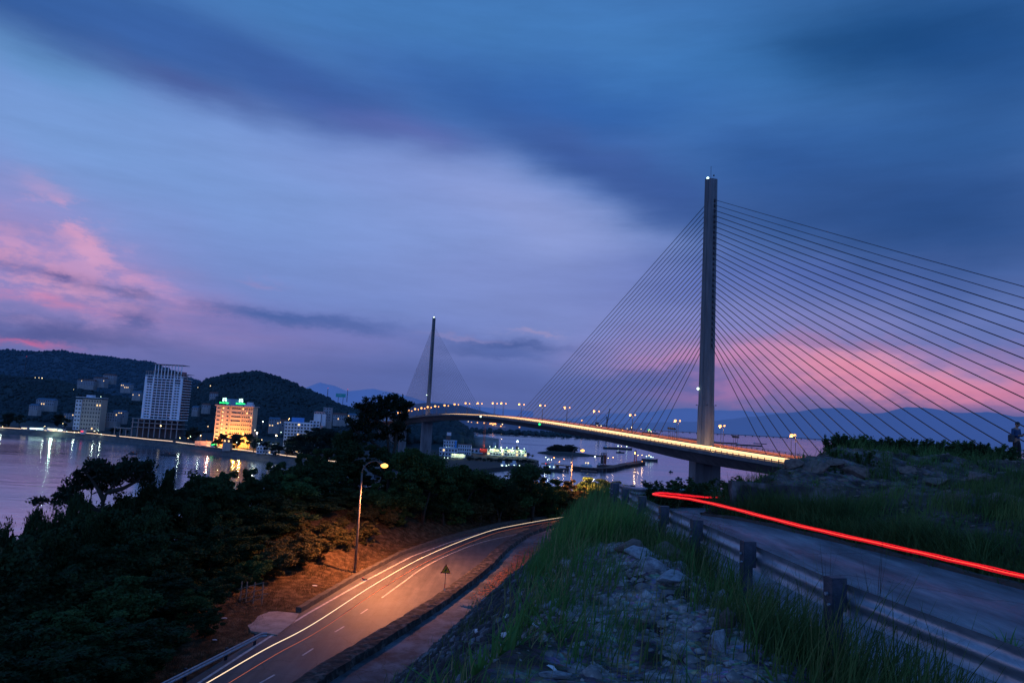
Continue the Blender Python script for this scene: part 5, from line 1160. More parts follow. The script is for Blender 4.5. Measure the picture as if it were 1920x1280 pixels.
def grow(kind, seed):
    """trunk and crown meshes of a tree 10 m high"""
    rnd = random.Random(seed); rs = np.random.RandomState(seed); m = MB(); tips = []
    def limb(p, d, L_, r, depth, spread, up):
        pts = [p]; q = p.copy(); dd = d.copy(); n = 4
        for i in range(n):
            dd = (dd+Vector((rnd.uniform(-1,1), rnd.uniform(-1,1), rnd.uniform(-.6,1)))*.16+Vector((0,0,up))).normalized(); q = q+dd*L_/n; pts.append(q.copy())
        m.tube(pts, [r*(1-.45*i/n) for i in range(n+1)], 6 if depth < 2 else 4, cap=False)
        if depth >= 3 or L_ < .7: tips.append((pts[-1], L_)); tips.append((pts[-2], L_)); return
        for k in range(rnd.choice((2,3,3)) if depth else rnd.choice((3,4))):
            a = rnd.uniform(0, 2*PI); s = rnd.uniform(.5, 1)*spread
            x = dd.cross(Vector((0,0,1))); x = x.normalized() if x.length > .05 else Vector((1,0,0)); y = dd.cross(x)
            nd = (dd+(x*math.cos(a)+y*math.sin(a))*s).normalized(); st = pts[-1] if k < 2 else pts[-2]
            limb(st, nd, L_*rnd.uniform(.58,.8), r*.55, depth+1, spread, up)
    C = []
    if kind in CUSTOM:
        x0, ytop, unit, stems, clumps = CUSTOM[kind]
        cvt = lambda px, py, y=0: Vector(((px-x0)/unit, y, 10-(py-ytop)/unit))
        ends = []
        for st in stems:
            ps = [cvt(*q) for q in st]; n = len(ps); m.tube(ps, [.13-.09*i/(n-1) for i in range(n)], 7, cap=False); ends += ps[max(1, n//2-1):]
        for k, (px, py) in enumerate(clumps):
            e = cvt(px, py, rnd.uniform(-.9,.9)); st = min(ends, key=lambda q: (q-e).length+max(0, q.z-e.z+.2)*2); mid = st.lerp(e, .5)+Vector((rnd.uniform(-.12,.12), rnd.uniform(-.2,.2), -.12)); m.tube([st, mid, e], [.055,.038,.018], 5, cap=False)
            for j in range(5):
                c0 = e+Vector((rnd.uniform(-.42,.42), rnd.uniform(-.5,.5), rnd.uniform(-.18,.22))); m.tube([mid.lerp(e,.6), c0], [.022,.008], 4, cap=False)
                C.append(rs.normal(0, 1, (62,3))*[.115,.14,.095]+[c0.x,c0.y,c0.z+.06])
        size = .095; flat = .0
    elif kind == 'sprig':
        for k in range(34):
            a = rnd.uniform(0, 6.28); r0 = rnd.uniform(0, 3.2); ln = rnd.uniform(4.5, 10)*(1-.06*r0); le = rnd.uniform(.05,.5); b0 = Vector((r0*math.cos(a), r0*math.sin(a), -.5)); a2 = a+rnd.uniform(-.8,.8)
            ps = [b0+Vector((math.cos(a2)*le*ln*t*t, math.sin(a2)*le*ln*t*t, ln*t)) for t in (0,.35,.7,1)]; m.tube(ps, [.09,.07,.05,.02], 4, cap=False)
            n = 120; tt = rs.uniform(.18, 1, n)**.8; ax = np.array([[p.x,p.y,p.z] for p in ps]); pos = np.stack([np.interp(tt, (0,.35,.7,1), ax[:,q]) for q in range(3)], 1)
            C.append(pos+rs.normal(0, 1, (n,3))*[.38,.38,.3]*(1.25-tt[:,None]*.6))
        size = .42; flat = 0
    elif kind == 'pine':        # open flat-topped pine, bare below
        base = [Vector((0,0,-.5)), Vector((.1,0,2)), Vector((.25,.1,4.2)), Vector((.1,0,6.2)), Vector((.4,.1,7.6))]; m.tube(base, [.24,.2,.17,.13,.08], 8)
        for z, n, L_ in ((5.0,3,3.0),(6.0,4,3.2),(6.9,4,2.8),(7.5,5,2.0)):
            for k in range(n):
                a = 2*PI*k/n+rnd.uniform(-.5,.5)+z; limb(Vector((.2,0,z)), Vector((math.cos(a), math.sin(a), .32)).normalized(), L_*rnd.uniform(.5,.8), .075, 1, .75, .06)
        for p, L_ in tips:
            n = 85; c = rs.normal(0, 1, (n,3))*[.40,.40,.20]+[p.x,p.y,p.z+.1]; C.append(c)
        size = .16; flat = .3
    elif kind == 'tallpine':   # narrow pine with several clumps, long trunk
        base = [Vector((0,0,-.5)), Vector((-.15,0,2.5)), Vector((.1,.1,5)), Vector((.0,0,7.5)), Vector((.2,0,9.2))]; m.tube(base, [.2,.17,.14,.1,.04], 8)
        for z, n, L_ in ((3.6,2,2.6),(4.8,3,2.2),(6.0,3,2.2),(7.2,4,2.0),(8.2,4,1.6),(9.0,4,1.1)):
            for k in range(n):
                a = 2*PI*k/n+rnd.uniform(-.7,.7)+z; limb(Vector((0,0,z)), Vector((math.cos(a), math.sin(a), .25)).normalized(), L_*rnd.uniform(.5,.9), .06, 1, .65, .05)
        for p, L_ in tips:
            n = 70; C.append(rs.normal(0, 1, (n,3))*[.36,.36,.22]+[p.x,p.y,p.z])
        size = .15; flat = .2
    else:
        lobes = {'broad':(5,2.6,2.1),'round':(6,2.2,2.1),'tall':(5,1.5,2.4),'shrub':(6,3.4,2.6),'airy':(5,2.5,2.0)}[kind]
        for k in range(rnd.choice((1,2,2)) if kind != 'shrub' else 4):
            a = rnd.uniform(0, 6.28); h0 = 3.2 if kind != 'shrub' else .8
            base = [Vector((0,0,-1)), Vector((.15*math.cos(a),.15*math.sin(a),h0*.5)), Vector((.45*math.cos(a),.45*math.sin(a),h0))]; m.tube(base, [.2,.16,.12], 7)
            limb(base[-1], Vector((.3*math.cos(a),.3*math.sin(a),1)).normalized(), 2.4, .12, 0, .8 if kind != 'tall' else .45, .05)
        dens = {'broad':62,'round':80,'tall':62,'shrub':70,'airy':34}[kind]
        for p, L_ in tips:
            c = rs.normal(0, 1, (dens,3))*[.46,.46,.34]+[p.x,p.y,p.z]; C.append(c)
        # outer clumps of uneven size on an irregular envelope
        nl = {'broad':34,'round':44,'tall':30,'shrub':46,'airy':20}[kind]; top = 9.3; lo = 3.4 if kind != 'shrub' else .6
        for k in range(nl):
            u = rs.uniform(0, 1); z = lo+(top-lo)*u; rad = lobes[1]*math.sin(PI*min(1, .15+.8*(1-u)))*rs.uniform(.2,1.32); z += rs.uniform(-.5,.6); a = rs.uniform(0, 6.28)
            s = rs.uniform(.32, .86); n = int(250*s*s)+50; c = rs.normal(0, 1, (n,3)); c /= np.linalg.norm(c, axis=1)[:,None]; c *= (rs.uniform(.35, 1, (n,1))**.5)*s*[1,1,.68]
            C.append(c+[rad*math.cos(a), rad*math.sin(a), z])
        size = .2 if kind != 'shrub' else .24; flat = .15
    C = np.concatenate(C); V, FQ = leaf_quads(C, size, rs, 1.8, flat)
    sc = 10/max(V[:,2].max(), 1) if kind not in CUSTOM else 1; V *= sc
    bm = m.mesh('trunk', M['bark'], True); bm.transform(Matrix.Scale(sc, 4))
    return bm, V, FQ
TREE = {}
def tree_kind(key, kind, seed, lm):
    t, V, FQ = grow(kind, seed); TREE[key] = (t, mesh_np('crown', V, FQ, M[lm]), V[:,:2].max()-V[:,:2].min())
for key, kind, seed, lm in (('flat','flatpine',4,'leafC'),('ragged','raggedpine',9,'leafC'),('pineA','pine',4,'leafC'),('pineB','tallpine',12,'leafC'),('broadA','broad',21,'leafA'),('broadB','broad',33,'leafB'),('roundA','round',41,'leafA'),('roundB','round',47,'leafB'),('tallA','tall',52,'leafA'),('airyA','airy',61,'leafA'),('sprigA','sprig',91,'leafB'),('sprigB','sprig',95,'leafA'),('shrubA','shrub',71,'leafA'),('shrubB','shrub',77,'leafB'),('shrubC','shrub',83,'leafD')): tree_kind(key, kind, seed, lm)
def tree(key, x, y, z, h, label, group=None, wide=1.0, name='tree', cat='tree', rz=None):
    r = empty(name, (x, y, z), random.uniform(0, 6.28) if rz is None else rz); tag(r, label, cat, group)
    s = h/10; r.scale = (s*wide, s*wide, s)
    obj('trunk', TREE[key][0], r); obj('crown', TREE[key][1], r); return r
def tree_px(key, px, py, Y, label, group=None, wide=1.0, cat='tree', name='tree', wpx=None, rz=None, maxh=30, minh=1.5):
    p = W(px, py, Y); z = hz(p.x, Y); h = max(minh, min(maxh, p.z-z))
    if cat == 'tree' and h < 7 and not key.startswith('shrub'):
        key = 'shrubB' if key.endswith('B') else 'shrubA'; wide = max(wide, 7.0/(TREE[key][2]*h/10))
    if wpx: wide = (wpx*Y/F)/(TREE[key][2]*h/10)
    return tree(key, p.x, Y, p.z-h if p.z-h < z else z, h, label, group, wide, name, cat, rz)
random.seed(21)
def pine_px(key, label, Y):
    x0, ytop, unit = CUSTOM[key+'pine'][:3]; p = W(x0, ytop, Y); s_ = unit*Y/F*10; t, c, _ = TREE[key]
    r = empty('pine_tree', (p.x, Y, p.z-s_)); r.rotation_euler = (0, math.radians(-3) if 0 else 0, 0); tag(r, label, 'tree'); k_ = s_/10; r.scale = (k_,)*3; obj('trunk', t, r); obj('crown', c, r)
pine_px('flat', 'open flat-topped pine rising above the trees on the left against the water', 62)
pine_px('ragged', 'tall ragged pine in front of the far end of the bridge', 100)
left = [(8,1002,44,'airyA'),(50,992,50,'airyA'),(88,982,52,'broadA'),(135,985,57,'broadA'),(172,962,59,'broadA'),(218,950,59,'tallA'),(255,928,72,'tallA'),(305,912,69,'tallA'),(352,912,70,'tallA'),(408,890,72,'tallA'),(385,935,70,'broadA'),(455,925,74,'airyA')]
for i, (px, py, Y, k) in enumerate(left): tree_px(k, px, py, Y, 'dark tree on the left slope against the water, %s from the left edge' % ORD[i], 'dark trees on the left slope', wide=random.uniform(.85,1.15))
mid = [(497,898,78,'roundA'),(545,888,82,'broadB'),(590,878,88,'roundA'),(636,840,94,'broadA'),(668,822,97,'roundA'),(715,832,99,'broadA'),(768,836,93,'roundB'),(800,850,97,'roundB'),(838,874,100,'broadB'),(872,868,104,'roundB'),(905,888,106,'broadA'),(940,893,109,'roundA')]
for i, (px, py, Y, k) in enumerate(mid): tree_px(k, px, py, Y, 'dense green tree behind the verge of the lower road, %s from the left' % ORD[i], 'trees behind the lower road', wide=random.uniform(1.0,1.3))
right_ = [(975,905,114,'shrubB'),(1003,866,114,'roundA'),(1040,896,118,'roundB'),(1066,898,121,'shrubC'),(1098,892,127,'roundB'),(1122,896,131,'roundB'),(1148,900,128,'roundA'),(1175,908,126,'shrubB')]
for i, (px, py, Y, k) in enumerate(right_): tree_px(k, px, py, Y, ('round-topped dark tree standing out against the water left of the farther street lamp' if i == 1 else 'bushy tree near the farther street lamp, %s from the left' % ORD[i]), 'bushy trees near the farther lamp', wide=1.35 if i == 1 else 1.2)
rag = [(20,985,47,'airyA',45),(72,968,53,'tallA',40),(112,962,55,'airyA',50),(150,940,60,'tallA',40),(232,935,63,'airyA',60),(282,905,68,'airyA',55),(322,898,70,'tallA',45),(368,902,72,'airyA',60),(430,905,75,'airyA',55),(470,900,78,'tallA',45),(520,888,84,'airyA',60),(566,872,90,'tallA',50),(610,862,95,'airyA',60),(652,828,99,'tallA',60),(90,1020,50,'airyA',60),(190,985,58,'tallA',55),(300,970,62,'airyA',70),(360,960,66,'tallA',60)]
for i, (px, py, Y, k, w_) in enumerate(rag): tree_px(k, px, py-(24 if i < 14 else 30), Y, 'ragged narrow tree poking above the wood on the left, %s of its kind' % ORD[i], 'ragged trees of the wood', wpx=w_*1.25)
low = [(30,1080,42,'broadA'),(110,1060,46,'roundA'),(190,1020,52,'roundA'),(262,1000,56,'broadA'),(60,1170,37,'roundA'),(150,1140,41,'roundB'),(235,1075,47,'roundB'),(330,1000,60,'roundA'),(392,985,64,'broadA'),(445,985,68,'roundA'),(498,960,73,'roundA'),(545,945,77,'broadA'),(20,1240,33,'roundA'),(120,1215,36,'broadA'),(600,930,83,'roundA'),(650,915,88,'roundA'),(700,905,90,'broadB'),(750,905,92,'roundB'),(318,1080,53,'broadA'),(255,1160,42,'roundA')]
for i, (px, py, Y, k) in enumerate(low): tree_px(k, px, py, Y, 'dark leafy tree of the lower row on the left slope, %s from the bottom left' % ORD[i], 'lower row of dark trees', wide=random.uniform(1.1,1.4))
fill = [(20,1045,58),(75,1030,62),(130,1040,64),(175,1010,68),(225,1000,72),(270,985,74),(325,968,78),(370,960,80),(420,955,84),(470,950,86),(150,1075,54),(210,1055,58),(60,1100,48),(280,1040,64),(340,1030,68),(395,1020,70),(520,935,90),(570,925,94),(620,900,100),(10,1120,42),(110,1130,45),(290,1095,56),(445,1015,72),(675,890,104),(730,890,106),(790,890,108),(850,900,110),(900,905,116),(950,912,120),(1010,905,124),(403,1008,74)]
for i, (px, py, Y) in enumerate(fill): tree_px(['shrubA','roundA','broadA'][i % 3], px, py, Y, 'dark undergrowth tree filling the wood, %s of its kind' % ORD[i], 'undergrowth trees of the wood', wide=1.7, name='tree')
for i, (px, py, Y) in enumerate([(418,1000,78),(544,925,90),(272,1080,62),(637,935,98),(806,925,112),(780,930,118),(560,935,88),(330,1050,66)]): tree_px('roundB' if i % 2 else 'broadA', px, py, Y, 'small dark tree closing a gap in the wood, %s of its row' % ORD[i], 'gap trees of the wood', wide=1.6)
# shrubs of the verge
shr = [(355,1105,52),(400,1080,55),(440,1060,60),(478,1040,64),(520,1010,67),(560,1000,70),(600,1000,73),(620,975,77),(330,1165,47),(285,1190,43),(390,1140,50),(230,1225,39),(560,960,76),(660,965,82),(700,955,86),(735,960,84),(775,955,88),(815,950,90),(855,945,93),(890,935,97),(925,930,101),(960,930,104),(995,925,109),(1030,925,113),(850,915,103),(900,905,106),(180,1250,36),(960,910,110),(1010,912,114),(310,1120,50)]
shr = [(a_, b_, c_) if k_ < 13 else (a_, b_-20, c_+9) for k_, (a_, b_, c_) in enumerate(shr)]
for i, (px, py, Y) in enumerate(shr):
    dry = (520 <= px <= 640 and py > 950) or px > 880 or px in (700, 775)
    tree_px('shrubC' if dry else ('shrubA' if i % 3 else 'shrubB'), px, py, Y, ('dry brownish bush lit by the street lamp, ' if dry else 'dark bush at the foot of the trees, ')+'%s of the verge bushes' % ORD[i], 'bushes along the verge', wide=1.5, cat='bush', name='bush', maxh=4.5, minh=1.2)
for i, (px, py, Y) in enumerate([(575,985,75),(610,975,78),(640,965,82),(668,950,86),(700,945,88),(548,1010,71),(590,1010,74),(630,1000,77),(505,1050,66),(735,945,90),(690,975,82),(655,990,78)]): tree_px('shrubC', px, py, Y, 'rusty brown bush on the lamp lit bank, %s of its group' % ORD[i], 'brown bushes on the lit bank', wide=1.3, cat='bush', name='bush', maxh=2.8, minh=1.0)
# bushes on the mound and at the bend
mb = [(1570,808,27,'sprigB',1.25),(1588,812,27.5,'sprigA',1.2),(1600,824,26.5,'sprigA',1.3),(1632,822,29,'sprigA',1.3),(1660,820,30,'sprigB',1.3),(1690,818,31,'sprigA',1.3),(1722,828,29,'sprigA',1.3),(1748,820,31,'sprigB',1.3),(1775,830,30,'sprigA',1.4),(1802,822,32,'sprigA',1.3),(1832,826,31,'sprigB',1.3),(1862,832,31,'sprigA',1.4),(1888,838,31,'sprigB',1.4),(1615,842,24,'sprigA',1.1),(1650,846,25,'sprigA',1.2),(1800,842,28,'sprigA',1.4),(1850,842,28,'sprigA',1.4),(1572,838,24.5,'sprigA',1.2),(1700,836,27,'sprigA',1.5),(1740,838,28,'sprigA',1.5),(1640,880,22.8,'sprigB',1.0),(1830,905,21,'sprigA',1.0),(1770,838,29,'sprigA',1.5),(1690,862,25,'sprigB',1.2),(1720,870,24,'sprigA',1.2),(1560,868,23,'sprigB',1.0),(1780,868,25,'sprigA',1.3),(1860,872,26,'sprigB',1.3),(1480,872,23.5,'sprigB',.9),(1900,900,22,'sprigA',1.2),(1600,812,28.5,'sprigA',1.6),(1640,816,30,'sprigB',1.6),(1675,818,31.5,'sprigA',1.6),(1710,820,30.5,'sprigB',1.6),(1760,822,31,'sprigA',1.6),(1815,824,32,'sprigB',1.6),(1870,830,31.5,'sprigA',1.6)]
for i, (px, py, Y, k, w_) in enumerate(mb): tree_px(k, px, py, Y, 'leafy dark bush along the crest of the gravel mound, %s from the left' % ORD[i], 'bushes on the mound', wide=w_*.95, cat='bush', name='bush', maxh=2.4, minh=.9)
bb = [(1240,898,29),(1260,901,30),(1285,898,31),(1305,893,32),(1345,902,34),(1395,893,36),(1215,903,27)]
for i, (px, py, Y) in enumerate(bb): tree_px('sprigA' if i % 2 else 'sprigB', px, py, Y, 'low bush just beyond the bend guard rail, %s from the left' % ORD[i], 'bushes beyond the bend', wide=1.5, cat='bush', name='bush', maxh=1.8, minh=.5)
# trees of the far town, small in the picture
def far_tree(px, py, Y, h, label, group, key='roundA', zb=None, wide=1.3):
    p = W(px, py, Y); z = (p.z-h) if zb is None else zb; t, c, _ = TREE[key]
    r = empty('tree', (p.x, Y, z), random.uniform(0,6)); tag(r, label, 'tree', group); s = (p.z-z)/10 if zb is not None else h/10; r.scale = (s*wide, s*wide, s)
    obj('trunk', t, r); cm = FARC[key]; obj('crown', cm, r); return r
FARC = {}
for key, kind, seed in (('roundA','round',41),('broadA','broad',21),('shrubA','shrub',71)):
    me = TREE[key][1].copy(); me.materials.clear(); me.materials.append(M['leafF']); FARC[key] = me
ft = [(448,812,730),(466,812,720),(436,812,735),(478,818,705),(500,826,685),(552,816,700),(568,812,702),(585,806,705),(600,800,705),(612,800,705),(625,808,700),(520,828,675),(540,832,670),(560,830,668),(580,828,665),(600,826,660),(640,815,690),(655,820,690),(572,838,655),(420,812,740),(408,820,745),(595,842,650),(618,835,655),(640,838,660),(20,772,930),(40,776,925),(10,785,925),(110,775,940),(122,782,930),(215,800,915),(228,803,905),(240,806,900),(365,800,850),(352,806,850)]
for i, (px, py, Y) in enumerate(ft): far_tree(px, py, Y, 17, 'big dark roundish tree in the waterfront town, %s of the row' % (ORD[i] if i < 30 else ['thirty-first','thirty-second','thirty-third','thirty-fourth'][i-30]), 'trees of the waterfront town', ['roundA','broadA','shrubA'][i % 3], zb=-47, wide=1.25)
it = [(1030,838,1180),(1038,835,1190),(1044,832.5,1190),(1052,834.5,1190),(1067,833,1190),(1073,836,1188),(1034,841,1165),(1053,842,1165),(1066,843,1165),(1034,836,1185),(1041,834,1185),(1048,833,1180),(1056,836,1180),(1063,835,1185),(1071,833,1185),(1075,838,1180),(1046,841,1170),(1060,842,1170),(1070,843,1170)]
for i, (px, py, Y) in enumerate(it): far_tree(px, py, Y, 14, 'dark tree of the small island, %s from the left' % ORD[i], 'trees of the island', 'shrubA', zb=-51.5, wide=1.9)
pt_ = [(880+7*q, 855.5+.045*7*q+(q*37 % 5)*.6, 800) for q in range(18)]+[(972,841,950),(981,844,945),(962,841,945),(950,840,960),(990,848,940),(998,852,930),(926,841,960),(885,853,880),(876,858,860),(866,862,850),(868,854,880),(843,852,880)]
for i, (px, py, Y) in enumerate(pt_): far_tree(px, py, Y, 9, 'dark round garden tree on the port quay, %s of the quay trees' % ORD[i], 'trees of the port quay', 'roundA' if i % 2 else 'shrubA', zb=-49.2, wide=2.0 if i < 18 else 1.5)
pts = []
for k in range(420):
    px = random.uniform(868, 1235); p = W(px, np.interp(px,[868,1235],[800,829])-random.uniform(0,2), random.uniform(2300,2900)); pts.append(np.array((p.x, p.y, -49)))
canopy('tree_line', 'thin dark line of distant trees along the far harbour shore', pts, 7, 12, M['forest'], 2)

# ------------------------------------------------------------------ grass
def blades(P, L, w, rs, lean=.5, segn=4, bunch=10, spread=.18, wind=(.25,0), stiff=1.6, lenj=.35):
    """bunches of curved blades at points P (n,3)"""
    n = len(P)*bunch; base = np.repeat(P, bunch, 0)+np.concatenate([rs.normal(0, spread, (n,2)), np.zeros((n,1))], 1)
    az = rs.uniform(0, 2*PI, n); ln = np.repeat(L, bunch)*rs.uniform(1-lenj, 1+lenj*.5, n); le = lean*rs.uniform(.25, 1.3, n); wd = np.repeat(w, bunch)*rs.uniform(.6,1.2,n)
    dx = np.cos(az)*le+wind[0]*rs.uniform(.4,1.2,n); dy = np.sin(az)*le+wind[1]; sx, sy = -np.sin(az), np.cos(az); V = []
    for k in range(segn+1):
        t = k/segn; hh = ln*(t-.28*le*t**2.2); off = ln*t**stiff; ww = wd*(1-t**1.6)*.5+.0006
        c = base+np.stack([dx*off, dy*off, hh*(1-.15*np.minimum(1,np.hypot(dx,dy)))], 1); s = np.stack([sx*ww, sy*ww, np.zeros(n)], 1); V += [c-s, c+s]
    V = np.stack(V, 1).reshape(-1,3); m_ = 2*(segn+1); FQ = []
    b = np.arange(n)*m_
    for k in range(segn): FQ.append(np.stack([b+2*k, b+2*k+1, b+2*k+3, b+2*k+2], 1))
    return V, np.concatenate(FQ)
gr = np.random.RandomState(5)
def scatter(n, fx, y0, y1, dens=None, p=1.0):
    y = y0+(y1-y0)*gr.uniform(0, 1, n)**p; u = gr.uniform(0, 1, n); lo, hi = fx(y); x = lo+(hi-lo)*u
    if dens is not None: k = gr.uniform(0, 1, n) < dens(x, y); x, y = x[k], y[k]
    return np.stack([x, y, height(x, y)-.02], 1)
def gobj(P, L0, w0, mt, label, **kw):
    L = L0*(.35+1.2*vn(P[:,0]*.9, P[:,1]*.9, 3)**1.3)*gr.uniform(.7,1.3,len(P)); V, FQ = blades(P, L, np.full(len(P), w0), gr, **kw)
    o = obj('grass', mesh_np('grass', V, FQ, M[mt])); return stuff(o, label, 'grass')
pileout = lambda x, y: 1-.97*np.exp(-(((x-2.1)/.95)**2+((y-11)/4.2)**2)**2)
clump = lambda s, t=.5: (lambda x, y: np.clip((vn(x*1.3, y*1.3, s)-t)*5, .04, 1))
gm = lambda x, y: pileout(x, y)*np.where((x > XR(y)+.2) & (x < GL(y)-1.2) & (y < 12.5), .14, 1)*np.where(y < 9, .6, 1)
# ridge between slope and guard rail
gobj(scatter(2300, lambda y: (XR(y)+.1, GL(y)+.1), 4.5, 21, lambda x, y: gm(x, y)*clump(8,.45)(x, y)), .42, .016, 'grass', 'green grass growing along the ridge left of the guard rail', bunch=10, lean=.4)
gobj(scatter(1300, lambda y: (GL(y)-1.1, GL(y)-.05), 4.0, 21, clump(41,.45)), .55, .015, 'grass', 'tall grass crowding the posts of the guard rail', bunch=8, lean=.5, lenj=.7)
gobj(scatter(1100, lambda y: (XR(y)-.8, XR(y)+1.2), 13.5, 30, None, 1.1), .60, .017, 'reed', 'bright green grass on the far crest of the ridge', bunch=12, lean=.35)
gobj(scatter(420, lambda y: (XR(y)-.6, XR(y)+.9), 6, 13, clump(4,.55)), .5, .013, 'reed', 'grass hanging over the edge of the slope', bunch=10, lean=.5)
gobj(scatter(850, lambda y: (XR(y)-5.5, XR(y)+.2), 3, 24, clump(14,.62)), .30, .012, 'grass', 'grass tufts among the stones of the embankment slope', bunch=9, lean=.6)
gobj(scatter(1100, lambda y: (XT(y)-.3, XR(y)-3), 24, 70, clump(15,.5)), .7, .02, 'grass', 'tufts at the foot of the slope by the concrete channel', bunch=10, lean=.5)
gobj(scatter(300, lambda y: (XR(y), GL(y)-.1), 5, 18, lambda x, y: np.maximum(gm(x, y), .4)), .75, .010, 'straw', 'thin dry stalks standing on the ridge', bunch=4, lean=.3, wind=(.1,0))
# roadside right
for n_, fx_, y0_, y1_, mt_, lb_ in ((420, lambda y: (XR(y)-.5, GL(y)-.1), 4.5, 20, 'reed', 'low broad leaved weeds scattered on the ridge'), (420, lambda y: (XI(y)+.5, XI(y)+10), 9, 30, 'grass', 'low broad leaved weeds on the bank and the mound')):
    P = scatter(n_, fx_, y0_, y1_, gm if y0_ < 5 else None); V, FQ = blades(P, np.full(len(P), .26)*gr.uniform(.6,1.5,len(P)), np.full(len(P), .045), gr, lean=1.1, bunch=7, spread=.03, stiff=1.1, wind=(0,0)); stuff(obj('weeds', mesh_np('weeds', V, FQ, M[mt_])), lb_, 'weeds')
P = scatter(200, lambda y: (XR(y)-.3, GL(y)-.1), 5, 18, gm); V, FQ = blades(P, np.full(len(P), .8)*gr.uniform(.5,1.3,len(P)), np.full(len(P), .02), gr, lean=.5, bunch=5, spread=.03, stiff=1.9, wind=(.1,0)); stuff(obj('weeds', mesh_np('weeds', V, FQ, M['reed'])), 'tall leafy weeds standing above the ridge grass', 'weeds')
gobj(scatter(700, lambda y: (XR(y)-.8, GL(y)-.1), 4.5, 24, lambda x, y: clump(51,.5)(x, y)*gm(x, y)), .5, .012, 'straw', 'yellowing grass tufts mixed into the ridge grass', bunch=9, lean=.6)
gobj(scatter(500, lambda y: (XI(y)+.4, XI(y)+10), 8, 30, clump(53,.5)), .6, .012, 'reed', 'lighter green tufts on the bank right of the upper road', bunch=12, lean=.6)
gobj(scatter(3600, lambda y: (XI(y)+.35, XI(y)+9), 6, 20.6, clump(17,.42), .9), .60, .017, 'grass', 'dark grass on the bank right of the upper road', bunch=10, lean=.5)
gobj(scatter(900, lambda y: (XI(y)+.3, XI(y)+1.8), 8, 22.5, None), .66, .02, 'grass', 'long grass leaning over the kerb of the upper road', bunch=11, lean=.65, wind=(-.25,0))
gobj(scatter(1500, lambda y: (XI(y)+1.5, XI(y)+16), 22, 34, clump(19,.55)), .5, .012, 'grass', 'grass among the gravel of the mound', bunch=9, lean=.5)
gobj(scatter(500, lambda y: (XO(y)-1.2, XO(y)+.1), 20, 30, None), .35, .012, 'grass', 'grass at the foot of the bend guard rail', bunch=9, lean=.5)
# verge of the lower road
P = scatter(9000, lambda y: (XC(y)-WB(y)*.95, XC(y)-.7), 36, 128, None)
gobj(P, .22, .02, 'drygrass', 'short dry grass of the verge lit orange by the street lamp', bunch=7, lean=.8)
gobj(scatter(1300, lambda y: (XC(y)-WB(y), XC(y)-WB(y)*.55), 52, 125, clump(23,.4)), 1.5, .035, 'drygrass', 'tall dry cane grass below the trees', bunch=14, lean=.45, spread=.3)
gobj(scatter(1500, lambda y: (XC(y)-WB(y)-6, XC(y)-WB(y)*.7), 34, 125, None), 1.1, .035, 'grass', 'dark undergrowth at the edge of the wood', bunch=14, lean=.6, spread=.35)
P = scatter(2600, lambda y: (XC(y)-13, XC(y)-2.0), 58, 120, clump(61,.5)); gobj(P, .75, .02, 'drygrass', 'longer dry grass in patches on the lit bank', bunch=10, lean=.8, spread=.3)
# single large plants one can point to
def plant(px, py, z, L, w, n, mt, label, lean=.55, sp=.07, name='grass_clump', wind=(0,0), Y=None, stiff=1.6, lenj=.35):
    p = G(px, py, z) if Y is None else W(px, py, Y)
    zz = hz(p.x, p.y); V, FQ = blades(np.array([[0,0,0.]]), np.array([L]), np.array([w]), gr, lean=lean, bunch=n, spread=sp, wind=wind, segn=6, stiff=stiff, lenj=lenj)
    o = obj(name, mesh_np(name, V, FQ, M[mt])); o.location = (p.x, p.y, zz-.02); tag(o, label, 'plant', 'single grass clumps'); return o
plant(1700,1275,-2.3,.75,.030,16,'reed','broad leaved reed rising in front of the guard rail beam near the bottom right',.55)
plant(1660,1260,-2.3,.85,.022,12,'grass','narrow leaved plant just left of the broad leaved reed',.4)
plant(1890,1215,-2.45,.42,.028,14,'reed','leafy sprout in front of the road near the right edge',.8)
plant(1430,1240,-2.35,.6,.018,22,'grass','arching grass clump between the rock pile and the second post',.7)
plant(1040,985,-2.3,.62,.045,20,'reed','large bright leaved clump on the edge of the ridge above the channel',.7)
plant(1085,1075,-2.35,.8,.026,24,'reed','tall green cane on the ridge left of the rock pile',.4)
plant(1120,960,-2.4,1.0,.022,34,'grass','tall blurred grass tuft on the far crest of the ridge',.3)
plant(1150,930,-2.45,1.1,.020,30,'grass','highest grass plume where the ridge meets the far bushes',.25)
plant(990,1180,-2.7,.5,.030,18,'reed','leafy clump hanging on the cobbled slope',.8)
plant(930,1265,-2.6,.55,.020,26,'reed','pale green tuft low on the slope near the bottom edge',.5,wind=(.3,0))
plant(860,1240,-3.2,.6,.022,20,'reed','long reed fan near the slope foot at the bottom',.7)
plant(1405,920,-2.5,.8,.020,34,'reed','round light green tussock at the inner corner of the bend',.75)
plant(1350,925,-2.6,.7,.018,30,'reed','light green tussock left of the inner corner tussock',.7)
plant(1840,1060,-2.4,1.1,.022,30,'grass','big fountain grass on the bank near the right edge',.9)
plant(1680,1010,-2.3,1.0,.020,30,'grass','fountain grass leaning toward the red light streak',.9,wind=(-.2,0))
plant(1560,985,-2.3,.8,.018,30,'grass','dark tussock below the retaining wall',.7)
plant(1660,930,-1.8,1.2,.020,34,'grass','tall feathery bush of grass on the side of the mound',.45)
plant(1465,900,-1.6,.7,.018,30,'grass','tussock on top of the retaining wall at its left part',.6)
plant(1500,895,-1.5,.6,.018,30,'reed','light tussock on the retaining wall beside the dark one',.6)
plant(265,1262,-16,3.2,.07,46,'grass','wide fountain of long pale blades at the bottom left',.9,sp=.3)
plant(1550,1130,-2.4,1.1,.008,9,'drygrass','dry seed stalk crossing the road surface behind the second post',.16,sp=.03)
plant(1640,1170,-2.4,1.3,.009,9,'drygrass','tall seed stalks rising in front of the red light streak',.18,sp=.05)
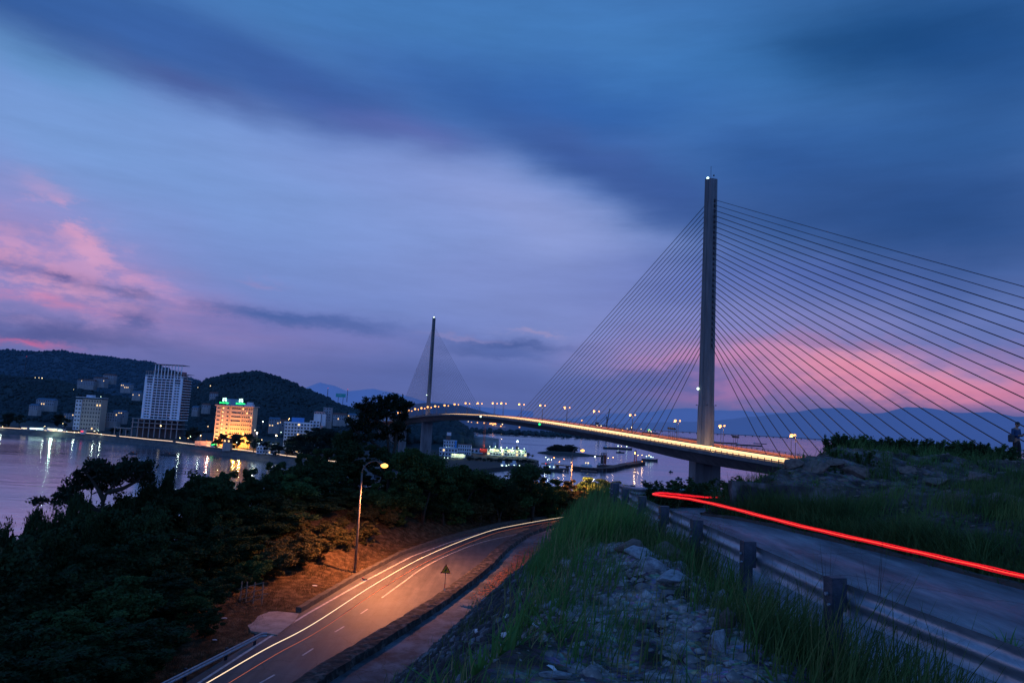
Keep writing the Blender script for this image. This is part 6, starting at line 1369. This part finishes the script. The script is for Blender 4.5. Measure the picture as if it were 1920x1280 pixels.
# ------------------------------------------------------------------ rocks and rubble
def rock(px, py, z, size, sq, label, mt='rock', seed=0, rz=0, sink=.35, name='rock'):
    rs = np.random.RandomState(seed); bm_v = []
    import bmesh
    bm = bmesh.new()
    q_ = rs.normal(0,1,(15,3)); q_ /= np.linalg.norm(q_, axis=1)[:,None]; q_ *= rs.uniform(.85,1.15,(15,1))
    for v_ in q_: bm.verts.new(v_)
    h_ = bmesh.ops.convex_hull(bm, input=bm.verts); bmesh.ops.delete(bm, geom=[g_ for g_ in h_['geom_interior'] if isinstance(g_, bmesh.types.BMVert)], context='VERTS')
    bmesh.ops.bevel(bm, geom=bm.edges[:], offset=.05, segments=1, affect='EDGES'); bmesh.ops.triangulate(bm, faces=bm.faces[:]); bmesh.ops.subdivide_edges(bm, edges=bm.edges[:], cuts=4, use_grid_fill=True)
    A_ = np.array([v.co[:] for v in bm.verts]); q = fbm(A_[:,0]*2.2+seed, A_[:,1]*2.2+A_[:,2]*1.9, seed, 5); q2 = fbm(A_[:,0]*7+seed, A_[:,1]*6+A_[:,2]*7, seed+3, 3); A_ *= (1.28*(1+.14*q+.07*q2))[:,None]
    for v, c_ in zip(bm.verts, A_): v.co = c_
    me = bpy.data.meshes.new(name); bm.to_mesh(me); bm.free(); me.materials.append(M[mt])
    g = G(px, py, z) if isinstance(z, float) else z
    o = obj(name, me); o.scale = (size*sq[0], size*sq[1], size*sq[2]); o.rotation_euler = (rs.uniform(-.2,.2), rs.uniform(-.2,.2), rz)
    o.location = (g.x, g.y, hz(g.x, g.y)+size*sq[2]*sink); tag(o, label, 'rock', 'rocks of the ridge'); return o
rock(1222,1108,-2.3,.235,(1.05,.8,.55),'large blue grey boulder in the middle of the rock pile','rock',3,.3,.5)
rock(1262,1132,-2.35,.20,(1.25,.7,.42),'pinkish grey slab leaning right of the large boulder','rock',5,.5,.3)
rock(1205,1072,-2.25,.20,(1.2,.8,.5),'pale stone behind the large blue boulder','rock',7,.1,.4)
rock(1180,1050,-2.2,.26,(1.1,.9,.55),'dark brown stone block left behind the pile','rockbrown',8,.9,.35)
rock(1250,1058,-2.2,.30,(.95,.9,.55),'big brownish rock at the right back of the pile','rockbrown',9,.4,.35)
rock(1240,1030,-2.15,.22,(1.2,.8,.5),'pale stone topping the back of the pile','rock',12,.2,.45)
rock(1205,1010,-2.1,.22,(1.2,.9,.4),'flat grey stone at the far end of the rubble ridge','rock',13,.5,.4)
rock(1270,1092,-2.3,.14,(1,.8,.6),'small stone wedged right of the brown rock','rock',14,.5,.4)
rock(1352,1152,-2.4,.10,(.8,.8,.9),'upright pale stone in the grass before the second post','rock',15,.2,.5)
rock(1365,1215,-2.4,.11,(.9,.7,.9),'pointed stone in the lower grass','rockbrown',16,.2,.5)
rock(1418,1155,-2.4,.13,(.8,.7,.9),'pale block standing behind the second post','rock',17,.7,.5)
rock(1350,1235,-2.35,.12,(.8,.7,1),'tall narrow pale stone near the bottom right of the rubble','rock',18,.9,.5)
rock(1030,1140,-2.4,.12,(1.2,.8,.5),'small grey stone in grass on the ridge edge','rock',19,.3,.4)
rock(1040,1262,-2.3,.09,(1.5,.8,.35),'flat whitish stone near the bottom of the ridge','rock',20,.1,.4)
rock(1110,1215,-2.35,.07,(1,.8,.6),'fist sized stone in the gravel, left lower part','rock',26,.1,.4)
rock(1195,1180,-2.35,.09,(1.2,.8,.5),'brown flat stone lying on the gravel below the pile','rockbrown',27,.1,.4)
n = 15000; P = scatter(n, lambda y: (XR(y)-.3, XO(y)-.2), 4.3, 19, lambda x, y: np.clip(.25+1.2*(vn(x*2,y*2,31)-.3)+.6*(1-pileout(x,y)), 0, 1), 1.3)
V = []; FT = []
sz = gr.exponential(.017, len(P))+.007; sz = np.minimum(sz, .10)
R_ = gr.uniform(.6, 1.4, (len(P),12,1))*ICO_V[None]*sz[:,None,None]*np.array([1.2,1,.7]); V = (R_+P[:,None,:]+np.array([0,0,.01])).reshape(-1,3); FT = (ICO_F[None]+12*np.arange(len(P))[:,None,None]).reshape(-1,3)
stuff(obj('rubble', mesh_np('rubble', V, FT, mat('rubble_stone', (.50,.49,.50), (.14,.14,.15), scale=7, rough=.9, c3=(.22,.21,.21)))), 'loose pale rubble and gravel strewn over the ridge', 'gravel')
P = np.concatenate([scatter(3800, lambda y: (XI(y)+1.2, XI(y)+14), 21.8, 30, None), scatter(2500, lambda y: (XI(y)+3, XI(y)+12), 12, 22, None)]); sz = np.minimum(gr.exponential(.02, len(P))+.008, .1)
R_ = gr.uniform(.6, 1.4, (len(P),12,1))*ICO_V[None]*sz[:,None,None]*np.array([1.2,1,.7]); V = (R_+P[:,None,:]).reshape(-1,3); FT = (ICO_F[None]+12*np.arange(len(P))[:,None,None]).reshape(-1,3)
stuff(obj('rubble', mesh_np('rubble', V, FT, M['rockbrown'])), 'loose stones lying on the gravel mound', 'gravel')
# cobbles of the slope
P = scatter(5200, lambda y: (XR(y)-6.5, XR(y)-.3), 3, 30, None); sz = gr.uniform(.04, .13, len(P))
R_ = gr.uniform(.7, 1.3, (len(P),12,1))*ICO_V[None]*sz[:,None,None]*np.array([.8,1.5,.6]); V = (R_+P[:,None,:]).reshape(-1,3); FT = (ICO_F[None]+12*np.arange(len(P))[:,None,None]).reshape(-1,3)
stuff(obj('cobbles', mesh_np('cobbles', V, FT, stonemat('cobble_stone', (.03,.034,.04), (.055,.06,.07), (.30,.33,.38), vs=1.2, thr=.66))), 'rough cobbles lining the embankment slope', 'stones')
# litter
def slope_pt(px, py):   # march the view ray down to the ground
    r_ = ray(px, py); 
    for k in range(3000):
        t = 3+.03*k; x, y, z = r_[0]/r_[1]*t, t, r_[2]/r_[1]*t
        if hz(x, y) > z: return Vector((x, y, z))
    return Vector((x, y, z))
for k_, (px, py, sz_, where) in enumerate(((1440,884,.34,'at the low left end of the mound'),(1486,872,.30,'on the pale face above the retaining wall'),(1528,880,.38,'biggest on the pale face above the wall'),(1566,872,.26,'right of the biggest stone above the wall'),(1610,890,.32,'where the pale face meets the grass'),(1700,885,.28,'on the bare middle slope of the mound'),(1758,905,.34,'half buried on the middle slope of the mound'),(1800,935,.24,'low on the bare right slope'),(1842,900,.30,'high on the right slope below the bushes'),(1890,945,.36,'at the right edge of the bank'))):
    rock(px, py, slope_pt(px, py), sz_, (1.2,.9,.6), 'rough brown stone '+where, 'rockbrown', 40+k_, k_*.7, .2)
for px, py, nm, lab in ((891,1187,'paper_cup','white paper cup lying at the top of the cobbled slope'),(940,1196,'paper_cup','white cup lying right of the upper cup on the slope')):
    p = slope_pt(px, py); m = MB(); m.lathe((0,0,0), [(.028,0),(.04,.10),(.043,.105),(.037,.10),(.026,.01)], 16); o = m.build(nm, M['litter'], None, True); o.location = p+Vector((0,0,.04)); o.rotation_euler = (1.4,.2,1.2); o.scale = (1.3,)*3; tag(o, lab, 'cup', 'litter on the slope')
for px, py, s, lab in ((968,1198,.11,'crumpled white sheet of paper right of the cups on the slope'),(950,1158,.06,'small white scrap above the cups'),(1038,1262,.10,'pale flattened wrapper near the bottom of the ridge'),(990,1112,.05,'small white scrap where the slope meets the ridge grass'),(1080,1145,.07,'blue white plastic bottle end in the ridge grass'),(1004,1178,.07,'torn pale scrap right of the crumpled sheet')):
    p = slope_pt(px, py); m = MB(); k = 5; rnd = random.Random(px)
    for i in range(k):
        for j in range(k): m.v.append(((i/(k-1)-.5)*s*1.5, (j/(k-1)-.5)*s, rnd.uniform(0,.03)))
    m.f = [(i*k+j, i*k+k+j, i*k+k+j+1, i*k+j+1) for i in range(k-1) for j in range(k-1)]; m.m = [0]*len(m.f)
    o = m.build('paper_scrap', M['litter']); o.location = p+Vector((0,0,.02)); o.rotation_euler = (.3,-.5,rnd.uniform(0,3)); tag(o, lab, 'litter', 'litter on the slope')
for px, py, s in ((383,1172,.5),(420,1163,.3),(590,1098,.35),(402,1200,.25)):
    p = G(px, py, -15.9); m = MB(); rnd = random.Random(px); m.ball((0,0,.03), s*.5, jit=.3, sq=(1.4,.8,.25)); o = m.build('paper_scrap', M['litter']); o.location = (p.x, p.y, hz(p.x,p.y)+.05); tag(o, {383:'white rag of litter in the grass above the short guard rail',420:'small white rag between guard rail and bamboo stake',590:'pale crumpled litter on the lit verge',402:'tiny white scrap nearest the short guard rail'}[px], 'litter', 'litter on the verge')

# ------------------------------------------------------------------ the person at the right edge, looking down at a phone
def skinned(name, verts, edges, radii, material, parent, root=0, sub=2):
    me = bpy.data.meshes.new(name); me.from_pydata(verts, edges, []); o = bpy.data.objects.new(name, me); COL.objects.link(o); o.parent = parent; me.materials.append(material)
    s = o.modifiers.new('skin', 'SKIN'); s.use_smooth_shade = True
    for i, r_ in enumerate(radii): me.skin_vertices[0].data[i].radius = r_ if hasattr(r_, '__len__') else (r_, r_)
    me.skin_vertices[0].data[root].use_root = True
    b = o.modifiers.new('sub', 'SUBSURF'); b.levels = sub; b.render_levels = sub; return o
pp = W(1907, 868, 32); gz = hz(pp.x, 32); pr = empty('person', (pp.x, 32, gz)); pr.rotation_euler = (0,0,.35); pr.scale = (1,1,1)
tag(pr, 'person in blue shirt and dark trousers looking down at a phone', 'person')
hscale = 1.0
# facing -Y (towards the camera side), looking down
bv = [(0,0,.93),(0,.0,1.10),(0,.01,1.28),(0,.01,1.40),(0,-.02,1.47),(0,-.045,1.54),
      (-.10,0,.88),(-.115,-.01,.48),(-.125,.02,.09),(-.13,-.12,.04),(.10,0,.88),(.12,-.03,.48),(.14,.0,.09),(.15,-.13,.04),
      (-.19,.01,1.38),(-.25,.0,1.12),(-.10,-.22,1.12),(-.05,-.27,1.14),(.19,.01,1.38),(.25,.0,1.12),(.10,-.22,1.12),(.05,-.27,1.14)]
be = [(0,1),(1,2),(2,3),(3,4),(4,5),(0,6),(6,7),(7,8),(8,9),(0,10),(10,11),(11,12),(12,13),(3,14),(14,15),(15,16),(16,17),(3,18),(18,19),(19,20),(20,21)]
br = [(.14,.10),(.135,.10),(.15,.11),(.13,.10),.055,.055,.09,.06,.042,(.04,.03),.09,.06,.042,(.04,.03),.055,.042,.030,.032,.055,.042,.030,.032]
body = skinned('body', bv, be, br, M['skin'], pr)
fv = []; fe = []; fr = []
for sgn in (-1, 1):
    for k in range(5):
        o = len(fv); x0 = sgn*.055; 
        if k < 4: L_ = [.075,.085,.08,.062][k]; z0 = 1.165-.016*k; fv += [(x0,-.275,z0),(x0-sgn*.012,-.275-L_*.5,z0+.004),(x0-sgn*.035,-.275-L_*.72,z0+.002),(x0-sgn*.052,-.275-L_*.62,z0)]
        else: fv += [(x0,-.262,1.17),(x0-sgn*.012,-.285,1.19),(x0-sgn*.02,-.31,1.195),(x0-sgn*.028,-.325,1.195)]
        fe += [(o,o+1),(o+1,o+2),(o+2,o+3)]; fr += [.011,.0095,.0085,.007]
me_f = skinned('fingers', fv, fe, fr, M['skin'], pr, sub=1)
for i in range(0, len(fv), 4): me_f.data.skin_vertices[0].data[i].use_root = True
hd = MB(); nu, nv = 20, 16
for j in range(nv+1):
    ph = PI*j/nv
    for k in range(nu):
        a = 2*PI*k/nu; x = .076*math.sin(ph)*math.sin(a); y = -.095*math.sin(ph)*math.cos(a); z = -.118*math.cos(ph)
        if z < -.02: x *= 1-(-.02-z)*2.6; y *= 1-(-.02-z)*1.0
        if y < -.05:      # face: brow, nose, mouth
            if abs(x) < .016 and -.045 < z < .012: y -= .022*(1-abs(x)/.016)*(1-(z+.045)/.07)
            if .008 < z < .03 and .012 < abs(x) < .05: y += .006
            if -.072 < z < -.055 and abs(x) < .03: y -= .004
        hd.v.append((x, y, z))
hd.f = [(j*nu+k, j*nu+(k+1) % nu, (j+1)*nu+(k+1) % nu, (j+1)*nu+k) for j in range(nv) for k in range(nu)]; hd.m = [0]*len(hd.f)
hx = empty('head_pivot', (0,-.06,1.60)); bpy.data.objects.remove(hx)
he = hd.build('head', M['skin'], pr, True); he.location = (0,-.065,1.61); he.rotation_euler = (.5,0,0)
for sgn in (-1,1):
    MB().ball((sgn*.03,-.083,.012), .011).build('eye', M['black'], he, True); MB().ball((sgn*.078,.0,-.005), .026, sq=(.35,.7,1.1)).build('ear', M['skin'], he, True)
hr = MB(); hr.ball((0,.012,.03), .1, sq=(.9,1.08,1.02), nu=18, nv=12, jit=.03); hr.v = [(x, max(y, -.062) if z < .07 else y, max(z, -.05 if y > .02 else .03)) for x, y, z in hr.v]; hr.build('hair', M['hair'], he, True)
sv = [(0,0,.90),(0,.0,1.10),(0,.01,1.28),(0,.01,1.405),(-.19,.01,1.385),(-.255,.0,1.12),(-.14,-.18,1.12),(.19,.01,1.385),(.255,.0,1.12),(.14,-.18,1.12)]
skinned('shirt', sv, [(0,1),(1,2),(2,3),(3,4),(4,5),(5,6),(3,7),(7,8),(8,9)], [(.175,.125),(.165,.125),(.175,.13),(.145,.11),.075,.06,.045,.075,.06,.045], M['shirt'], pr)
skinned('trousers', [(0,0,.96),(0,0,.90),(-.10,0,.84),(-.118,-.01,.48),(-.128,.02,.10),(.10,0,.84),(.122,-.03,.48),(.142,.0,.10)], [(0,1),(1,2),(2,3),(3,4),(1,5),(5,6),(6,7)], [(.16,.12),(.165,.125),.115,.082,.068,.115,.082,.068], M['trousers'], pr, root=1)
for x, y in ((-.13,-.06),(.15,-.07)): MB().ball((x,y,.045), .13, sq=(.42,1.15,.38), nu=12, nv=8).build('shoe', M['black'], pr, True)
ph_ = MB().box((0,-.315,1.19), (.075,.012,.14), M=Matrix.Rotation(.9,3,'X')).build('phone', M['phone']); ph_.data.transform(Matrix.Translation((pp.x,32,gz))@Matrix.Rotation(.35,4,'Z')); tag(ph_, 'dark phone held in both hands by the person at the right edge', 'phone')
bg = MB(); bg.box((-.31,.02,.98), (.14,.26,.34)); b_ = bg.build('bag', M['bag'], None, bevel=.04); b_.data.transform(Matrix.Translation((pp.x,32,gz))@Matrix.Rotation(.35,4,'Z')); tag(b_, 'grey shoulder bag hanging at the hip of the person', 'bag')

# ------------------------------------------------------------------ sky
w = bpy.data.worlds.new('World'); S.world = w; w.use_nodes = True; N = w.node_tree.nodes; L = w.node_tree.links; bgn = N['Background']
tc = N.new('ShaderNodeTexCoord'); sx = N.new('ShaderNodeSeparateXYZ'); nm = N.new('ShaderNodeVectorMath'); nm.operation = 'NORMALIZE'; L.new(tc.outputs['Generated'], nm.inputs[0]); L.new(nm.outputs[0], sx.inputs[0])
def mth(op, a, b=None, clamp=False):
    n = N.new('ShaderNodeMath'); n.operation = op; n.use_clamp = clamp
    for i, v in enumerate((a, b)):
        if v is None: continue
        if isinstance(v, (int, float)): n.inputs[i].default_value = v
        else: L.new(v, n.inputs[i])
    return n.outputs[0]
U = mth('ARCTAN2', sx.outputs[0], sx.outputs[1]); Vv = mth('ARCSINE', sx.outputs[2])
cb = N.new('ShaderNodeCombineXYZ'); L.new(U, cb.inputs[0]); L.new(Vv, cb.inputs[1])
def noise(scale, det, sxy, seed=0, rot=0, rough=.55):
    mp = N.new('ShaderNodeMapping'); mp.inputs['Scale'].default_value = (sxy[0], sxy[1], 1); mp.inputs['Location'].default_value = (seed, seed*.7, 0); mp.inputs['Rotation'].default_value = (0,0,rot); L.new(cb.outputs[0], mp.inputs[0])
    n = N.new('ShaderNodeTexNoise'); n.inputs['Scale'].default_value = scale; n.inputs['Detail'].default_value = det; n.inputs['Roughness'].default_value = rough; L.new(mp.outputs[0], n.inputs['Vector']); return n
def warp(vec, n, amt):
    s = N.new('ShaderNodeVectorMath'); s.operation = 'SUBTRACT'; L.new(n.outputs['Color'], s.inputs[0]); s.inputs[1].default_value = (.5,.5,.5)
    m_ = N.new('ShaderNodeVectorMath'); m_.operation = 'MULTIPLY'; L.new(s.outputs[0], m_.inputs[0]); m_.inputs[1].default_value = (*amt, 0)
    a_ = N.new('ShaderNodeVectorMath'); a_.operation = 'ADD'; L.new(vec, a_.inputs[0]); L.new(m_.outputs[0], a_.inputs[1]); return a_.outputs[0]
wv = warp(cb.outputs[0], noise(2.2, 3, (1,1.8), 3, rot=.15), (.20,.12)); wv = warp(wv, noise(5, 8, (1,4.0), 9, rot=.08, rough=.6), (.10,.034)); 
wp = warp(wv, noise(26, 8, (1,2.4), 5, rot=.25, rough=.65), (.075,.034))
vramp = N.new('ShaderNodeValToRGB'); e = vramp.color_ramp.elements
stops = [(-.12,(22,26,44)),(-.01,(58,66,112)),(.0,(80,94,158)),(.06,(84,100,168)),(.13,(100,118,188)),(.24,(108,134,202)),(.36,(86,130,200)),(.47,(66,114,180)),(.60,(56,102,170)),(1.2,(25,52,105))]
for i, (v, c) in enumerate(stops):
    p_ = (v+.2)/1.5
    el = e[0] if i == 0 else (e[1] if i == 1 else e.new(p_)); el.position = p_; el.color = (*lin(c), 1)
L.new(mth('MULTIPLY', mth('ADD', Vv, .2), 1/1.5), vramp.inputs[0]); cur = vramp.outputs[0]
PXR = 1/F
def blob(px, py, sx_, sy_, rot, col, st, vec=None, power=1.0, brk=None):
    global cur
    r_ = Vector(ray(px, py)).normalized(); u0 = math.atan2(r_.x, r_.y); v0 = math.asin(r_.z)
    rot = rot-3.05 # slope measured in the picture, which is rolled
    mp = N.new('ShaderNodeMapping'); mp.vector_type = 'TEXTURE'; mp.inputs['Location'].default_value = (u0, v0, 0); mp.inputs['Rotation'].default_value = (0,0,-math.radians(rot)); mp.inputs['Scale'].default_value = (sx_*PXR*.9, sy_*PXR*.95, 1)
    L.new(vec or wv, mp.inputs[0]); ln = N.new('ShaderNodeVectorMath'); ln.operation = 'DOT_PRODUCT'; L.new(mp.outputs[0], ln.inputs[0]); L.new(mp.outputs[0], ln.inputs[1])
    f_ = mth('EXPONENT', mth('MULTIPLY', mth('POWER', ln.outputs['Value'], power), -1.0)); f_ = mth('MULTIPLY', f_, st)
    if brk is not None: f_ = mth('MULTIPLY', f_, brk)
    mx = N.new('ShaderNodeMix'); mx.data_type = 'RGBA'; L.new(f_, mx.inputs[0]); L.new(cur, mx.inputs[6]); mx.inputs[7].default_value = (*lin(col), 1); cur = mx.outputs[2]
BLOBS = [
 (500,330,560,170,8,(120,146,210),.8),(930,430,360,150,22,(134,148,210),.8),(1050,560,420,90,5,(118,128,192),.6),(120,250,330,95,6,(112,146,208),.8),
 (900,50,620,80,2,(66,118,184),.7),(1480,130,430,110,6,(62,118,188),.8),(60,100,160,36,12,(92,140,196),.6),(1700,290,260,60,10,(62,118,190),.6),(780,330,300,90,18,(124,142,208),.5),
 (60,10,240,50,8,(30,64,122),.8),(300,60,460,60,6,(44,88,158),.85),(420,125,360,48,8,(54,92,162),.9),(360,165,170,24,9,(66,84,150),.8),(640,190,240,52,12,(56,86,156),.95),(760,240,170,30,6,(86,98,168),.85),(900,170,300,70,6,(50,94,166),.9),(1120,200,260,70,10,(44,92,166),.85),(1080,290,260,60,24,(56,86,156),.95),(1230,370,190,75,36,(62,86,154),.95),(1480,330,300,90,10,(44,86,156),.9),(1520,430,320,80,6,(46,78,142),.85),(1800,430,330,130,8,(36,70,130),.92),(1760,80,330,110,14,(20,66,122),.95),(1900,180,200,200,0,(30,72,136),.6),
 (1000,420,230,66,28,(136,148,208),.7,None,1.3),
 (1330,540,260,45,6,(84,98,172),.6),(1540,520,240,30,8,(72,92,166),.6),(1480,600,280,42,3,(126,122,184),.65),(1300,640,200,40,0,(134,122,186),.5),
 (120,510,260,105,14,(168,132,192),.62),(300,575,300,55,14,(160,130,188),.5),(560,620,380,40,4,(112,114,182),.6)]
for b_ in BLOBS: blob(*b_)
nb = noise(16, 7, (1,2.2), 14, rot=.1, rough=.62); nbr = N.new('ShaderNodeMapRange'); nbr.inputs[1].default_value = .44; nbr.inputs[2].default_value = .56; L.new(nb.outputs['Fac'], nbr.inputs[0]); BRK = nbr.outputs[0]
nb2 = noise(9, 6, (1,5), 24, rot=.06, rough=.6); nb2r = N.new('ShaderNodeMapRange'); nb2r.inputs[1].default_value = .38; nb2r.inputs[2].default_value = .62; L.new(nb2.outputs['Fac'], nb2r.inputs[0]); STK = nb2r.outputs[0]
blob(1590,680,290,36,4,(226,144,172),.88,wp); blob(1760,700,240,24,5,(222,128,162),.75,wp); blob(1350,715,150,20,-2,(186,118,172),.65,wp); blob(1330,670,120,16,-4,(206,130,176),.55,wp)
blob(1560,640,260,14,3,(150,116,168),.7,wp); blob(1700,745,320,34,4,(105,88,142),.7,wp); blob(1250,700,140,22,-6,(62,84,152),.7,wp)
blob(60,520,190,60,8,(204,146,188),.8,wp,1,BRK); blob(200,450,90,34,38,(212,152,192),.75,wp,1,BRK); blob(330,530,140,22,28,(200,142,192),.6,wp,1,STK)
blob(100,572,190,13,6,(206,124,168),.7,wp,1,STK); blob(40,648,60,6,6,(226,104,150),.9,wp); blob(250,545,70,8,2,(80,88,150),.6,wp); blob(70,520,120,22,6,(92,92,160),.6,wp,1,STK); blob(110,515,28,9,4,(78,82,150),.8,wp)
blob(270,600,34,28,0,(66,84,150),.85,wp); blob(150,632,200,18,3,(76,84,148),.7,wp); blob(60,635,90,14,0,(66,76,142),.7,wp); blob(450,600,220,30,0,(110,104,170),.5,wp)
blob(575,585,170,15,3,(64,90,158),.85,wp); blob(640,605,120,14,6,(66,90,156),.6,wp); blob(960,638,120,13,2,(62,84,150),.85,wp); blob(930,655,130,12,4,(64,86,152),.6,wp); blob(1005,610,50,5,3,(150,138,188),.7,wp); blob(870,625,70,6,4,(134,126,182),.6,wp); blob(540,508,34,7,5,(140,130,190),.5,wp)
blob(700,700,500,34,3,(76,92,158),.6); blob(1350,760,300,30,3,(72,86,150),.6)
# fine streakiness
fs_ = noise(7, 9, (1,6), 31, rot=.1, rough=.62); fr_ = N.new('ShaderNodeMapRange'); fr_.inputs[1].default_value = .3; fr_.inputs[2].default_value = .7; fr_.inputs[3].default_value = 1.02; fr_.inputs[4].default_value = 1.14; L.new(fs_.outputs['Fac'], fr_.inputs[0])
vs_ = N.new('ShaderNodeVectorMath'); vs_.operation = 'SCALE'; L.new(cur, vs_.inputs[0]); L.new(fr_.outputs[0], vs_.inputs['Scale'])
tn = N.new('ShaderNodeVectorMath'); tn.operation = 'MULTIPLY'; L.new(vs_.outputs[0], tn.inputs[0]); tn.inputs[1].default_value = (1.0,1.04,.97); vs_ = tn
bk = mth('ADD', mth('MULTIPLY', mth('MAXIMUM', mth('MULTIPLY', sx.outputs[1], -1.0), 0.0), .9), 1.0); bv_ = N.new('ShaderNodeVectorMath'); bv_.operation = 'SCALE'; L.new(vs_.outputs[0], bv_.inputs[0]); L.new(bk, bv_.inputs['Scale']); vs_ = bv_  # sky behind the camera brightened, added to light surfaces facing the viewer
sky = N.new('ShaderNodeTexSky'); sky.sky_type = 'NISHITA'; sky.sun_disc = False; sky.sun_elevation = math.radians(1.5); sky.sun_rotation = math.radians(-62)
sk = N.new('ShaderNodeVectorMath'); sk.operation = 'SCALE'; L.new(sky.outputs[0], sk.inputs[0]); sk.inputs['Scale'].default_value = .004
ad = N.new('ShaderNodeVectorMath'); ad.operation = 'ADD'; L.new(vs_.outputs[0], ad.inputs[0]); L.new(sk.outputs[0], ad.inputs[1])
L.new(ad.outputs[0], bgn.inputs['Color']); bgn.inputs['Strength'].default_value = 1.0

sun = bpy.data.lights.new('sun', 'SUN'); sun.energy = .06; sun.angle = math.radians(14); sun.color = (1,.62,.6); so = bpy.data.objects.new('sun', sun); COL.objects.link(so)
dv = -Vector((math.sin(math.radians(-62)), math.cos(math.radians(-62)), math.sin(math.radians(3)))); so.rotation_euler = dv.to_track_quat('-Z', 'Y').to_euler()

# ------------------------------------------------------------------ camera and render settings
cd = bpy.data.cameras.new('camera'); cd.sensor_width = 36; cd.lens = F/1920*36; cd.clip_start = .1; cd.clip_end = 200000
co = bpy.data.objects.new('camera', cd); COL.objects.link(co); S.camera = co
Rv = Vector((math.cos(RO), -math.sin(RO)*math.sin(TH), math.sin(RO)*math.cos(TH))); Uv = Vector((-math.sin(RO), -math.cos(RO)*math.sin(TH), math.cos(RO)*math.cos(TH))); Fv = Vector((0, math.cos(TH), math.sin(TH)))
co.matrix_world = Matrix(((Rv.x,Uv.x,-Fv.x,0),(Rv.y,Uv.y,-Fv.y,0),(Rv.z,Uv.z,-Fv.z,0),(0,0,0,1)))
S.render.engine = 'CYCLES'; S.view_settings.view_transform = 'Standard'; S.view_settings.look = 'None'; S.view_settings.exposure = 0; S.view_settings.gamma = 1
c = S.cycles; c.use_denoising = True; c.max_bounces = 5; c.diffuse_bounces = 2; c.glossy_bounces = 3; c.transparent_max_bounces = 8; c.sample_clamp_indirect = 2.0; c.sample_clamp_direct = 0; c.use_light_tree = True; c.caustics_reflective = False; c.caustics_refractive = False
S.render.resolution_x = 1024; S.render.resolution_y = 682
